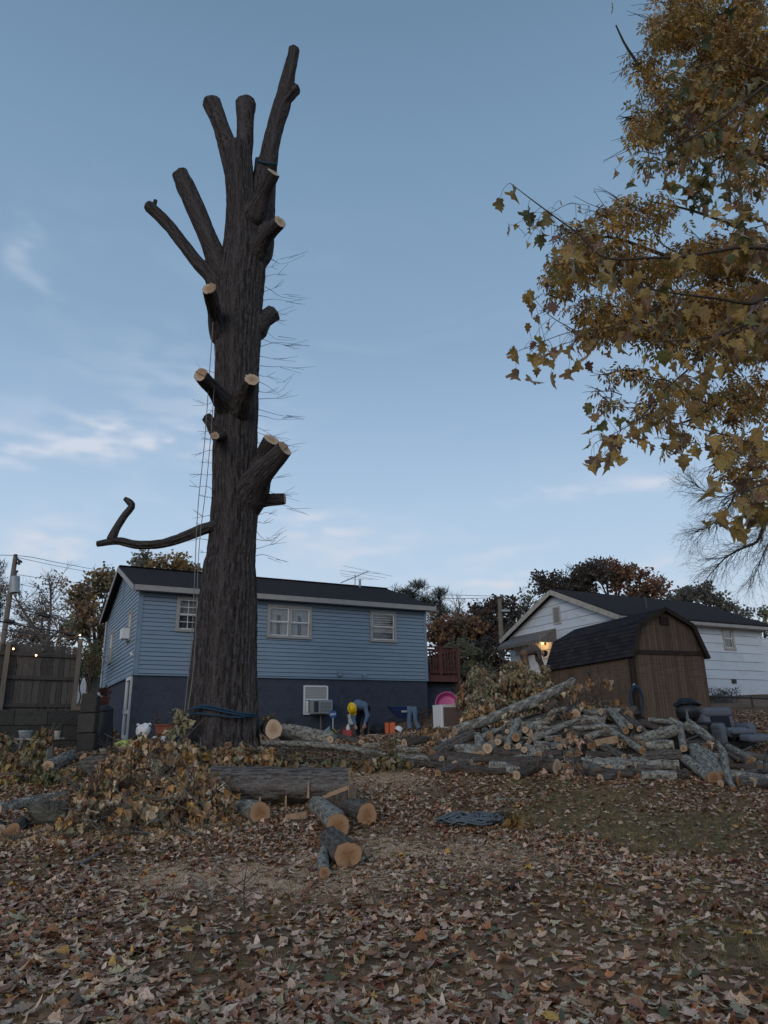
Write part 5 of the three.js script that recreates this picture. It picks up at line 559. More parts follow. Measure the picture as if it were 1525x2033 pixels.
const LEAF = [[.5, .7, .1], [1.1, 1.6, .5], [-.8, -1.0, -.3], [1.7, .7, -.7], [.5, 2.5, .5], [-1.3, .8, .7], [.3, -1.8, .3]].map(([a, b, c], i) => leafGeo(a, b, c, 40 + i, [0, 3, 1, 2, 3, 1, 0][i])).concat([[1.2, 3.2, .6, 2], [-.6, 2.2, -.8, 1], [.8, -1.4, .9, 3]].map(([a, b, c, k], i) => leafGeo(a, b, c, 140 + i, k)));
const HANG = [[.3, .5, .15], [-.5, 1.1, -.3], [.7, -.6, .3], [-.9, 1.8, .5]].map(([a, b, c], i) => leafGeo(a, b, c, 60 + i, 0));
const col = (c, r, k = .35) => { const f = 1 - k / 2 + k * r(); return new THREE.Color().setRGB(c[0] * f * (.93 + .14 * r()), c[1] * f, c[2] * f * (.9 + .2 * r())); };
function wpick(tab, r) { let s = 0; for (const t of tab) s += t[0]; let x = r() * s; for (const t of tab) { x -= t[0]; if (x <= 0) return t[1]; } return tab[0][1]; }
const DRY = [[22, [.62, .40, .285]], [22, [.48, .31, .225]], [9, [.44, .36, .235]], [18, [.30, .145, .085]], [11, [.39, .165, .065]], [8, [.24, .085, .048]], [2, [.11, .11, .055]], [2, [.48, .27, .07]], [6, [.66, .50, .385]], [6, [.19, .115, .08]]];
const WILT = [[24, [.42, .262, .14]], [16, [.46, .23, .08]], [7, [.19, .165, .085]], [20, [.58, .45, .31]], [20, [.31, .185, .105]], [3, [.48, .29, .09]], [7, [.18, .10, .06]]];
const qe = (x, y, z, o = 'YXZ') => new THREE.Quaternion().setFromEuler(new THREE.Euler(x, y, z, o));
const mk = (p, q, s) => new THREE.Matrix4().compose(p, q, typeof s === 'number' ? V(s, s, s) : s);
{ // litter on the ground, nobody could count it
  const r = RNG(31), sets = LEAF.map(() => [[], []]), root = new THREE.Group(); root.name = 'leaf_litter'; scene.add(root); tag(root, 'fallen dry leaves covering the whole yard', 'fallen leaves', null, 'stuff');
  const dens = (x, z) => { const d = -z; let k = 430 * (1 - .88 * grassy(x, z)) * (1 - .72 * dusty(x, z)) * (.32 + 1.1 * smooth(.34, .62, fbm(x * .8 + 9, z * .8, 3, 401))); return k * (d > 17 ? .55 : 1); };
  for (let cz = -26; cz < -3.6; cz += .5) for (let cx = -16; cx < 17; cx += .5) { if (Math.abs(cx + .25) > 2.2 - cz * .62) continue; if (cz < -20 && cx > 2 && cx < 9) continue; const n = dens(cx + .25, cz + .25) * .25, m = Math.floor(n + r()); for (let i = 0; i < m; i++) { const x = cx + r() * .5, z = cz + r() * .5, y = gh(x, z), k = Math.floor(r() * LEAF.length), s = .05 + .072 * Math.pow(r(), 1.6), lift = .008 + .035 * r() * r(); sets[k][0].push(mk(V(x, y + lift, z), qe((r() - .5) * .6, r() * 6.283, (r() - .5) * .6), V(s * (.7 + .5 * r()), s * (.35 + .5 * r()), s * 1.15))); const c = wpick(DRY, r); sets[k][1].push(col(c, r, .6)); } }
  sets.forEach(([m, c], i) => inst('leaf', LEAF[i], M.leaf, m, c, root));
  // grass between the leaves
  const bl = []; for (let i = 0; i < 7; i++) { const a = i * 2.4, l = .5 + .5 * h2(i, 1, 2), x = Math.cos(a) * .35, z = Math.sin(a) * .35, w = .05; bl.push([V(x - w, 0, z), V(x + w, 0, z + w), V(x + Math.cos(a) * .5 * l, l, z + Math.sin(a) * .5 * l)]); } const tg = quadG(bl), gm = [], gc = [];
  for (let i = 0; i < 60000; i++) { const z = -4 - Math.pow(r(), .8) * 17, x = (r() - .5) * 2 * (2 - z * .6), g = grassy(x, z); if (r() > .18 + .9 * g) continue; const s = .035 + .035 * r(); gm.push(mk(V(x, gh(x, z) - .002, z), qe(0, r() * 6.28, 0), V(s, s * (.7 + .7 * r()), s))); gc.push(col(wpick([[4, [.19, .155, .07]], [4, [.25, .19, .095]], [2, [.12, .12, .05]], [3, [.31, .24, .14]]], r), r, .4)); }
  tag(inst('grass', tg, M.grass, gm, gc), 'short tired lawn grass showing between the leaves', 'grass', null, 'stuff');
  const sh = []; for (let i = 0; i < 26000; i++) { const k = DUST[Math.floor(r() * DUST.length)], a = r() * 6.283, q = Math.sqrt(-2 * Math.log(1 - r() * .97)) * k[2] * .55, x = k[0] + Math.cos(a) * q * 1.25, z = k[1] + Math.sin(a) * q; sh.push(mk(V(x, gh(x, z) + .004, z), qe((r() - .5), r() * 6.28, (r() - .5)), V(.006 + .016 * r(), .004, .006 + .02 * r()))); } tag(inst('sawdust', new THREE.BoxGeometry(1, 1, 1), std([.50, .36, .25]), sh), 'pale sawdust and chips scattered around the sawn logs', 'sawdust', null, 'stuff');
}
// a heap of cut leafy branches: ellipsoids given in the photograph, leaves on and in them, bare stems
function brushPile(label, d, ells, o = {}) {
  const r = RNG(o.seed || 5), c0 = ells[0], p0 = P(c0[0], c0[1], d), t = thing('brush_pile', label, 'brush pile', V(p0.x, gh(p0.x, p0.z), p0.z)), sets = LEAF.map(() => [[], []]), tab = o.tab || WILT, ax = o.lean || V(.3, .2, .3);
  for (const [cx, cy, rx, ry, dd = 0] of ells) {
    const dist = d + dd, s = pxm(dist), c = P(cx, cy, dist), A = rx * s, B = ry * s, C = Math.min(1.3, A * .75) * (o.deep || 1), n = Math.round((o.dens || 240) * 1.7 * (A * B + A * C + B * C) * 1.3);
    for (let i = 0; i < n; i += 13) {   // sprays: a short drooping stem with a bunch of leaves
      const v = V(r() - .5, r() - .5, r() - .5).normalize().multiplyScalar(Math.pow(r(), .5)), w = .62 + .55 * fbm(v.x * 2.4 + cx, v.y * 2.4 + v.z * 2, 3, 5), h = V(c.x + v.x * A * w, c.y + v.y * B * w, c.z + v.z * C * w), dir = V(v.x + (r() - .5) * .8, .25 * r() - .25, v.z + (r() - .4) * .9).normalize(), L = .16 + .26 * r(), tone = wpick(tab, r), k0 = Math.floor(r() * LEAF.length);
      for (let j = 0; j < 13; j++) { const f = j / 12, p = h.clone().addScaledVector(dir, L * (f - .4)).add(V((r() - .5) * .17, (r() - .5) * .15 - .10 * f * f, (r() - .5) * .17)), y0 = gh(p.x, p.z); if (p.y < y0 + .01) p.y = y0 + .01 + r() * .05; const k = (k0 + Math.floor(r() * 3)) % LEAF.length, q = .10 + .08 * r(); sets[k][0].push(mk(p.sub(t.position), qe(.4 + r() * 1.7, Math.atan2(dir.x, dir.z) + (r() - .5) * 3, (r() - .5) * 1.4), V(q * (.55 + .4 * r()), q, q * 1.15))); sets[k][1].push(col(r() < .6 ? tone : wpick(tab, r), r, .55)); }
    }
    const nb = Math.max(2, Math.round(rx / 8)); for (let i = 0; i < nb; i++) { const a = V(c.x + (r() - .5) * A * 1.2, 0, c.z + (r() - .5) * C); a.y = Math.max(gh(a.x, a.z), c.y - B * .8); const b = V(c.x + (r() - .5) * A * 2.2, c.y + B * (r() * 1.5 - .1), c.z + (r() - .1) * C * 1.1), m = a.clone().lerp(b, .5).add(V((r() - .5) * .2, .08, (r() - .5) * .2)); const gs = [stick(spline([a, m, b], 6), [.012 + .014 * r() * r(), .004], 5)]; for (let k = 0; k < 4; k++) { const u = .3 + .6 * r(), st = a.clone().lerp(m, .5).lerp(m.clone().lerp(b, u), .7), e = st.clone().add(V((r() - .5) * .5, .25 * r(), (r() - .5) * .5)); gs.push(stick([st, e], [.007, .003], 4)); } obj('branch', local(t, merge(gs)), i % 2 ? M.twig : M.paleTwig, t); }
  }
  sets.forEach(([m, c], i) => { if (m.length) inst('foliage', LEAF[i], M.leaf, m, c, t); }); return t;
}
brushPile('big heap of wilted leafy branches left of the cut tree front', 15, [[315, 1522, 88, 62, .4], [400, 1572, 62, 50, -1.9], [335, 1588, 84, 56, -1.6], [250, 1585, 90, 58, -1.5], [180, 1600, 70, 46, -1.4], [370, 1640, 84, 46, -2.3], [255, 1650, 98, 44, -2.3], [440, 1522, 60, 40, 1.2], [250, 1515, 60, 40, 1], [160, 1650, 60, 34, -2.1]], { seed: 11, dens: 400 });
brushPile('leafy cut branches lying along the foot of the tall trunk', 16.6, [[455, 1505, 75, 34], [400, 1492, 48, 30, .2], [515, 1508, 40, 24], [300, 1495, 62, 30, .6], [350, 1490, 40, 26, .3]], { seed: 12, dens: 380 });
brushPile('golden leafy branch tops in front of the block wall at far left', 17.2, [[80, 1474, 22, 34], [45, 1500, 26, 30, -.4], [60, 1552, 76, 36, -1.3], [10, 1490, 18, 46, .1], [125, 1550, 50, 26, -1.4]], { seed: 13, dens: 240, tab: [[20, [.36, .23, .07]], [14, [.30, .2, .08]], [10, [.13, .13, .06]], [9, [.4, .34, .22]], [8, [.2, .1, .05]]] });
brushPile('flattened leafy branches low at the left front of the yard', 12.2, [[235, 1640, 112, 76], [165, 1695, 76, 44, -.5], [375, 1632, 94, 70, .4], [310, 1700, 104, 48, -.5], [60, 1712, 90, 28, -.7], [20, 1745, 60, 24, -1], [420, 1690, 50, 30, -.2]], { seed: 14, dens: 380 });
brushPile('low band of green and tan leafy branches behind the big front log', 17.6, [[580, 1507, 55, 12, -.8], [660, 1516, 60, 11, -.9], [740, 1512, 50, 13, -.6], [800, 1474, 40, 10, 2.4], [780, 1506, 36, 14, -.5]], { seed: 15, dens: 200, tab: [[22, [.13, .125, .065]], [20, [.24, .17, .09]], [10, [.4, .34, .24]], [9, [.26, .13, .05]]] });
brushPile('leafy brown branches in front of the white box by the basement wall', 20.2, [[860, 1458, 50, 12], [965, 1414, 36, 24, .6], [890, 1466, 50, 10, -.8]], { seed: 16, dens: 260 });
brushPile('tall heap of wilted leafy tree tops between the deck and the shed', 22.6, [[1000, 1368, 72, 34], [960, 1345, 46, 26, 1], [1040, 1350, 40, 26, .8], [1070, 1380, 44, 30, -.5], [948, 1385, 34, 30], [985, 1402, 60, 26, -.8], [1018, 1326, 22, 18, 1.2], [962, 1416, 34, 18, -1], [1078, 1340, 14, 26, 1.4]], { seed: 17, dens: 300, tab: [[24, [.31, .23, .135]], [12, [.17, .165, .095]], [16, [.47, .39, .27]], [10, [.34, .18, .075]], [10, [.22, .13, .08]]] });
brushPile('sprays of dry leaves sticking out of the log heap before the shed wall', 20, [[1150, 1385, 48, 26], [1200, 1395, 42, 12], [1110, 1420, 30, 16, -.8], [1190, 1350, 26, 16, .8], [1020, 1422, 34, 14, -.4]], { seed: 18, dens: 34 });
brushPile('sprays of tan leaves tucked between the lower logs of the heap', 16.6, [[1130, 1510, 34, 26], [1140, 1530, 26, 12, -.4], [1150, 1460, 36, 18, 1.3], [1080, 1520, 22, 14, -.2], [1235, 1470, 20, 10, 1.2], [1410, 1480, 24, 14, .8], [1517, 1520, 16, 24, -.3]], { seed: 19, dens: 42, tab: DRY });
brushPile('small tuft of brown leaves on the lawn beside the rope heap', 12.4, [[1012, 1622, 18, 10]], { seed: 20, dens: 200, tab: [[1, [.24, .14, .05]]] });
brushPile('pale wilted spray hanging beside the rope on the trunk left side', 16.2, [[352, 1430, 13, 34]], { seed: 22, dens: 420, tab: [[3, [.36, .31, .19]], [1, [.28, .24, .12]]] });

/* ---------- trees ---------- */
// small twig clumps with leaves for crowns seen from afar
function clumpGeo(n, leaf, seed, flat = .7) { const r = RNG(seed), q = []; for (let i = 0; i < n; i++) { const c = V(r() - .5, (r() - .5) * flat, r() - .5).multiplyScalar(.95), d = V(r() - .5, r() - .6, r() - .5).normalize().multiplyScalar(leaf), s = V(r() - .5, r() - .5, r() - .5).cross(d).normalize().multiplyScalar(leaf * .36), n2 = d.clone().cross(s).normalize().multiplyScalar(leaf * .12), e = c.clone().add(d), m = c.clone().lerp(e, .5); q.push([c, m.clone().add(s).add(n2), e], [c, e, m.clone().sub(s).add(n2)]); } return quadG(q); }
const CL = { broad: [0, 1, 2].map((i) => clumpGeo(34, .26, 70 + i)), fine: [0, 1, 2].map((i) => clumpGeo(44, .16, 80 + i)), pine: [0, 1].map((i) => { const r = RNG(90 + i), q = []; for (let k = 0; k < 60; k++) { const a = r() * 6.283, e = (r() - .35) * 1.6, c = V((r() - .5) * .7, (r() - .5) * .35, (r() - .5) * .7), d = V(Math.cos(a) * Math.cos(e), Math.sin(e), Math.sin(a) * Math.cos(e)).multiplyScalar(.34), s = d.clone().cross(V(.3, 1, .2)).normalize().multiplyScalar(.022); q.push([c.clone().add(s), c.clone().sub(s), c.clone().add(d)]); } return quadG(q); }) };
function twigRec(out, p, dir, len, rad, lv, r, droop, wob = .5) { const e = p.clone().addScaledVector(dir, len), m = p.clone().lerp(e, .5).add(V((r() - .5), (r() - .5), (r() - .5)).multiplyScalar(len * .18)); e.y -= droop * len; out.push(stick(spline([p, m, e], 4), [rad, rad * .55], lv > 1 ? 5 : 3)); if (lv <= 0) return; const k = 2 + Math.floor(r() * 2.4); for (let i = 0; i < k; i++) { const t = .35 + .65 * r(), s = p.clone().lerp(m, Math.min(1, t * 2)).lerp(e, Math.max(0, t * 2 - 1)), d = dir.clone().add(V(r() - .5, r() - .5, r() - .5).multiplyScalar(2 * wob)).normalize(); twigRec(out, s, d, len * (.5 + .3 * r()), rad * .55, lv - 1, r, droop, wob); } }
// tree: crown ellipsoids in the photograph at depth d; limbs grow from the trunk into every ellipsoid
function bgTree(name, label, d, base, ells, o) {
  const r = RNG(o.seed), b = P(base[0], base[1], d), y0 = gh(b.x, b.z), t = thing(name, label, 'tree', V(b.x, Math.min(y0, b.y), b.z)), sets = (o.clump || CL.broad).map(() => [[], []]), sc = o.size || 1; let top = 0; const E = ells.map(([cx, cy, rx, ry, k = 1]) => { const dd = d + (r() - .5) * (o.spread ?? 3), s = pxm(dd), c = P(cx, cy, dd); top = Math.max(top, c.y); return { c, A: rx * s, B: ry * s, k }; });
  const fork = V(b.x, lerp(t.position.y, top, o.fork || .5), b.z), limbs = [stick(spline([V(b.x, t.position.y - .2, b.z), V(b.x + (r() - .5) * .3, lerp(t.position.y, fork.y, .5), b.z), fork], 8), [o.trunk || .28, (o.trunk || .28) * .6], 8)]; obj('trunk', local(t, limbs[0]), M.bark, t);
  const br = []; for (const e of E) { const m = fork.clone().lerp(e.c, .5).add(V((r() - .5) * .6, .3, (r() - .5) * .6)); br.push(stick(spline([fork.clone().add(V(0, (r() - .5) * .8, 0)), m, e.c], 7), [.13 * (o.limb || 1), .045 * (o.limb || 1)], 6)); for (let i = 0; i < (o.sub ?? 7); i++) { const v = V(r() - .5, r() - .35, r() - .5).normalize(), s = m.clone().lerp(e.c, .3 + .7 * r()); const q = V(e.c.x + v.x * e.A * .9, e.c.y + v.y * e.B * .9, e.c.z + v.z * e.A * .7); twigRec(br, s, q.clone().sub(s).normalize(), s.distanceTo(q) * .8, .03 * (o.limb || 1), o.bare ? 3 : 1, r, o.droop || 0, .45); } }
  obj('limbs', local(t, merge(br)), o.barkMat || M.twig, t).userData.kind = 'stuff';
  for (const e of E) { const n = Math.round((o.dens || 5.2) * e.k * (e.A * e.B * 4 + e.A * e.A) / (sc * sc)); for (let i = 0; i < n; i++) { const v = V(r() - .5, r() - .5, r() - .5).normalize().multiplyScalar(Math.pow(r(), .4)), w = .7 + .55 * fbm(v.x * 2.6 + e.c.x, v.y * 2.6 + v.z * 1.9 + e.c.y, 3, o.seed); const p = V(e.c.x + v.x * e.A * w, e.c.y + v.y * e.B * w, e.c.z + v.z * Math.min(e.A, 2.6) * w); if (fbm(p.x * .9, p.y * .9 + p.z * .6, 3, 9 + o.seed) < (o.gap ?? .4)) continue; const k = Math.floor(r() * sets.length), s = sc * (.65 + .6 * r()); sets[k][0].push(mk(p.sub(t.position), qe((r() - .5) * .9, r() * 6.283, (r() - .5) * .9), s)); sets[k][1].push(col(wpick(o.tab, r), r, .5)); } }
  sets.forEach(([m, c], i) => { if (m.length) inst('crown', (o.clump || CL.broad)[i], o.leafMat || M.leafLive, m, c, t); }); return t;
}
const RUST = [[5, [0.226, 0.100, 0.051]], [4, [0.181, 0.090, 0.054]], [3, [0.128, 0.090, 0.054]], [2, [0.290, 0.136, 0.054]]], BROWN = [[5, [0.282, 0.176, 0.088]], [4, [0.208, 0.142, 0.082]], [3, [0.184, 0.158, 0.086]], [1, [0.392, 0.221, 0.086]]], DKB = [[5, [0.066, 0.046, 0.034]], [4, [0.090, 0.054, 0.036]], [2, [0.048, 0.042, 0.031]]], GOLD = [[5, [0.304, 0.181, 0.051]], [4, [0.232, 0.145, 0.058]], [2, [0.160, 0.123, 0.051]]], PINE = [[5, [0.065, 0.080, 0.051]], [3, [0.087, 0.084, 0.058]], [1, [0.051, 0.061, 0.043]]], OLIVE = [[4, [0.154, 0.154, 0.081]], [3, [0.117, 0.128, 0.073]], [2, [0.217, 0.181, 0.090]]], GREY = [[4, [0.158, 0.147, 0.119]], [3, [0.208, 0.173, 0.121]], [2, [0.121, 0.121, 0.103]]];
bgTree('oak_tree', 'brown leaved oak behind the left gable of the blue house', 44, [188, 1345], [[188, 1160, 42, 32], [152, 1182, 30, 28], [215, 1170, 26, 30], [178, 1225, 46, 36], [150, 1250, 24, 24], [196, 1262, 32, 36], [228, 1150, 16, 16]], { seed: 3, tab: BROWN, gap: .42, trunk: .35, fork: .35 });
bgTree('bare_tree', 'nearly bare grey pink tree behind the left board fence', 47, [85, 1340], [[95, 1210, 46, 40, .35], [60, 1240, 44, 36, .35], [30, 1185, 36, 40, .22], [120, 1250, 34, 34, .4], [100, 1165, 30, 26, .15]], { seed: 4, tab: [[3, [.30, .20, .16]], [2, [.22, .16, .12]]], bare: true, sub: 12, gap: .40, barkMat: M.paleTwig, clump: CL.fine, size: .9 });
bgTree('bare_tree', 'second bare tree with brown leaf tufts low behind the left fence', 50, [55, 1335], [[65, 1262, 36, 20, .8], [30, 1262, 34, 22, .7], [105, 1275, 30, 18, .8]], { seed: 24, tab: [[3, [.22, .14, .10]], [2, [.17, .12, .09]]], bare: true, barkMat: M.paleTwig, sub: 8, gap: .38, clump: CL.fine });
bgTree('pine_tree', 'dark evergreen cut off by the left picture edge', 46, [-22, 1330], [[-12, 1135, 20, 24], [-16, 1175, 26, 30], [-14, 1215, 24, 24]], { seed: 5, tab: PINE, clump: CL.pine, gap: .3, dens: 9 });
bgTree('dark_tree', 'small dark treetop above the blue house roof at left', 48, [281, 1330], [[281, 1112, 16, 12], [274, 1124, 12, 10], [292, 1122, 14, 10]], { seed: 6, tab: GREY, gap: .3, trunk: .2 });
bgTree('golden_tree', 'golden treetop above the blue house roof beside the trunk', 46, [345, 1330], [[342, 1118, 32, 16], [318, 1126, 18, 12], [374, 1130, 24, 14], [395, 1137, 16, 10]], { seed: 7, tab: GOLD, gap: .34, trunk: .25 });
bgTree('pine_tree', 'left of two dark pines past the right end of the blue roof', 50, [815, 1340], [[812, 1170, 20, 14], [832, 1168, 16, 14], [796, 1180, 20, 12], [825, 1190, 24, 14], [846, 1195, 14, 14]], { seed: 8, tab: PINE, clump: CL.pine, gap: .34, dens: 8, trunk: .22, fork: .75 });
bgTree('pine_tree', 'right of two dark pines past the right end of the blue roof', 50, [873, 1340], [[872, 1182, 16, 14], [868, 1205, 22, 16], [884, 1222, 18, 14], [862, 1230, 18, 14]], { seed: 9, tab: PINE, clump: CL.pine, gap: .34, dens: 8, trunk: .22, fork: .7 });
bgTree('bare_tree', 'slender pale bare tree right of the pines', 55, [912, 1330], [[908, 1205, 16, 24, .3], [915, 1230, 16, 18, .3]], { seed: 10, tab: [[1, [.2, .17, .14]]], bare: true, sub: 9, clump: CL.fine, size: .7, barkMat: M.paleTwig });
bgTree('autumn_tree', 'rust red tree behind the deck railing', 45, [900, 1345], [[902, 1246, 42, 24], [870, 1258, 32, 22], [935, 1238, 30, 24], [885, 1280, 30, 16, .7]], { seed: 11, tab: RUST, gap: .36, trunk: .25 });
bgTree('autumn_tree', 'dark rust tree left of the middle utility pole', 48, [965, 1340], [[968, 1212, 32, 26], [950, 1240, 34, 30], [985, 1240, 26, 32], [1000, 1205, 24, 22], [960, 1270, 40, 22]], { seed: 12, tab: [[4, [.085, .045, .03]], [3, [.065, .045, .03]], [2, [.11, .06, .03]]], gap: .37, trunk: .25 });
bgTree('autumn_tree', 'grey brown tree right of the middle utility pole', 50, [1030, 1335], [[1030, 1208, 30, 24], [1012, 1235, 26, 28], [1050, 1195, 22, 18], [1000, 1268, 30, 26]], { seed: 13, tab: GREY, gap: .4, trunk: .25 });
bgTree('dark_tree', 'dense dark oak rising left behind the white house roof', 52, [1130, 1330], [[1120, 1152, 46, 28], [1085, 1172, 26, 20], [1150, 1165, 36, 24], [1175, 1130, 34, 20], [1140, 1135, 30, 16], [1072, 1150, 16, 12]], { seed: 14, tab: DKB, gap: .33, trunk: .4, dens: 6 });
bgTree('oak_tree', 'rust brown oak with gaps behind the white house ridge', 54, [1235, 1330], [[1205, 1122, 24, 14], [1240, 1135, 34, 18], [1222, 1160, 30, 16, .7], [1270, 1150, 26, 20], [1295, 1165, 28, 18], [1265, 1178, 40, 16, .7], [1190, 1150, 20, 22, .6]], { seed: 15, tab: RUST, gap: .42, trunk: .35 });
bgTree('grey_tree', 'grey green tree behind the right part of the white house roof', 56, [1400, 1330], [[1350, 1186, 28, 12], [1385, 1180, 34, 16], [1420, 1192, 28, 14], [1450, 1206, 26, 12], [1330, 1196, 22, 10], [1476, 1218, 16, 8]], { seed: 16, tab: GREY, gap: .38, trunk: .3 });
bgTree('dark_tree', 'dark treetop just past the white house at right border', 60, [1535, 1330], [[1522, 1222, 12, 12], [1530, 1245, 14, 14]], { seed: 17, tab: OLIVE, gap: .3 });
bgTree('shrub', 'yellow green drooping shrub between the fence and the blue house', 27, [182, 1345], [[180, 1290, 15, 14], [176, 1310, 16, 16], [186, 1322, 11, 14], [190, 1298, 9, 18]], { seed: 18, tab: [[4, [.19, .15, .05]], [3, [.12, .12, .045]], [2, [.14, .08, .04]]], gap: .2, clump: CL.fine, size: .42, trunk: .06, limb: .25, dens: 5 });
for (const [lab, x, y, rx, ry, d, tab, s] of [['dark undergrowth below the rust tree behind the deck', 915, 1310, 55, 32, 38, OLIVE, 31], ['dark bushes left of the white house porch', 975, 1300, 40, 36, 39, DKB, 32], ['olive bushes between the deck and the leafy heap', 935, 1340, 40, 22, 31, OLIVE, 33], ['dark bushes low behind the left board fence', 60, 1300, 70, 24, 42, GREY, 34], ['low bushes behind the fence by the far house', 160, 1325, 40, 22, 44, OLIVE, 35]]) bgTree('bush', lab, d, [x, y + ry], [[x, y, rx, ry], [x - rx * .5, y + ry * .4, rx * .6, ry * .6], [x + rx * .5, y + ry * .35, rx * .55, ry * .6]], { seed: s, tab, gap: .25, trunk: .06, limb: .3, size: .7, fork: .4, spread: 2 }).userData.category = 'bush';
{ // far woods closing the horizon
  const r = RNG(88), m = [], c = []; for (let i = 0; i < 5200; i++) { const a = (r() - .5) * 2.6, d = 74 + r() * 26, x = Math.sin(a) * d, z = -Math.cos(a) * d, h = farY(x, z) + 7.2 * Math.pow(r(), .7) * (.5 + .7 * fbm(a * 9, 3, 2, 5)); m.push(mk(V(x, h, z), qe(r(), r() * 6, r()), 1.8 + r())); c.push(col(wpick([[3, [.075, .052, .034]], [2, [.06, .055, .035]], [1, [.10, .055, .03]]], r), r, .4)); } tag(inst('far_woods', CL.broad[0], M.leaf, m, c), 'far autumn woods along the horizon', 'woods', null, 'stuff'); }

/* bare tree hanging in from the right */
{ const d = 21, b = P(1640, 1400, d), t = thing('bare_tree', 'bare fine twigged tree hanging in from the right above the white house', 'tree', V(b.x, gh(b.x, b.z), b.z)), r = RNG(51), gs = [], tw = [];
  obj('trunk', local(t, stick(spline([V(b.x, t.position.y - .2, b.z), P(1630, 1200, d), P(1610, 960, d)], 8), [.26, .16], 10)), M.bark, t);
  const limb = (pts, r0, r1, k, dirs) => { const p = pts.map(([x, y, q = 0]) => P(x, y, d + q)), s = spline(p, pts.length * 4); gs.push(stick(s, [r0, r1], 6)); for (let i = 2; i < s.length; i++) for (let j = 0; j < k; j++) { const dir = s[Math.min(i + 1, s.length - 1)].clone().sub(s[i - 1]).normalize().add(V((r() - .5) * 1.5 - .2, (r() - .5) * 1.5 - .15, (r() - .5) * 1.2)).normalize(); twigRec(tw, s[i], dir, .38 + .42 * r(), .0075, 3, r, .12, .72); } };
  limb([[1612, 985], [1560, 1010], [1525, 1030], [1503, 1075], [1470, 1090], [1440, 1108], [1412, 1138]], .075, .012, 3); limb([[1570, 1000], [1520, 955], [1468, 972], [1448, 1005], [1425, 1032], [1390, 1055]], .05, .008, 3); limb([[1560, 1010], [1540, 1060], [1520, 1090], [1500, 1140]], .04, .008, 2); limb([[1468, 972], [1440, 986], [1408, 980], [1385, 965]], .02, .006, 2); limb([[1600, 960], [1540, 925], [1480, 930], [1420, 925]], .03, .006, 1);
  obj('limbs', local(t, merge(gs)), M.twig, t); obj('twigs', local(t, merge(tw)), M.twig, t).userData.kind = 'stuff';
  const m = [], c = []; for (let i = 0; i < 90; i++) { const g = tw[Math.floor(r() * tw.length)].attributes.position, k = g.count - 1; m.push(mk(V(g.getX(k), g.getY(k), g.getZ(k)), qe(1.2 + r(), r() * 6, r()), .06)); c.push(col([.05, .035, .03], r)); } inst('leaf', LEAF[0], M.leaf, m, c, t); }

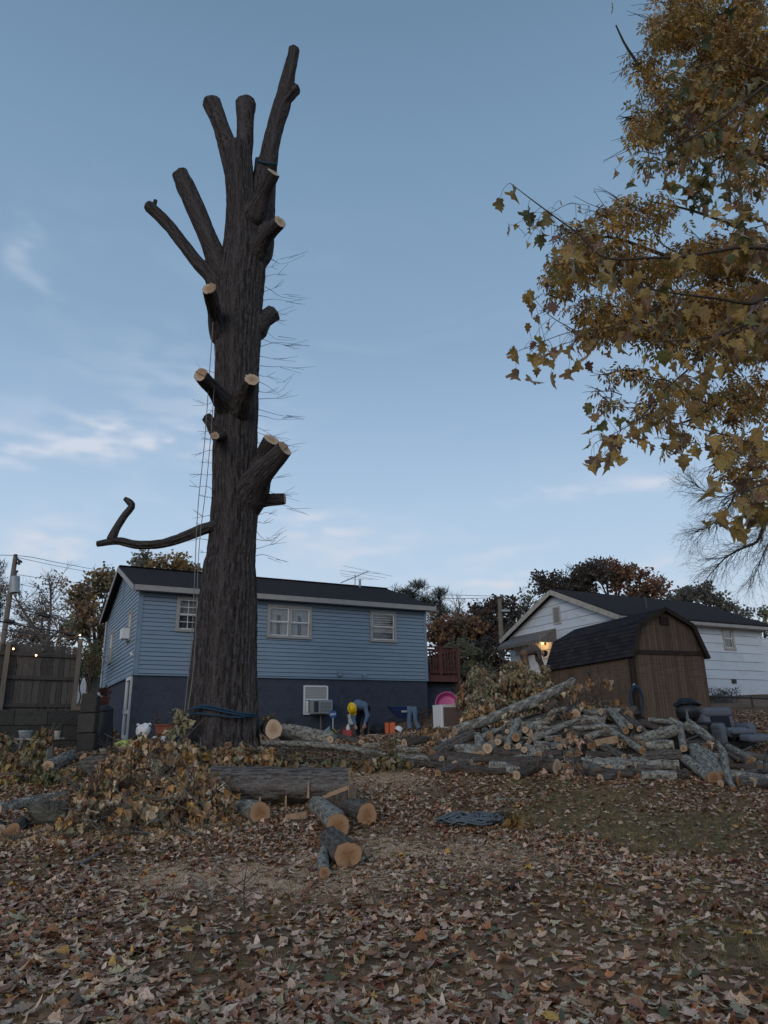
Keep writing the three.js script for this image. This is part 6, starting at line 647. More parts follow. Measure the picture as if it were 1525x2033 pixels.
/* tall tree with small feathered leaves at the right */
{ const d = 10.5, b = P(1680, 1600, d), t = thing('hickory_tree', 'tall tree with small golden feathered leaves filling the upper right', 'tree', V(b.x, gh(b.x, b.z), b.z)), r = RNG(61), limbs = [];
  const cg = [0, 1, 2].map((i) => { const q = [], rr = RNG(500 + i); for (const [x, z, a] of [[0, 1, 0], [.22, .62, .8], [-.22, .66, -.8], [.24, .34, .95], [-.23, .38, -.95], [.16, .12, 1.15], [-.16, .15, -1.15]]) { const L = .46 + .12 * rr(), W = .095, y = -.18 * z * z + (rr() - .5) * .12, D = V(Math.sin(a), -.3 - .3 * rr(), Math.cos(a)).normalize().multiplyScalar(L), s = V(Math.cos(a), 0, -Math.sin(a)).multiplyScalar(W), p = V(x * .35, y, z * .75), m = p.clone().addScaledVector(D, .55).add(V(0, .03, 0)), e = p.clone().add(D); q.push([p, m.clone().add(s), e], [p, e, m.clone().sub(s)]); } return quadG(q); });
  obj('trunk', local(t, stick(spline([V(b.x, t.position.y - .3, b.z), P(1660, 1100, d), P(1600, 600, d), P(1575, 250, d), P(1560, -80, d)], 14), [.34, .26, .2, .14], 12)), M.darkBark, t);
  const L = (pts, r0, r1) => limbs.push(stick(spline(pts.map(([x, y, k = 0]) => P(x, y, d + k)), 14), [r0, r1], 7));
  L([[1575, 330], [1480, 300, .2], [1370, 230, .3], [1291, 167, .3], [1266, 126, .2], [1241, 88, .1], [1223, 50]], .06, .014); L([[1570, 200], [1500, 160], [1440, 118], [1430, 60], [1404, 30]], .055, .02); L([[1440, 118], [1460, 75], [1480, 20]], .03, .014); L([[1600, 620], [1500, 560, .4], [1400, 540, .6], [1300, 500, .5], [1200, 470, .4], [1130, 500, .3]], .07, .012); L([[1600, 700], [1500, 690, .2], [1400, 680, .2], [1280, 640], [1160, 610]], .06, .01); L([[1600, 560], [1500, 470, .5], [1380, 420, .6], [1290, 400, .6]], .05, .01); L([[1620, 820], [1540, 800], [1450, 790], [1380, 830], [1320, 850]], .05, .01); L([[1620, 900], [1560, 930], [1500, 930], [1450, 960]], .05, .01); L([[1580, 380], [1520, 330], [1440, 310], [1390, 340]], .04, .01); L([[1600, 640], [1560, 480], [1490, 420]], .04, .01);
  const E = [[1420, 40, 140, 90], [1490, 110, 100, 110], [1330, 60, 60, 60], [1440, 160, 90, 90], [1345, 170, 85, 70], [1470, 190, 100, 100], [1270, 130, 28, 40, .35], [1300, 260, 60, 46], [1255, 235, 26, 22, .4], [1400, 270, 80, 50], [1490, 330, 60, 60], [1310, 320, 60, 16, .5], [1275, 420, 70, 42], [1215, 425, 46, 30, .5], [1150, 465, 50, 34], [1130, 530, 55, 46], [1120, 590, 45, 30], [1220, 540, 90, 80], [1340, 540, 110, 90], [1460, 540, 90, 100], [1230, 630, 90, 40], [1370, 650, 110, 60], [1480, 660, 70, 70], [1185, 660, 40, 22, .6], [1250, 740, 60, 22, .5], [1210, 790, 34, 26, .45], [1330, 770, 70, 40, .55], [1300, 810, 50, 24, .5], [1400, 800, 60, 44, .6], [1480, 790, 60, 60, .8], [1345, 880, 34, 26, .5], [1470, 890, 60, 44, .7], [1500, 960, 40, 36, .6], [1450, 930, 30, 20, .4]], sets = cg.map(() => [[], []]), tab = [[7, [.44, .24, .045]], [6, [.35, .185, .042]], [4, [.23, .13, .045]], [4, [.21, .18, .045]], [3, [.52, .31, .05]], [2, [.16, .085, .038]]];
  for (const [cx, cy, rx, ry, k = 1] of E) { const n = Math.round(k * rx * ry * .115); for (let i = 0; i < n; i++) { const v = V(r() - .5, r() - .5, r() - .5).normalize().multiplyScalar(Math.pow(r(), .42)), w = .55 + .9 * fbm(v.x * 3.4 + cx, v.y * 3.4 + v.z * 2, 3, 9), dd = d + .2 + v.z * 1.5, p = P(cx + v.x * rx * w, cy + v.y * ry * w, dd); if (fbm(p.x * 2.1, p.y * 2.1 + p.z, 3, 19) < .465) continue; const q = Math.floor(r() * 3), s = .15 + .09 * r(); sets[q][0].push(mk(p.sub(t.position), qe(.25 + r() * .8, r() * 6.283, (r() - .5) * .9), s)); sets[q][1].push(col(wpick(tab, r), r, .45)); } for (let i = 0; i < 3; i++) { const a = P(cx + (r() - .2) * rx, cy + (r() - .5) * ry * .6, d + .2), e = P(cx - rx * (.4 + .5 * r()), cy + (r() - .5) * ry * 1.6, d + (r() - .5)); twigRec(limbs, a, e.clone().sub(a).normalize(), a.distanceTo(e), .012, 1, r, .05, .3); } }
  obj('limbs', local(t, merge(limbs)), M.darkBark, t).userData.kind = 'stuff'; sets.forEach(([m, c], i) => inst('crown', cg[i], M.leafLive, m, c, t)); }

/* near maple branches with large leaves */
{ const d = 4.6, b = P(1760, 2033, 5.2), t = thing('maple_tree', 'near maple boughs with large yellow brown leaves hanging in at the right', 'tree', V(b.x, 0, b.z)), r = RNG(71);
  obj('trunk', local(t, stick(spline([V(b.x, -.3, b.z), P(1745, 1500, 5.2), P(1720, 900, 5.2), P(1690, 300, 5.2), P(1680, -300, 5.2)], 14), [.16, .14, .12, .09], 12)), M.darkBark, t);
  const BR = [[[[1700, 560], [1600, 510], [1525, 494], [1471, 491], [1420, 499], [1360, 509], [1290, 512], [1197, 510], [1152, 467], [1093, 424], [1050, 392], [1012, 363]], .020, .0022], [[[1705, 640], [1600, 612], [1525, 594], [1490, 603], [1420, 592], [1345, 583], [1285, 572], [1230, 555], [1175, 520]], .020, .003], [[[1340, 586], [1334, 589], [1300, 612], [1275, 626], [1197, 652], [1138, 658], [1082, 676], [1006, 706]], .009, .0018], [[[1710, 700], [1600, 652], [1525, 624], [1452, 657], [1375, 674], [1264, 678]], .018, .003], [[[1452, 655], [1430, 672], [1367, 733], [1312, 781], [1275, 826], [1234, 853], [1180, 880]], .010, .002], [[[1715, 930], [1600, 905], [1525, 893], [1460, 869], [1412, 857], [1340, 840], [1262, 838]], .015, .002], [[[1690, 120], [1600, 130], [1525, 166], [1488, 194], [1418, 245], [1342, 290], [1302, 305], [1275, 300]], .017, .003], [[[1488, 194], [1423, 226], [1355, 225], [1320, 218]], .008, .002], [[[1690, 60], [1600, 110], [1525, 140], [1443, 119], [1392, 131], [1327, 131]], .012, .002], [[[1525, 300], [1438, 330], [1448, 374], [1468, 414], [1475, 490]], .006, .002], [[[1342, 290], [1370, 330], [1383, 370]], .005, .002], [[[1715, 1010], [1600, 985], [1540, 960], [1480, 975], [1432, 1005]], .012, .002], [[[1138, 655], [1090, 625], [1050, 580]], .004, .0016], [[[1082, 676], [1050, 705], [1062, 720]], .003, .0015], [[[1093, 424], [1060, 450], [1040, 470]], .003, .0014], [[[1093, 424], [1130, 405], [1170, 408]], .003, .0014], [[[1234, 853], [1205, 895], [1190, 915]], .003, .0014], [[[1360, 509], [1310, 480], [1290, 430], [1295, 400]], .006, .002], [[[1345, 583], [1400, 560], [1450, 540], [1540, 530]], .005, .003], [[[1690, 380], [1600, 420], [1540, 440], [1470, 460]], .01, .003]];
  const sp = BR.map(([pts, r0, r1], i) => { const dz = (i * .37 % 1 - .5) * 1.1; const s = spline(pts.map(([x, y]) => P(x, y, d + dz + (x - 1250) * .0004)), pts.length * 4); obj('branch', local(t, stick(s, [r0, lerp(r0, r1, .6), r1], 6)), M.twig, t); return [s, dz]; });
  const tab = [[6, [.40, .255, .07]], [5, [.34, .20, .065]], [4, [.44, .29, .095]], [4, [.27, .155, .075]], [1, [.18, .175, .055]], [2, [.20, .10, .07]]], dark = tab, green = [[3, [.09, .10, .03]], [3, [.17, .13, .04]], [3, [.24, .16, .045]]];
  const place = (x, y, size, c, dz = 0, tilt) => { const p = P(x, y, d + dz), px = pxm(d + dz); return [p, size * px * .86, c, tilt]; }, Q = [];
  for (const [x, y, s, k] of [[1040, 432, 26, 1], [1022, 446, 22, 1], [1052, 452, 26, 1], [1075, 460, 28, 1], [1046, 480, 26, 1], [1070, 470, 24, 1], [1112, 398, 24, 1], [1084, 420, 30, 1], [1152, 410, 28, 1], [1120, 440, 30, 1], [1172, 430, 32, 1], [1160, 438, 26, 1], [1145, 445, 26, 1], [1104, 470, 44, 1], [1098, 495, 48, 0], [1126, 490, 52, 0], [1150, 500, 50, 0], [1190, 520, 60, 0], [1055, 578, 46, 0], [1040, 588, 34, 1], [1062, 604, 44, 0], [1096, 600, 46, 0], [1068, 628, 30, 1], [1048, 642, 32, 1], [1090, 640, 28, 1], [1060, 672, 52, 0], [1075, 690, 46, 0], [1022, 695, 42, 0], [1062, 702, 40, 1], [1082, 712, 42, 0], [1108, 700, 46, 0], [1130, 690, 50, 0], [1048, 748, 52, 1], [1092, 744, 48, 1], [1130, 735, 44, 0], [1150, 715, 46, 0], [1168, 800, 36, 0], [1182, 822, 44, 1], [1176, 845, 36, 1], [1205, 835, 50, 0], [1196, 862, 48, 0], [1240, 832, 46, 0], [1226, 865, 46, 0], [1256, 850, 44, 0], [1172, 872, 36, 1], [1180, 905, 52, 0], [1172, 920, 40, 0], [1208, 898, 44, 0], [1212, 912, 36, 0], [1240, 910, 40, 1], [1290, 838, 48, 0], [1318, 842, 44, 0], [1338, 872, 36, 1], [1345, 892, 46, 0], [1356, 905, 44, 1], [1380, 882, 46, 0], [1412, 865, 48, 1], [1410, 948, 72, 0], [1425, 905, 52, 0], [1445, 895, 46, 0], [1470, 862, 66, 0], [1505, 850, 72, 0], [1520, 880, 64, 0], [1478, 950, 60, 0], [1470, 985, 66, 0], [1496, 1002, 70, 0], [1490, 1030, 54, 0], [1516, 1018, 60, 0], [1520, 965, 56, 0], [1450, 1045, 44, 1], [1222, 335, 36, 1], [1228, 312, 30, 1], [1254, 315, 32, 2], [1218, 8, 44, 1], [1285, 308, 34, 2], [1330, 300, 46, 2], [1470, 480, 90, 0], [1510, 440, 96, 0], [1500, 475, 90, 0], [1480, 420, 60, 0], [1420, 420, 60, 0], [1405, 400, 56, 0], [1450, 610, 70, 0], [1435, 640, 66, 0], [1395, 610, 64, 0], [1500, 590, 90, 0], [1260, 550, 60, 0], [1205, 555, 60, 0], [1440, 180, 56, 2], [1480, 165, 60, 2], [1520, 215, 60, 2], [1410, 70, 56, 2], [1440, 20, 60, 2], [1520, 20, 70, 2], [1380, 60, 44, 2], [1500, 280, 60, 0], [1465, 320, 56, 2], [1430, 260, 52, 2], [1390, 270, 46, 2], [1300, 250, 46, 2], [1340, 230, 40, 0]]) Q.push(place(x, y, s * .95, k === 1 ? dark : k === 2 ? green : tab, (r() - .5) * .6));
  for (let i = 0; i < 620; i++) { const [s] = sp[Math.floor(r() * 12)], k = Math.floor((.18 + .82 * r()) * (s.length - 1)), p = s[k].clone().add(V((r() - .5) * .24, -.02 - .16 * r(), (r() - .5) * .4)); const up = p.y > 4.6; Q.push([p, .07 + .06 * r(), up && r() < .6 ? green : tab]); }
  const sets = HANG.map(() => [[], []]), lm = {}; const keyed = tab.concat(green).map(([, c]) => c);
  const pet = []; for (const [p] of Q) { let b = null, bd = .42; for (const [s] of sp) for (const v of s) { const e = v.distanceTo(p); if (e < bd) { bd = e; b = v; } } if (b && bd > .02) pet.push(stick(spline([b, b.clone().lerp(p, .55).add(V(0, .03, 0)), p], 4), [.0017, .0013], 3)); } obj('petioles', local(t, merge(pet)), M.twig, t).userData.kind = 'stuff';
  Q.forEach(([p, s, c], i) => { const cc = wpick(c, r), cl = col(cc, r, .3), k = Math.floor(r() * 4), q = new THREE.Matrix4().compose(p.clone().sub(t.position), qe(.7 + r() * 1.2, r() * 6.283, (r() - .5) * 1.3), V(s * (.6 + .4 * r()), s, s)); if (i < 300) { const key = keyed.indexOf(cc) + ':' + Math.floor(r() * 2); lm[key] ??= (() => { const m = M.bigLeaf.clone(); m.color = cl; return m; })(); const o = obj('leaf', HANG[k], lm[key], t); q.decompose(o.position, o.quaternion, o.scale); } else { sets[k][0].push(q); sets[k][1].push(cl); } });
  sets.forEach(([m, c], i) => inst('foliage', HANG[i], M.bigLeaf, m, c, t)); }

/* ---------- things in the yard ---------- */
const at = (x, y) => G(x, y);
{ // bench with pots at the left wall
  const q = P(70, 1502, 17.9); q.y = gh(q.x, q.z); const s = pxm(17.9), b = thing('plank_bench', 'low pale plank bench holding pots in front of the block wall', 'bench', q), H = .56; obj('plank', rbox(94 * s, .045, .3, .008, 0, H, 0), M.peel, b); obj('leg', box(.07, H - .02, .24, -26 * s, H / 2 - .01, 0), M.peel, b); obj('leg', box(.07, H - .02, .24, 24 * s, H / 2 - .01, 0), M.peel, b);
  const pot = (lab, x, w, h, m, extra) => { const o = thing('flower_pot', lab, 'pot', V(q.x + x * s, q.y + H + .024, q.z)); obj('pot', lathe([[.001, 0], [w * .72, 0], [w * .78, .01], [w, h - .03], [w * 1.08, h - .03], [w * 1.08, h], [w * .92, h], [w * .88, h - .04], [.001, h - .05]], 20), m, o); if (extra) extra(o); return o; };
  pot('wide grey pot at the left end of the plank bench', -24, .15, .17, M.galv); pot('small white pot in the middle of the plank bench', 12, .075, .12, M.plasticWhite); pot('terracotta pot right of the small white pot on the bench', 24, .085, .14, M.terracotta); pot('small pale pot at the right end of the plank bench', 37, .07, .15, M.peel);
}
{ // by the basement door and the left house wall
  const place = (name, lab, cat, x, y, d) => { const q = P(x, y, d); q.y = Math.max(q.y, gh(q.x, q.z)); return thing(name, lab, cat, q); };
  const cr = place('low_table', 'low dark slatted table against the basement wall left of the tree', 'table', 308, 1478, 20.6), tb = .22; for (let i = 0; i < 5; i++) obj('slat', box(1.25, .02, .075, 0, tb, -.17 + i * .085), M.shedTrim, cr); for (const [x, z] of [[-.55, -.15], [.55, -.15], [-.55, .15], [.55, .15]]) obj('leg', box(.05, tb + .15, .05, x, tb / 2 - .08, z), M.shedTrim, cr);
  const ty = cr.position.y + tb + .012, T0 = (name, lab, cat, x) => { const q = P(x, 1460, 20.6); return thing(name, lab, cat, V(q.x, ty, q.z)); };
  const pl = T0('planter', 'square terracotta coloured planter box left of the tree', 'planter', 327); obj('box', (() => { const o = .2, g = [prism([[-o, 0], [o, 0], [o + .03, .25], [-o - .03, .25]], -.15, .15)]; return g; })(), M.terracotta, pl); obj('rim', [box(.50, .035, .03, 0, .267, .16), box(.50, .035, .03, 0, .267, -.16), box(.03, .035, .29, .235, .267, 0), box(.03, .035, .29, -.235, .267, 0)], M.terracotta, pl);
  const bg = T0('plastic_bag', 'crumpled white plastic bag beside the planter box', 'bag', 285), g = new THREE.SphereGeometry(1, 30, 22), a = g.attributes.position; for (let i = 0; i < a.count; i++) { const v = V(a.getX(i), a.getY(i), a.getZ(i)), n = .72 + .5 * fbm(v.x * 3 + 2, v.y * 3 + v.z * 3, 4, 5); a.setXYZ(i, v.x * n * .21, Math.max(0, v.y * n * .19 + .13), v.z * n * .16); } g.computeVertexNormals(); obj('bag', g, M.plasticWhite, bg); obj('handles', [stick(spline([V(-.1, .22, 0), V(-.17, .31, .02), V(-.19, .27, .05)], 6), [.03, .012], 6), stick(spline([V(.09, .22, 0), V(.15, .32, 0), V(.19, .27, .02)], 6), [.03, .012], 6)], M.plasticWhite, bg);
  const tr = place('tray', 'grey white plastic tray leaning on leaves beside the trunk', 'tray', 318, 1472, 19.8); obj('tray', [box(.42, .02, .26, 0, .07, 0, new THREE.Matrix4().makeRotationX(.5)), box(.42, .06, .02, 0, .09, .13, new THREE.Matrix4().makeRotationX(.5))], M.plasticWhite, tr);
  const lm = place('lime_bag', 'lime green crumpled bag on the ground before the storm door', 'bag', 248, 1484, 19.6), g2 = new THREE.SphereGeometry(1, 24, 18), a2 = g2.attributes.position; for (let i = 0; i < a2.count; i++) { const v = V(a2.getX(i), a2.getY(i), a2.getZ(i)), n = .7 + .6 * fbm(v.x * 2.5 + 8, v.y * 3 + v.z * 3, 3, 15); a2.setXYZ(i, v.x * n * .26, Math.max(-.02, v.y * n * .13 + .06), v.z * n * .16); } g2.computeVertexNormals(); obj('bag', g2, M.lime, lm); obj('strap', bar(V(.1, .15, .1), V(.2, .05, .12), .05, .02), M.black, lm);
  const gc = place('covered_grill', 'black covered barbecue grill between the pier and the door', 'grill', 203, 1486, 20.8), g3 = new THREE.CylinderGeometry(.2, .27, 1.0, 24, 14), a3 = g3.attributes.position; for (let i = 0; i < a3.count; i++) { const x = a3.getX(i), y = a3.getY(i), z = a3.getZ(i), an = Math.atan2(z, x), k = 1 + .07 * Math.sin(an * 9) * (.5 - y) + .12 * (fbm(an * 2 + 5, y * 3, 2, 6) - .5); a3.setXYZ(i, x * k, y + .5 + (y > .48 ? .05 * Math.cos(an * 2) : 0), z * k * .8); } g3.computeVertexNormals(); obj('cover', g3, M.black, gc); obj('lid', lathe([[.001, 1.14], [.1, 1.12], [.17, 1.06], [.2, 1.0], [.21, .98]], 20), M.black, gc);
  const bw = place('plastic_bowl', 'small grey white plastic bowl on the ground before the grill', 'bowl', 208, 1497, 18.6); obj('bowl', lathe([[.001, 0], [.1, 0], [.14, .12], [.15, .125], [.135, .12], [.09, .02], [.001, .02]], 22), M.peel, bw);
  const sd = place('plant_stand', 'dark stand with a red pot and dried plant near the house corner', 'plant stand', 199, 1470, 22.6); for (const [x, z] of [[-.16, -.1], [.16, -.1], [-.16, .12], [.16, .12]]) obj('leg', box(.035, .92, .035, x, .46, z), M.shedTrim, sd); obj('top', rbox(.42, .04, .34, .01, 0, .94, 0), M.shedTrim, sd); obj('pot', lathe([[.001, .96], [.12, .96], [.17, 1.22], [.185, 1.22], [.185, 1.25], [.15, 1.25], [.001, 1.2]], 18), M.terracotta, sd); obj('lantern', [box(.13, .25, .13, -.02, .3, .16)], M.peel, sd); { const r = RNG(3), gs = [], m = [], c = []; for (let i = 0; i < 16; i++) { const a = r() * 6.28, e = V(Math.cos(a) * .26 * r(), 1.35 + .3 * r(), Math.sin(a) * .2); gs.push(stick(spline([V(0, 1.2, 0), V(e.x * .4, 1.35, e.z * .4), e], 4), [.007, .003], 4)); for (let k = 0; k < 7; k++) { m.push(mk(e.clone().lerp(V(0, 1.25, 0), r() * .6), qe(r() * 2, r() * 6, r()), .06 + .04 * r())); c.push(col([.14, .05, .03], r)); } } obj('stem', merge(gs), M.twig, sd); inst('leaves', LEAF[1], M.leaf, m, c, sd); }
  // scraggy plants on the basement wall
  for (const [lab, x, y, w, h, d, tab, seed] of [['thin dark creeper on the basement wall left of the tree', 322, 1474, 26, 62, 22.2, [[2, [.06, .06, .035]], [1, [.12, .06, .03]]], 3], ['leafy green shrub on the basement wall just right of the tree', 537, 1462, 14, 50, 22.8, [[3, [.08, .11, .045]], [1, [.24, .12, .04]]], 4], ['tall dry brown weed stalk beside the white bucket', 692, 1446, 7, 66, 25.2, [[2, [.13, .07, .05]], [1, [.08, .05, .04]]], 5], ['dry thin weeds on the wall left of the basement window', 577, 1455, 16, 36, 23.8, [[1, [.06, .055, .04]]], 6], ['brown dead bush behind the wheelbarrow', 838, 1432, 26, 38, 26.6, [[2, [.10, .055, .04]]], 7]]) { const q = P(x, y, d); q.y = gh(q.x, q.z); const t = thing('wall_plant', lab, 'plant', q), r = RNG(seed), s = pxm(d), gs = [], m = [], c = [], N = seed === 5 ? 3 : 12; for (let i = 0; i < N; i++) { const e = V((r() - .5) * 2 * w * s, h * s * (.5 + .5 * r()), (r() - .5) * .2); gs.push(stick(spline([V(0, 0, 0), V(e.x * .4, e.y * .6, e.z), e], 5), [.009, .003], 4)); for (let k = 0; k < (seed === 4 ? 26 : 10); k++) { m.push(mk(e.clone().lerp(V(e.x * .4, e.y * .5, e.z), r()).add(V((r() - .5) * .12, (r() - .5) * .12, (r() - .5) * .1)), qe(r() * 2, r() * 6, r()), (seed === 4 ? .09 : .055) * (.6 + .6 * r()))); c.push(col(wpick(tab, r), r)); } } obj('stem', merge(gs), M.twig, t); inst('leaves', LEAF[2], M.leaf, m, c, t); }
}
{ // along the front basement wall
  const place = (name, lab, cat, x, y, d, turn = 0) => { const q = P(x, y, d); q.y = gh(q.x, q.z); return thing(name, lab, cat, q, turn); }, lump = (w, h, dp, seed, k = .6) => { const g = new THREE.SphereGeometry(1, 26, 20), a = g.attributes.position; for (let i = 0; i < a.count; i++) { const v = V(a.getX(i), a.getY(i), a.getZ(i)), n = (1 - k / 2) + k * fbm(v.x * 2.4 + seed, v.y * 2.6 + v.z * 2.2, 3, seed); a.setXYZ(i, v.x * n * w, Math.max(-.02, v.y * n * h + h * .5), v.z * n * dp); } g.computeVertexNormals(); return g; };
  const sg = place('yard_sign', 'small blue octagon yard sign on a stake by the basement window', 'sign', 661, 1455, 24.6), q0 = P(661, 1418, 24.6), hh = q0.y - sg.position.y; obj('stake', box(.03, hh, .015, 0, hh / 2, -.012), M.metal, sg);
  { const c = document.createElement('canvas'); c.width = c.height = 128; const x = c.getContext('2d'); x.fillStyle = '#2b4f8f'; x.fillRect(0, 0, 128, 128); x.fillStyle = '#dfe6ee'; x.font = 'bold 50px sans-serif'; x.textAlign = 'center'; x.fillText('ADT', 64, 82); const ct = new THREE.CanvasTexture(c); ct.colorSpace = THREE.SRGBColorSpace; const g = new THREE.CylinderGeometry(.13, .13, .012, 8, 1); g.rotateY(Math.PI / 8); g.rotateX(Math.PI / 2); const p = g.attributes.position, uv = g.attributes.uv; for (let i = 0; i < p.count; i++) uv.setXY(i, .5 + p.getX(i) * 3.8, .5 + p.getY(i) * 3.8); g.translate(0, hh, .006); obj('board', g, new THREE.MeshStandardMaterial({ map: ct, roughness: .5 }), sg); }
  const vs = place('safety_vest', 'lime safety vest with black straps dropped by the wall', 'vest', 657, 1456, 23.4); obj('vest', lump(.21, .17, .14, 3), M.lime, vs); obj('strap', [tube(spline([V(-.14, .05, .13), V(-.02, .26, .1), V(.1, .2, .13), V(.15, .02, .13)], 10), [.02], 6)], M.black, vs);
  for (const [lab, x, w, h, m, n] of [['dark bundle of cloth below the air conditioner at left', 600, .3, .16, M.black, 4], ['second black bag just left of the lime safety vest', 637, .28, .17, M.black, 7]]) { const o = place('cloth_bundle', lab, 'bag', x, 1455, 23.3); obj('bundle', lump(w, h, .18, n), m, o); }
  const tp = place('grey_tarp', 'small grey tarp corner draped over the dark bundle', 'tarp', 604, 1452, 23.1); obj('tarp', quadG([[V(-.2, .3, 0), V(-.02, .06, .12), V(.2, .27, .02)], [V(-.2, .3, 0), V(.2, .27, .02), V(.02, .32, -.14)]]), M.galv, tp); const tp2 = place('grey_tarp', 'small grey flap of tarp leaning beside the lime vest', 'tarp', 645, 1452, 23.2); obj('tarp', quadG([[V(-.16, .12, .08), V(.12, .05, .12), V(.14, .36, -.02)], [V(.12, .05, .12), V(.2, .1, .02), V(.14, .36, -.02)]]), M.galv, tp2);
  const ct = place('tool_crate', 'grey open crate holding the white bucket behind the worker', 'crate', 692, 1455, 24.2); for (let i = 0; i < 3; i++) { obj('slat', box(.5, .075, .015, 0, .06 + i * .1, .15), M.fence[0], ct); obj('slat', box(.5, .075, .015, 0, .06 + i * .1, -.15), M.fence[0], ct); } obj('end_panel', box(.02, .32, .3, -.25, .17, 0), M.fence[2], ct); obj('end_panel', box(.02, .32, .3, .25, .17, 0), M.fence[2], ct); obj('lid', box(.52, .02, .32, 0, .34, 0), M.fence[0], ct);
  const bk = thing('bucket', 'white plastic bucket standing on the crate behind the worker', 'bucket', ct.position.clone().add(V(.1, .352, 0))); obj('bucket', lathe([[.001, 0], [.105, 0], [.125, .29], [.135, .29], [.135, .31], [.12, .31], [.1, .02], [.001, .02]], 22), M.plasticWhite, bk); obj('handle', tube(spline([V(-.13, .29, 0), V(-.1, .2, .12), V(.1, .2, .12), V(.13, .29, 0)], 12), [.005], 5), M.metal, bk);
  const gcn = place('fuel_can', 'red fuel can with a white spout left of the worker', 'fuel can', 690, 1462, 22.6); obj('can', rbox(.3, .24, .2, .04, 0, .13, 0), M.red, gcn); obj('handle', tube(spline([V(-.12, .24, 0), V(-.08, .31, 0), V(.03, .31, 0), V(.06, .24, 0)], 10), [.018], 6), M.red, gcn); obj('spout', lathe([[.06, .24], [.065, .28], [.045, .36], [.02, .40], [.001, .40]], 12, .02, 0, .04), M.plasticWhite, gcn);
  const oc = place('orange_bag', 'bright orange tool bag with black straps by the wheelbarrow', 'bag', 775, 1457, 23.3); obj('bag', rbox(.33, .37, .22, .035, 0, .19, 0), M.orange, oc); obj('strap', box(.03, .385, .235, -.03, .192, 0), M.black, oc); obj('strap', box(.345, .02, .235, 0, .36, 0), M.black, oc); obj('handle', tube(spline([V(-.1, .37, .05), V(-.05, .44, .05), V(.05, .44, .05), V(.1, .37, .05)], 8), [.012], 5), M.black, oc);
  const bb = place('black_bag', 'black duffel bag left of the orange tool bag', 'bag', 752, 1456, 23.8); obj('bag', lump(.3, .24, .2, 12, .3), M.black, bb); const hm = place('white_helmet', 'white work helmet lying right of the orange tool bag', 'helmet', 791, 1455, 23.2); obj('shell', lathe([[.16, 0], [.13, .01], [.125, .06], [.1, .11], [.05, .14], [.001, .145]], 20).applyMatrix4(new THREE.Matrix4().makeRotationZ(-.5)).translate(0, .09, 0), M.plasticWhite, hm); obj('ear_muff', [cyl(V(.11, .05, .04), V(.11, .05, .09), .06, 12)], M.black, hm);
  const pb = place('pale_board', 'pale short board lying flat left of the black duffel bag', 'board', 739, 1458, 22.9); obj('board', rbox(.36, .03, .12, .005, 0, .05, 0), M.peel, pb);
  const wb = place('wheelbarrow', 'dark blue wheelbarrow by the wall with jeans hung over it', 'wheelbarrow', 803, 1454, 24.4, .12), W = (x, y, z) => V(x, y, z), tray = [[[-.5, .78, .3], [.42, .74, .3], [.28, .42, .2], [-.18, .42, .2]], [[.42, .74, -.3], [-.5, .78, -.3], [-.18, .42, -.2], [.28, .42, -.2]], [[-.5, .78, -.3], [-.5, .78, .3], [-.18, .42, .2], [-.18, .42, -.2]], [[.42, .74, .3], [.42, .74, -.3], [.28, .42, -.2], [.28, .42, .2]], [[-.18, .42, .2], [.28, .42, .2], [.28, .42, -.2], [-.18, .42, -.2]]].map((q) => q.map((v) => W(...v))); obj('tray', quadG(tray), M.blueTray, wb); obj('rim', tube([W(-.5, .78, .3), W(.42, .74, .3), W(.42, .74, -.3), W(-.5, .78, -.3), W(-.5, .78, .29)], [.014], 6), M.blueTray, wb); for (const z of [-.22, .22]) { obj('handle', cyl(W(-.45, .2, z * .3), W(.98, .70, z * 1.3), .02, 8), M.shedTrim, wb); obj('leg', tube([W(.2, .42, z), W(.35, 0.02, z * 1.1), W(.5, .04, z * 1.1), W(.5, .5, z * 1.1)], [.014], 6), M.darkMetal, wb); } const wt = new THREE.TorusGeometry(.16, .05, 10, 22); wt.translate(-.45, .2, 0); obj('wheel', wt, M.black, wb); obj('axle', cyl(W(-.45, .2, -.09), W(-.45, .2, .09), .02, 8), M.metal, wb); obj('label_strip', box(.36, .06, .004, .06, .63, .285, new THREE.Matrix4().makeRotationX(-.0)), M.galv, wb);
  const jn = thing('hung_jeans', 'faded blue jeans hung over the front edge of the wheelbarrow', 'jeans', wb.position.clone().add(V(.22, 0, .33))); obj('leg', tube(spline([V(-.04, .76, -.06), V(-.05, .55, .02), V(-.06, .3, .03), V(-.05, .1, .05)], 10), [.085, .075, .065], 12, { disp: (a, l, r) => r * .22 * Math.sin(a * 3 + l * 9) }), M.denim, jn); obj('leg', tube(spline([V(.1, .74, -.06), V(.12, .55, .02), V(.15, .3, .05), V(.24, .1, .1)], 10), [.085, .075, .06], 12, { disp: (a, l, r) => r * .22 * Math.sin(a * 3 + l * 8) }), M.denim, jn);
  // white cabinet on its side, pink tub behind
  const wc2 = place('white_box', 'big white box on the leaves with a torn brown front, by the pink tub', 'box', 886, 1438, 23, .5), bh = .66; obj('box', [rbox(.62, bh, .5, .02, 0, bh / 2, 0)], M.plasticWhite, wc2); obj('front_panel', box(.54, bh - .1, .012, .02, bh / 2 - .01, .253), M.cardboard, wc2, 'torn brown front of the box'); obj('edge_strip', [box(.62, .02, .52, 0, bh + .005, 0)], M.white, wc2);
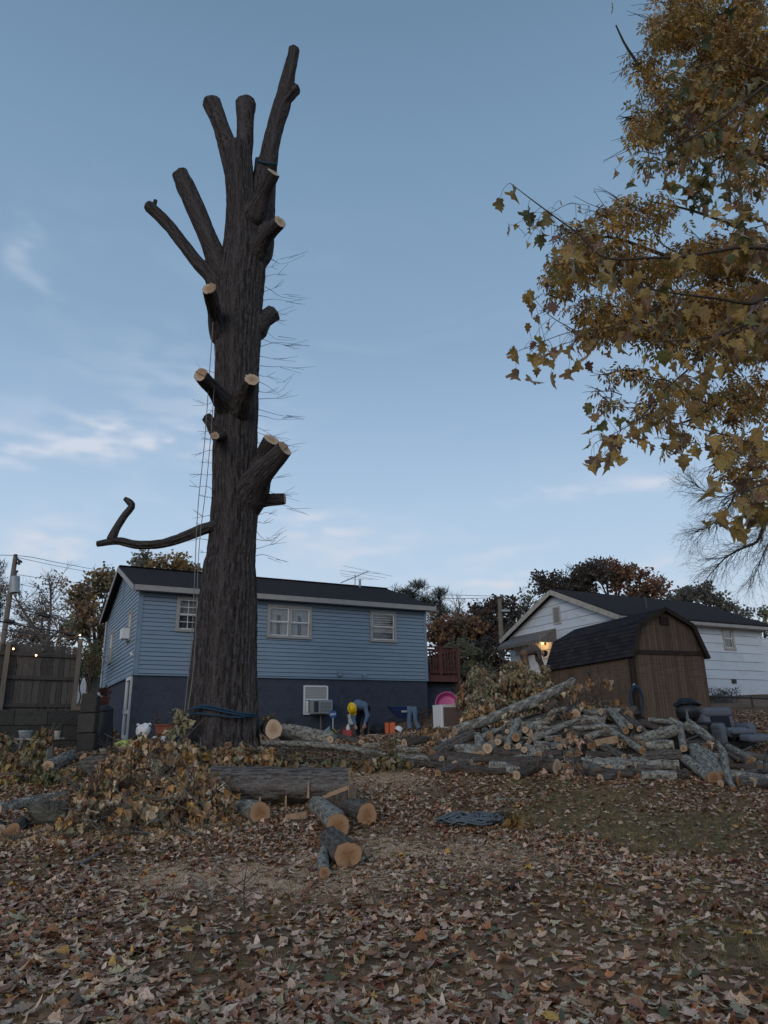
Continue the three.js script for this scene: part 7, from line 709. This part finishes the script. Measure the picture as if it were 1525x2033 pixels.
  const pk = place('pink_tub', 'round pink plastic tub standing on edge behind the white box', 'tub', 890, 1436, 24.4), pg = lathe([[.001, -.16], [.30, -.16], [.335, -.1], [.37, .05], [.40, .06], [.40, .085], [.36, .085], [.325, -.08], [.29, -.13], [.001, -.13]], 34); pg.rotateX(Math.PI / 2 - .22); pg.translate(0, P(890, 1400, 24.4).y - gh(pk.position.x, pk.position.z) + .02, 0); obj('tub', pg, M.pink, pk);
}
{ // right side: recliner, black things, chain link fence
  const q = G(1458, 1484), r0 = thing('recliner_chair', 'worn grey blue fabric recliner with its footrest out on the lawn', 'recliner', q, .2); const F = M.fabric;
  obj('backrest', [rbox(.86, .62, .26, .11, 0, .62, -.42, new THREE.Matrix4().makeRotationX(-.16)), rbox(.82, .26, .28, .12, 0, .86, -.50)], F, r0); obj('back_cushion', rbox(.54, .42, .12, .05, 0, .62, -.30, new THREE.Matrix4().makeRotationX(-.16)), M.fabricDark, r0); for (const s of [-1, 1]) obj('armrest', [rbox(.17, .46, .72, .08, s * .41, .30, -.05), rbox(.2, .18, .60, .085, s * .41, .50, -.03)], F, r0); obj('seat', rbox(.6, .24, .66, .1, 0, .36, -.02), F, r0); obj('footrest', [rbox(.66, .17, .46, .08, .14, .27, .66, new THREE.Matrix4().makeRotationX(.08)), rbox(.62, .13, .2, .06, .02, .37, .36)], F, r0); obj('base', box(.8, .14, .7, 0, .08, -.1), M.black, r0); obj('footrest_arm', [bar(V(-.22, .2, .2), V(-.22, .27, .55), .03, .02), bar(V(.24, .2, .2), V(.24, .27, .55), .03, .02)], M.darkMetal, r0);
  const k = (x, y, d) => { const p = P(x, y, d); p.y = gh(p.x, p.z); return p; };
  const dr = thing('grill_barrel', 'dark barrel grill left of the recliner behind the logs', 'grill', k(1370, 1446, 20.4)); obj('drum', [lathe([[.001, .36], [.22, .38], [.29, .5], [.3, .62], [.31, .64], [.29, .75], [.2, .87], [.001, .9]], 24)], M.darkMetal, dr); obj('handle', tube(spline([V(-.1, .78, .25), V(-.08, .84, .32), V(.08, .84, .32), V(.1, .78, .25)], 8), [.012], 6), M.black, dr); for (const a of [0, 2.1, 4.2]) obj('leg', cyl(V(Math.cos(a) * .2, .4, Math.sin(a) * .2), V(Math.cos(a) * .3, 0, Math.sin(a) * .3), .014, 6), M.darkMetal, dr);
  const tp = thing('black_tarp', 'black crumpled tarp on top of the barrel grill', 'tarp', dr.position.clone().add(V(0, .88, 0))), g = new THREE.SphereGeometry(1, 24, 18), a = g.attributes.position; for (let i = 0; i < a.count; i++) { const v = V(a.getX(i), a.getY(i), a.getZ(i)), n = .6 + .8 * fbm(v.x * 2 + 3, v.y * 2 + v.z * 3, 3, 25); a.setXYZ(i, v.x * n * .34, v.y * n * .10 - .1 * (v.x * v.x), v.z * n * .28); } g.computeVertexNormals(); obj('tarp', g, M.black, tp);
  const bx2 = thing('black_speaker_box', 'black boxy chest left beside the recliner arm', 'chest', k(1412, 1462, 19.4), .3); obj('chest', rbox(.5, .48, .4, .03, 0, .24, 0), M.black, bx2); obj('lid', rbox(.54, .08, .44, .03, 0, .52, 0), M.black, bx2); obj('latch', box(.06, .08, .02, 0, .45, .22), M.darkMetal, bx2);
  const hz = thing('black_hose', 'loop of black hose arching beside the grill', 'hose', k(1395, 1440, 20.2)); obj('hose', tube(spline([V(-.14, .0, 0), V(-.12, .5, 0), V(.04, .66, 0), V(.2, .58, 0), V(.28, .3, 0), V(.3, 0, 0)], 24), [.016], 6), M.black, hz);
  // chain link fence behind
  const A = P(1402, 1382, 27), B = P(1580, 1389, 27.6), cf = thing('chain_link_fence', 'low chain link fence with a dark top rail before the white house', 'fence', V(A.x, gh(A.x, A.z), A.z)), o = cf.position, gy = (t) => { const p = A.clone().lerp(B, t); return V(p.x, Math.min(gh(p.x, p.z) + .02, p.y - .3), p.z); }; obj('rail', local(cf, cyl(A, B, .032, 8)), M.darkMetal, cf); for (const t of [0, .5, 1]) obj('post', local(cf, cyl(gy(t), A.clone().lerp(B, t).add(V(0, .06, 0)), .034, 8)), M.darkMetal, cf); const w = [], N = 44; for (let i = 0; i < N; i++) { const t0 = i / N, t1 = Math.min(1, (i + 6) / N), a0 = A.clone().lerp(B, t0), a1 = A.clone().lerp(B, t1), b0 = gy(t0), b1 = gy(t1); w.push(tube([a0, b1], [.0022], 3), tube([b0, a1], [.0022], 3)); } obj('wire_mesh', local(cf, merge(w)), M.galv, cf).userData.kind = 'stuff';
  const bs = P(1437, 1402, 30), sb = thing('dark_shrub', 'dark low leafless shrub at the foot of the white house', 'bush', V(bs.x, gh(bs.x, bs.z), bs.z)), rr = RNG(77), gs = []; for (let i = 0; i < 46; i++) gs.push(stick(spline([V((rr() - .5) * .9, -.05, (rr() - .5) * .3), V((rr() - .5) * 1.2, .25, (rr() - .5) * .4), V((rr() - .5) * 1.6, .25 + .45 * rr(), (rr() - .5) * .5)], 5), [.012, .004], 4)); obj('stems', merge(gs), M.twig, sb); const m = [], c = []; for (let i = 0; i < 420; i++) { m.push(mk(V((rr() - .5) * 1.4, rr() * .6, (rr() - .5) * .5), qe(rr() * 2, rr() * 6, rr()), .07)); c.push(col([.06, .035, .028], rr)); } inst('leaves', LEAF[3], M.leaf, m, c, sb);
}

/* ---------- people ---------- */
function skinMesh(caps, cell, k = .035, scaleR = 0) {   // smooth union of tapered capsules [ax,ay,az, bx,by,bz, ra, rb]
  const lo = V(9, 9, 9), hi = V(-9, -9, -9); for (const c of caps) for (const [p, r] of [[V(c[0], c[1], c[2]), c[6]], [V(c[3], c[4], c[5]), c[7]]]) { lo.min(p.clone().subScalar(r + scaleR + .04)); hi.max(p.clone().addScalar(r + scaleR + .04)); }
  const ctr = lo.clone().add(hi).multiplyScalar(.5), ext = Math.max(hi.x - lo.x, hi.y - lo.y, hi.z - lo.z) / 2, n = Math.min(110, Math.ceil(ext * 2 / cell)), mc = new MarchingCubes(n, new THREE.MeshBasicMaterial(), false, false, 200000); mc.isolation = 0; const hs = n / 2;
  for (let z = 0; z < n; z++) for (let y = 0; y < n; y++) for (let x = 0; x < n; x++) { const px = ctr.x + (x - hs) / hs * ext, py = ctr.y + (y - hs) / hs * ext, pz = ctr.z + (z - hs) / hs * ext; let d = 9; for (const c of caps) { const bx = c[3] - c[0], by = c[4] - c[1], bz = c[5] - c[2], ax = px - c[0], ay = py - c[1], az = pz - c[2], t = clamp((ax * bx + ay * by + az * bz) / (bx * bx + by * by + bz * bz + 1e-9)), q = Math.hypot(ax - bx * t, ay - by * t, az - bz * t) - lerp(c[6], c[7], t) - scaleR; const h = clamp(.5 + .5 * (d - q) / k); d = lerp(d, q, h) - k * h * (1 - h); } mc.field[x + y * n + z * n * n] = -d; }
  mc.update(); const cnt = mc.count, g = new THREE.BufferGeometry(), pa = new Float32Array(cnt * 3), na = new Float32Array(cnt * 3), uv = new Float32Array(cnt * 2); for (let i = 0; i < cnt * 3; i++) { pa[i] = mc.positionArray[i] * ext + [ctr.x, ctr.y, ctr.z][i % 3]; na[i] = mc.normalArray[i]; } for (let i = 0; i < cnt; i++) { uv[i * 2] = pa[i * 3] * 2; uv[i * 2 + 1] = pa[i * 3 + 1] * 2; } g.setAttribute('position', new THREE.BufferAttribute(pa, 3)); g.setAttribute('normal', new THREE.BufferAttribute(na, 3)); g.setAttribute('uv', new THREE.BufferAttribute(uv, 2)); return g;
}
function hand(w, dir, side) {   // palm and five bent fingers as capsules, from the wrist w along dir
  const d = dir.clone().normalize(), s = side.clone().addScaledVector(d, -side.dot(d)).normalize(), n = d.clone().cross(s), c = (a, b, ra, rb) => [a.x, a.y, a.z, b.x, b.y, b.z, ra, rb], out = [c(w, w.clone().addScaledVector(d, .08), .026, .034)];
  [[-.028, .062], [-.010, .072], [.010, .068], [.027, .053]].forEach(([o, L]) => { const a = w.clone().addScaledVector(d, .085).addScaledVector(s, o), b = a.clone().addScaledVector(d, L * .55).addScaledVector(n, L * .2), e = b.clone().addScaledVector(d, L * .3).addScaledVector(n, L * .4); out.push(c(a, b, .010, .009), c(b, e, .009, .0075)); }); const t0 = w.clone().addScaledVector(d, .03).addScaledVector(s, -.03), t1 = t0.clone().addScaledVector(d, .035).addScaledVector(s, -.03), t2 = t1.clone().addScaledVector(d, .03).addScaledVector(n, .01); out.push(c(t0, t1, .012, .010), c(t1, t2, .010, .008)); return out;
}
function person(label, pos, turn, J, cols, extra) {
  const t = thing('person', label, 'person', pos, turn), c = (a, b, ra, rb) => [...J[a], ...J[b], ra, rb], h = V(...J.head), nk = V(...J.neck), up = h.clone().sub(nk).normalize(), fw = V(...J.look).normalize(); fw.addScaledVector(up, -fw.dot(up)).normalize(); const sd = fw.clone().cross(up), hp = (u, f, s) => h.clone().addScaledVector(up, u).addScaledVector(fw, f).addScaledVector(sd, s).toArray();
  const head = [[...hp(.03, -.01, 0), ...hp(.045, .0, 0), .092, .09], [...hp(-.06, .03, 0), ...hp(-.075, .05, 0), .058, .05], [...hp(0, .095, 0), ...hp(-.025, .112, 0), .012, .017], [...hp(-.005, .01, .088), ...hp(-.035, .0, .09), .016, .013], [...hp(-.005, .01, -.088), ...hp(-.035, .0, -.09), .016, .013], [...hp(-.06, .083, .018), ...hp(-.06, .083, -.018), .010, .010], [...hp(-.11, -.01, 0), ...J.neck, .052, .058]];
  const legs = [c('hipL', 'kneeL', .092, .062), c('kneeL', 'ankL', .06, .042), c('hipR', 'kneeR', .092, .062), c('kneeR', 'ankR', .06, .042)], torso = [c('pelvis', 'waist', .135, .125), c('waist', 'chest', .125, .15), c('chest', 'neck', .12, .07), c('shL', 'shR', .085, .085), c('hipL', 'hipR', .11, .11)], arms = [c('shL', 'elL', .058, .045), c('elL', 'wrL', .044, .032), c('shR', 'elR', .058, .045), c('elR', 'wrR', .044, .032)];
  obj('body', merge([skinMesh([...legs, ...torso, ...arms, c('neck', 'head', .055, .06)], .016), skinMesh(head, .006, .02), ...[['elL', 'wrL', 1], ['elR', 'wrR', -1]].map(([a, b, s]) => skinMesh(hand(V(...J[b]), V(...J[b]).sub(V(...J[a])), V(s, .2, .1)), .004, .008))]), M.skin, t);
  obj('shirt', skinMesh([...torso.slice(0, 4), ...arms.slice(0, 4)].map((q, i) => i > 3 && (i === 5 || i === 7) ? [...q.slice(0, 3), ...V(q[0], q[1], q[2]).lerp(V(q[3], q[4], q[5]), .9).toArray(), q[6], q[7]] : q), .016, .04, .014), cols[0], t); obj('trousers', skinMesh([...legs, torso[4], c('pelvis', 'hipL', .12, .1), c('pelvis', 'hipR', .12, .1)], .016, .04, .017), cols[1], t);
  for (const k of ['L', 'R']) { const a = V(...J['ank' + k]), b = V(...J['toe' + k]); obj('boot', skinMesh([[a.x, a.y + .06, a.z, a.x, a.y - .02, a.z, .055, .055], [a.x, .045, a.z, b.x, .04, b.z, .048, .04]], .012, .02), M.boot, t); }
  for (const s of [.034, -.034]) { const e = new THREE.SphereGeometry(.011, 8, 6); e.translate(...hp(.012, .083, s)); obj('eye', e, M.black, t); }
  extra(t, h, up, fw, hp); return t;
}
{ const q = G(712, 1464);
  person('worker in a yellow hard hat and denim shirt bending down before the basement wall', q, 0, { head: [-.14, .84, .50], neck: [-.05, .90, .36], look: [-.25, -.85, .25], chest: [.0, .93, .22], waist: [.1, .92, -.02], pelvis: [.14, .88, -.2], hipL: [.06, .84, -.22], hipR: [.23, .84, -.2], kneeL: [-.02, .46, -.04], ankL: [-.02, .09, -.12], toeL: [-.09, .05, .06], kneeR: [.2, .46, .02], ankR: [.22, .09, -.1], toeR: [.23, .05, .1], shL: [-.16, .88, .28], shR: [.2, .92, .24], elL: [-.16, .6, .34], wrL: [-.08, .36, .4], elR: [.28, .62, .3], wrR: [.2, .38, .42] }, [M.denim, M.trousers], (t, h, up, fw) => { const g = lathe([[.155, -.005], [.16, .005], [.132, .012], [.13, .05], [.115, .105], [.075, .145], [.03, .16], [.001, .162]], 26), g2 = rbox(.03, .02, .24, .008, 0, .155, 0), qq = new THREE.Quaternion().setFromRotationMatrix(frameM(V(0, 0, 0), fw.clone().cross(up).negate(), fw)), m = new THREE.Matrix4().compose(h.clone().addScaledVector(up, .035), qq, V(1, 1, 1.12)); const hat = obj('hard_hat', g.applyMatrix4(m), M.hat, t); obj('hat_ridge', g2.applyMatrix4(m), M.hat, hat); const pk = new THREE.CylinderGeometry(.16, .16, .008, 20, 1, false, -1, 2); pk.translate(0, 0, .035); obj('hat_peak', clean(pk).applyMatrix4(m), M.hat, hat); }); }
{ let d = 24; for (let k = 23; k < 29; k += .05) { const p = P(1040, 1298, k); if (Math.abs(p.y - gh(p.x, p.z) - .9) < Math.abs(P(1040, 1298, d).y - gh(P(1040, 1298, d).x, P(1040, 1298, d).z) - .9)) d = k; } d = Math.min(d, 26); const hp0 = P(1040, 1298, d), g0 = gh(hp0.x, hp0.z), lift = hp0.y - .9, y0 = Math.max(g0, lift - .25);
  person('man in a brown shirt and tan trousers stooping among the cut tree tops', V(hp0.x, Math.abs(lift - g0) < .35 ? g0 : lift, hp0.z), 0, { head: [.66, .90, .14], neck: [.52, .98, .1], look: [.5, -.9, .1], chest: [.38, 1.02, .06], waist: [.18, .98, 0], pelvis: [.02, .92, 0], hipL: [0, .88, .09], hipR: [0, .88, -.09], kneeL: [.06, .47, .12], ankL: [0, .09, .12], toeL: [.17, .05, .14], kneeR: [-.03, .47, -.12], ankR: [-.1, .09, -.12], toeR: [.06, .05, -.12], shL: [.46, .98, .22], shR: [.46, .98, -.1], elL: [.5, .72, .26], wrL: [.6, .5, .2], elR: [.48, .7, -.14], wrR: [.58, .48, -.06] }, [M.brownShirt, M.tan], (t, h, up, fw, hp) => { const g = skinMesh([[...hp(.05, -.03, 0), ...hp(.06, -.0, 0), .094, .09]], .008, .02); obj('hair', g, M.hair, t); const g2 = skinMesh([[...hp(.07, .02, 0), ...hp(.06, .1, 0), .07, .03]], .008, .02); obj('cap', g2, M.red, t); }); }
renderer.render(scene, camera);
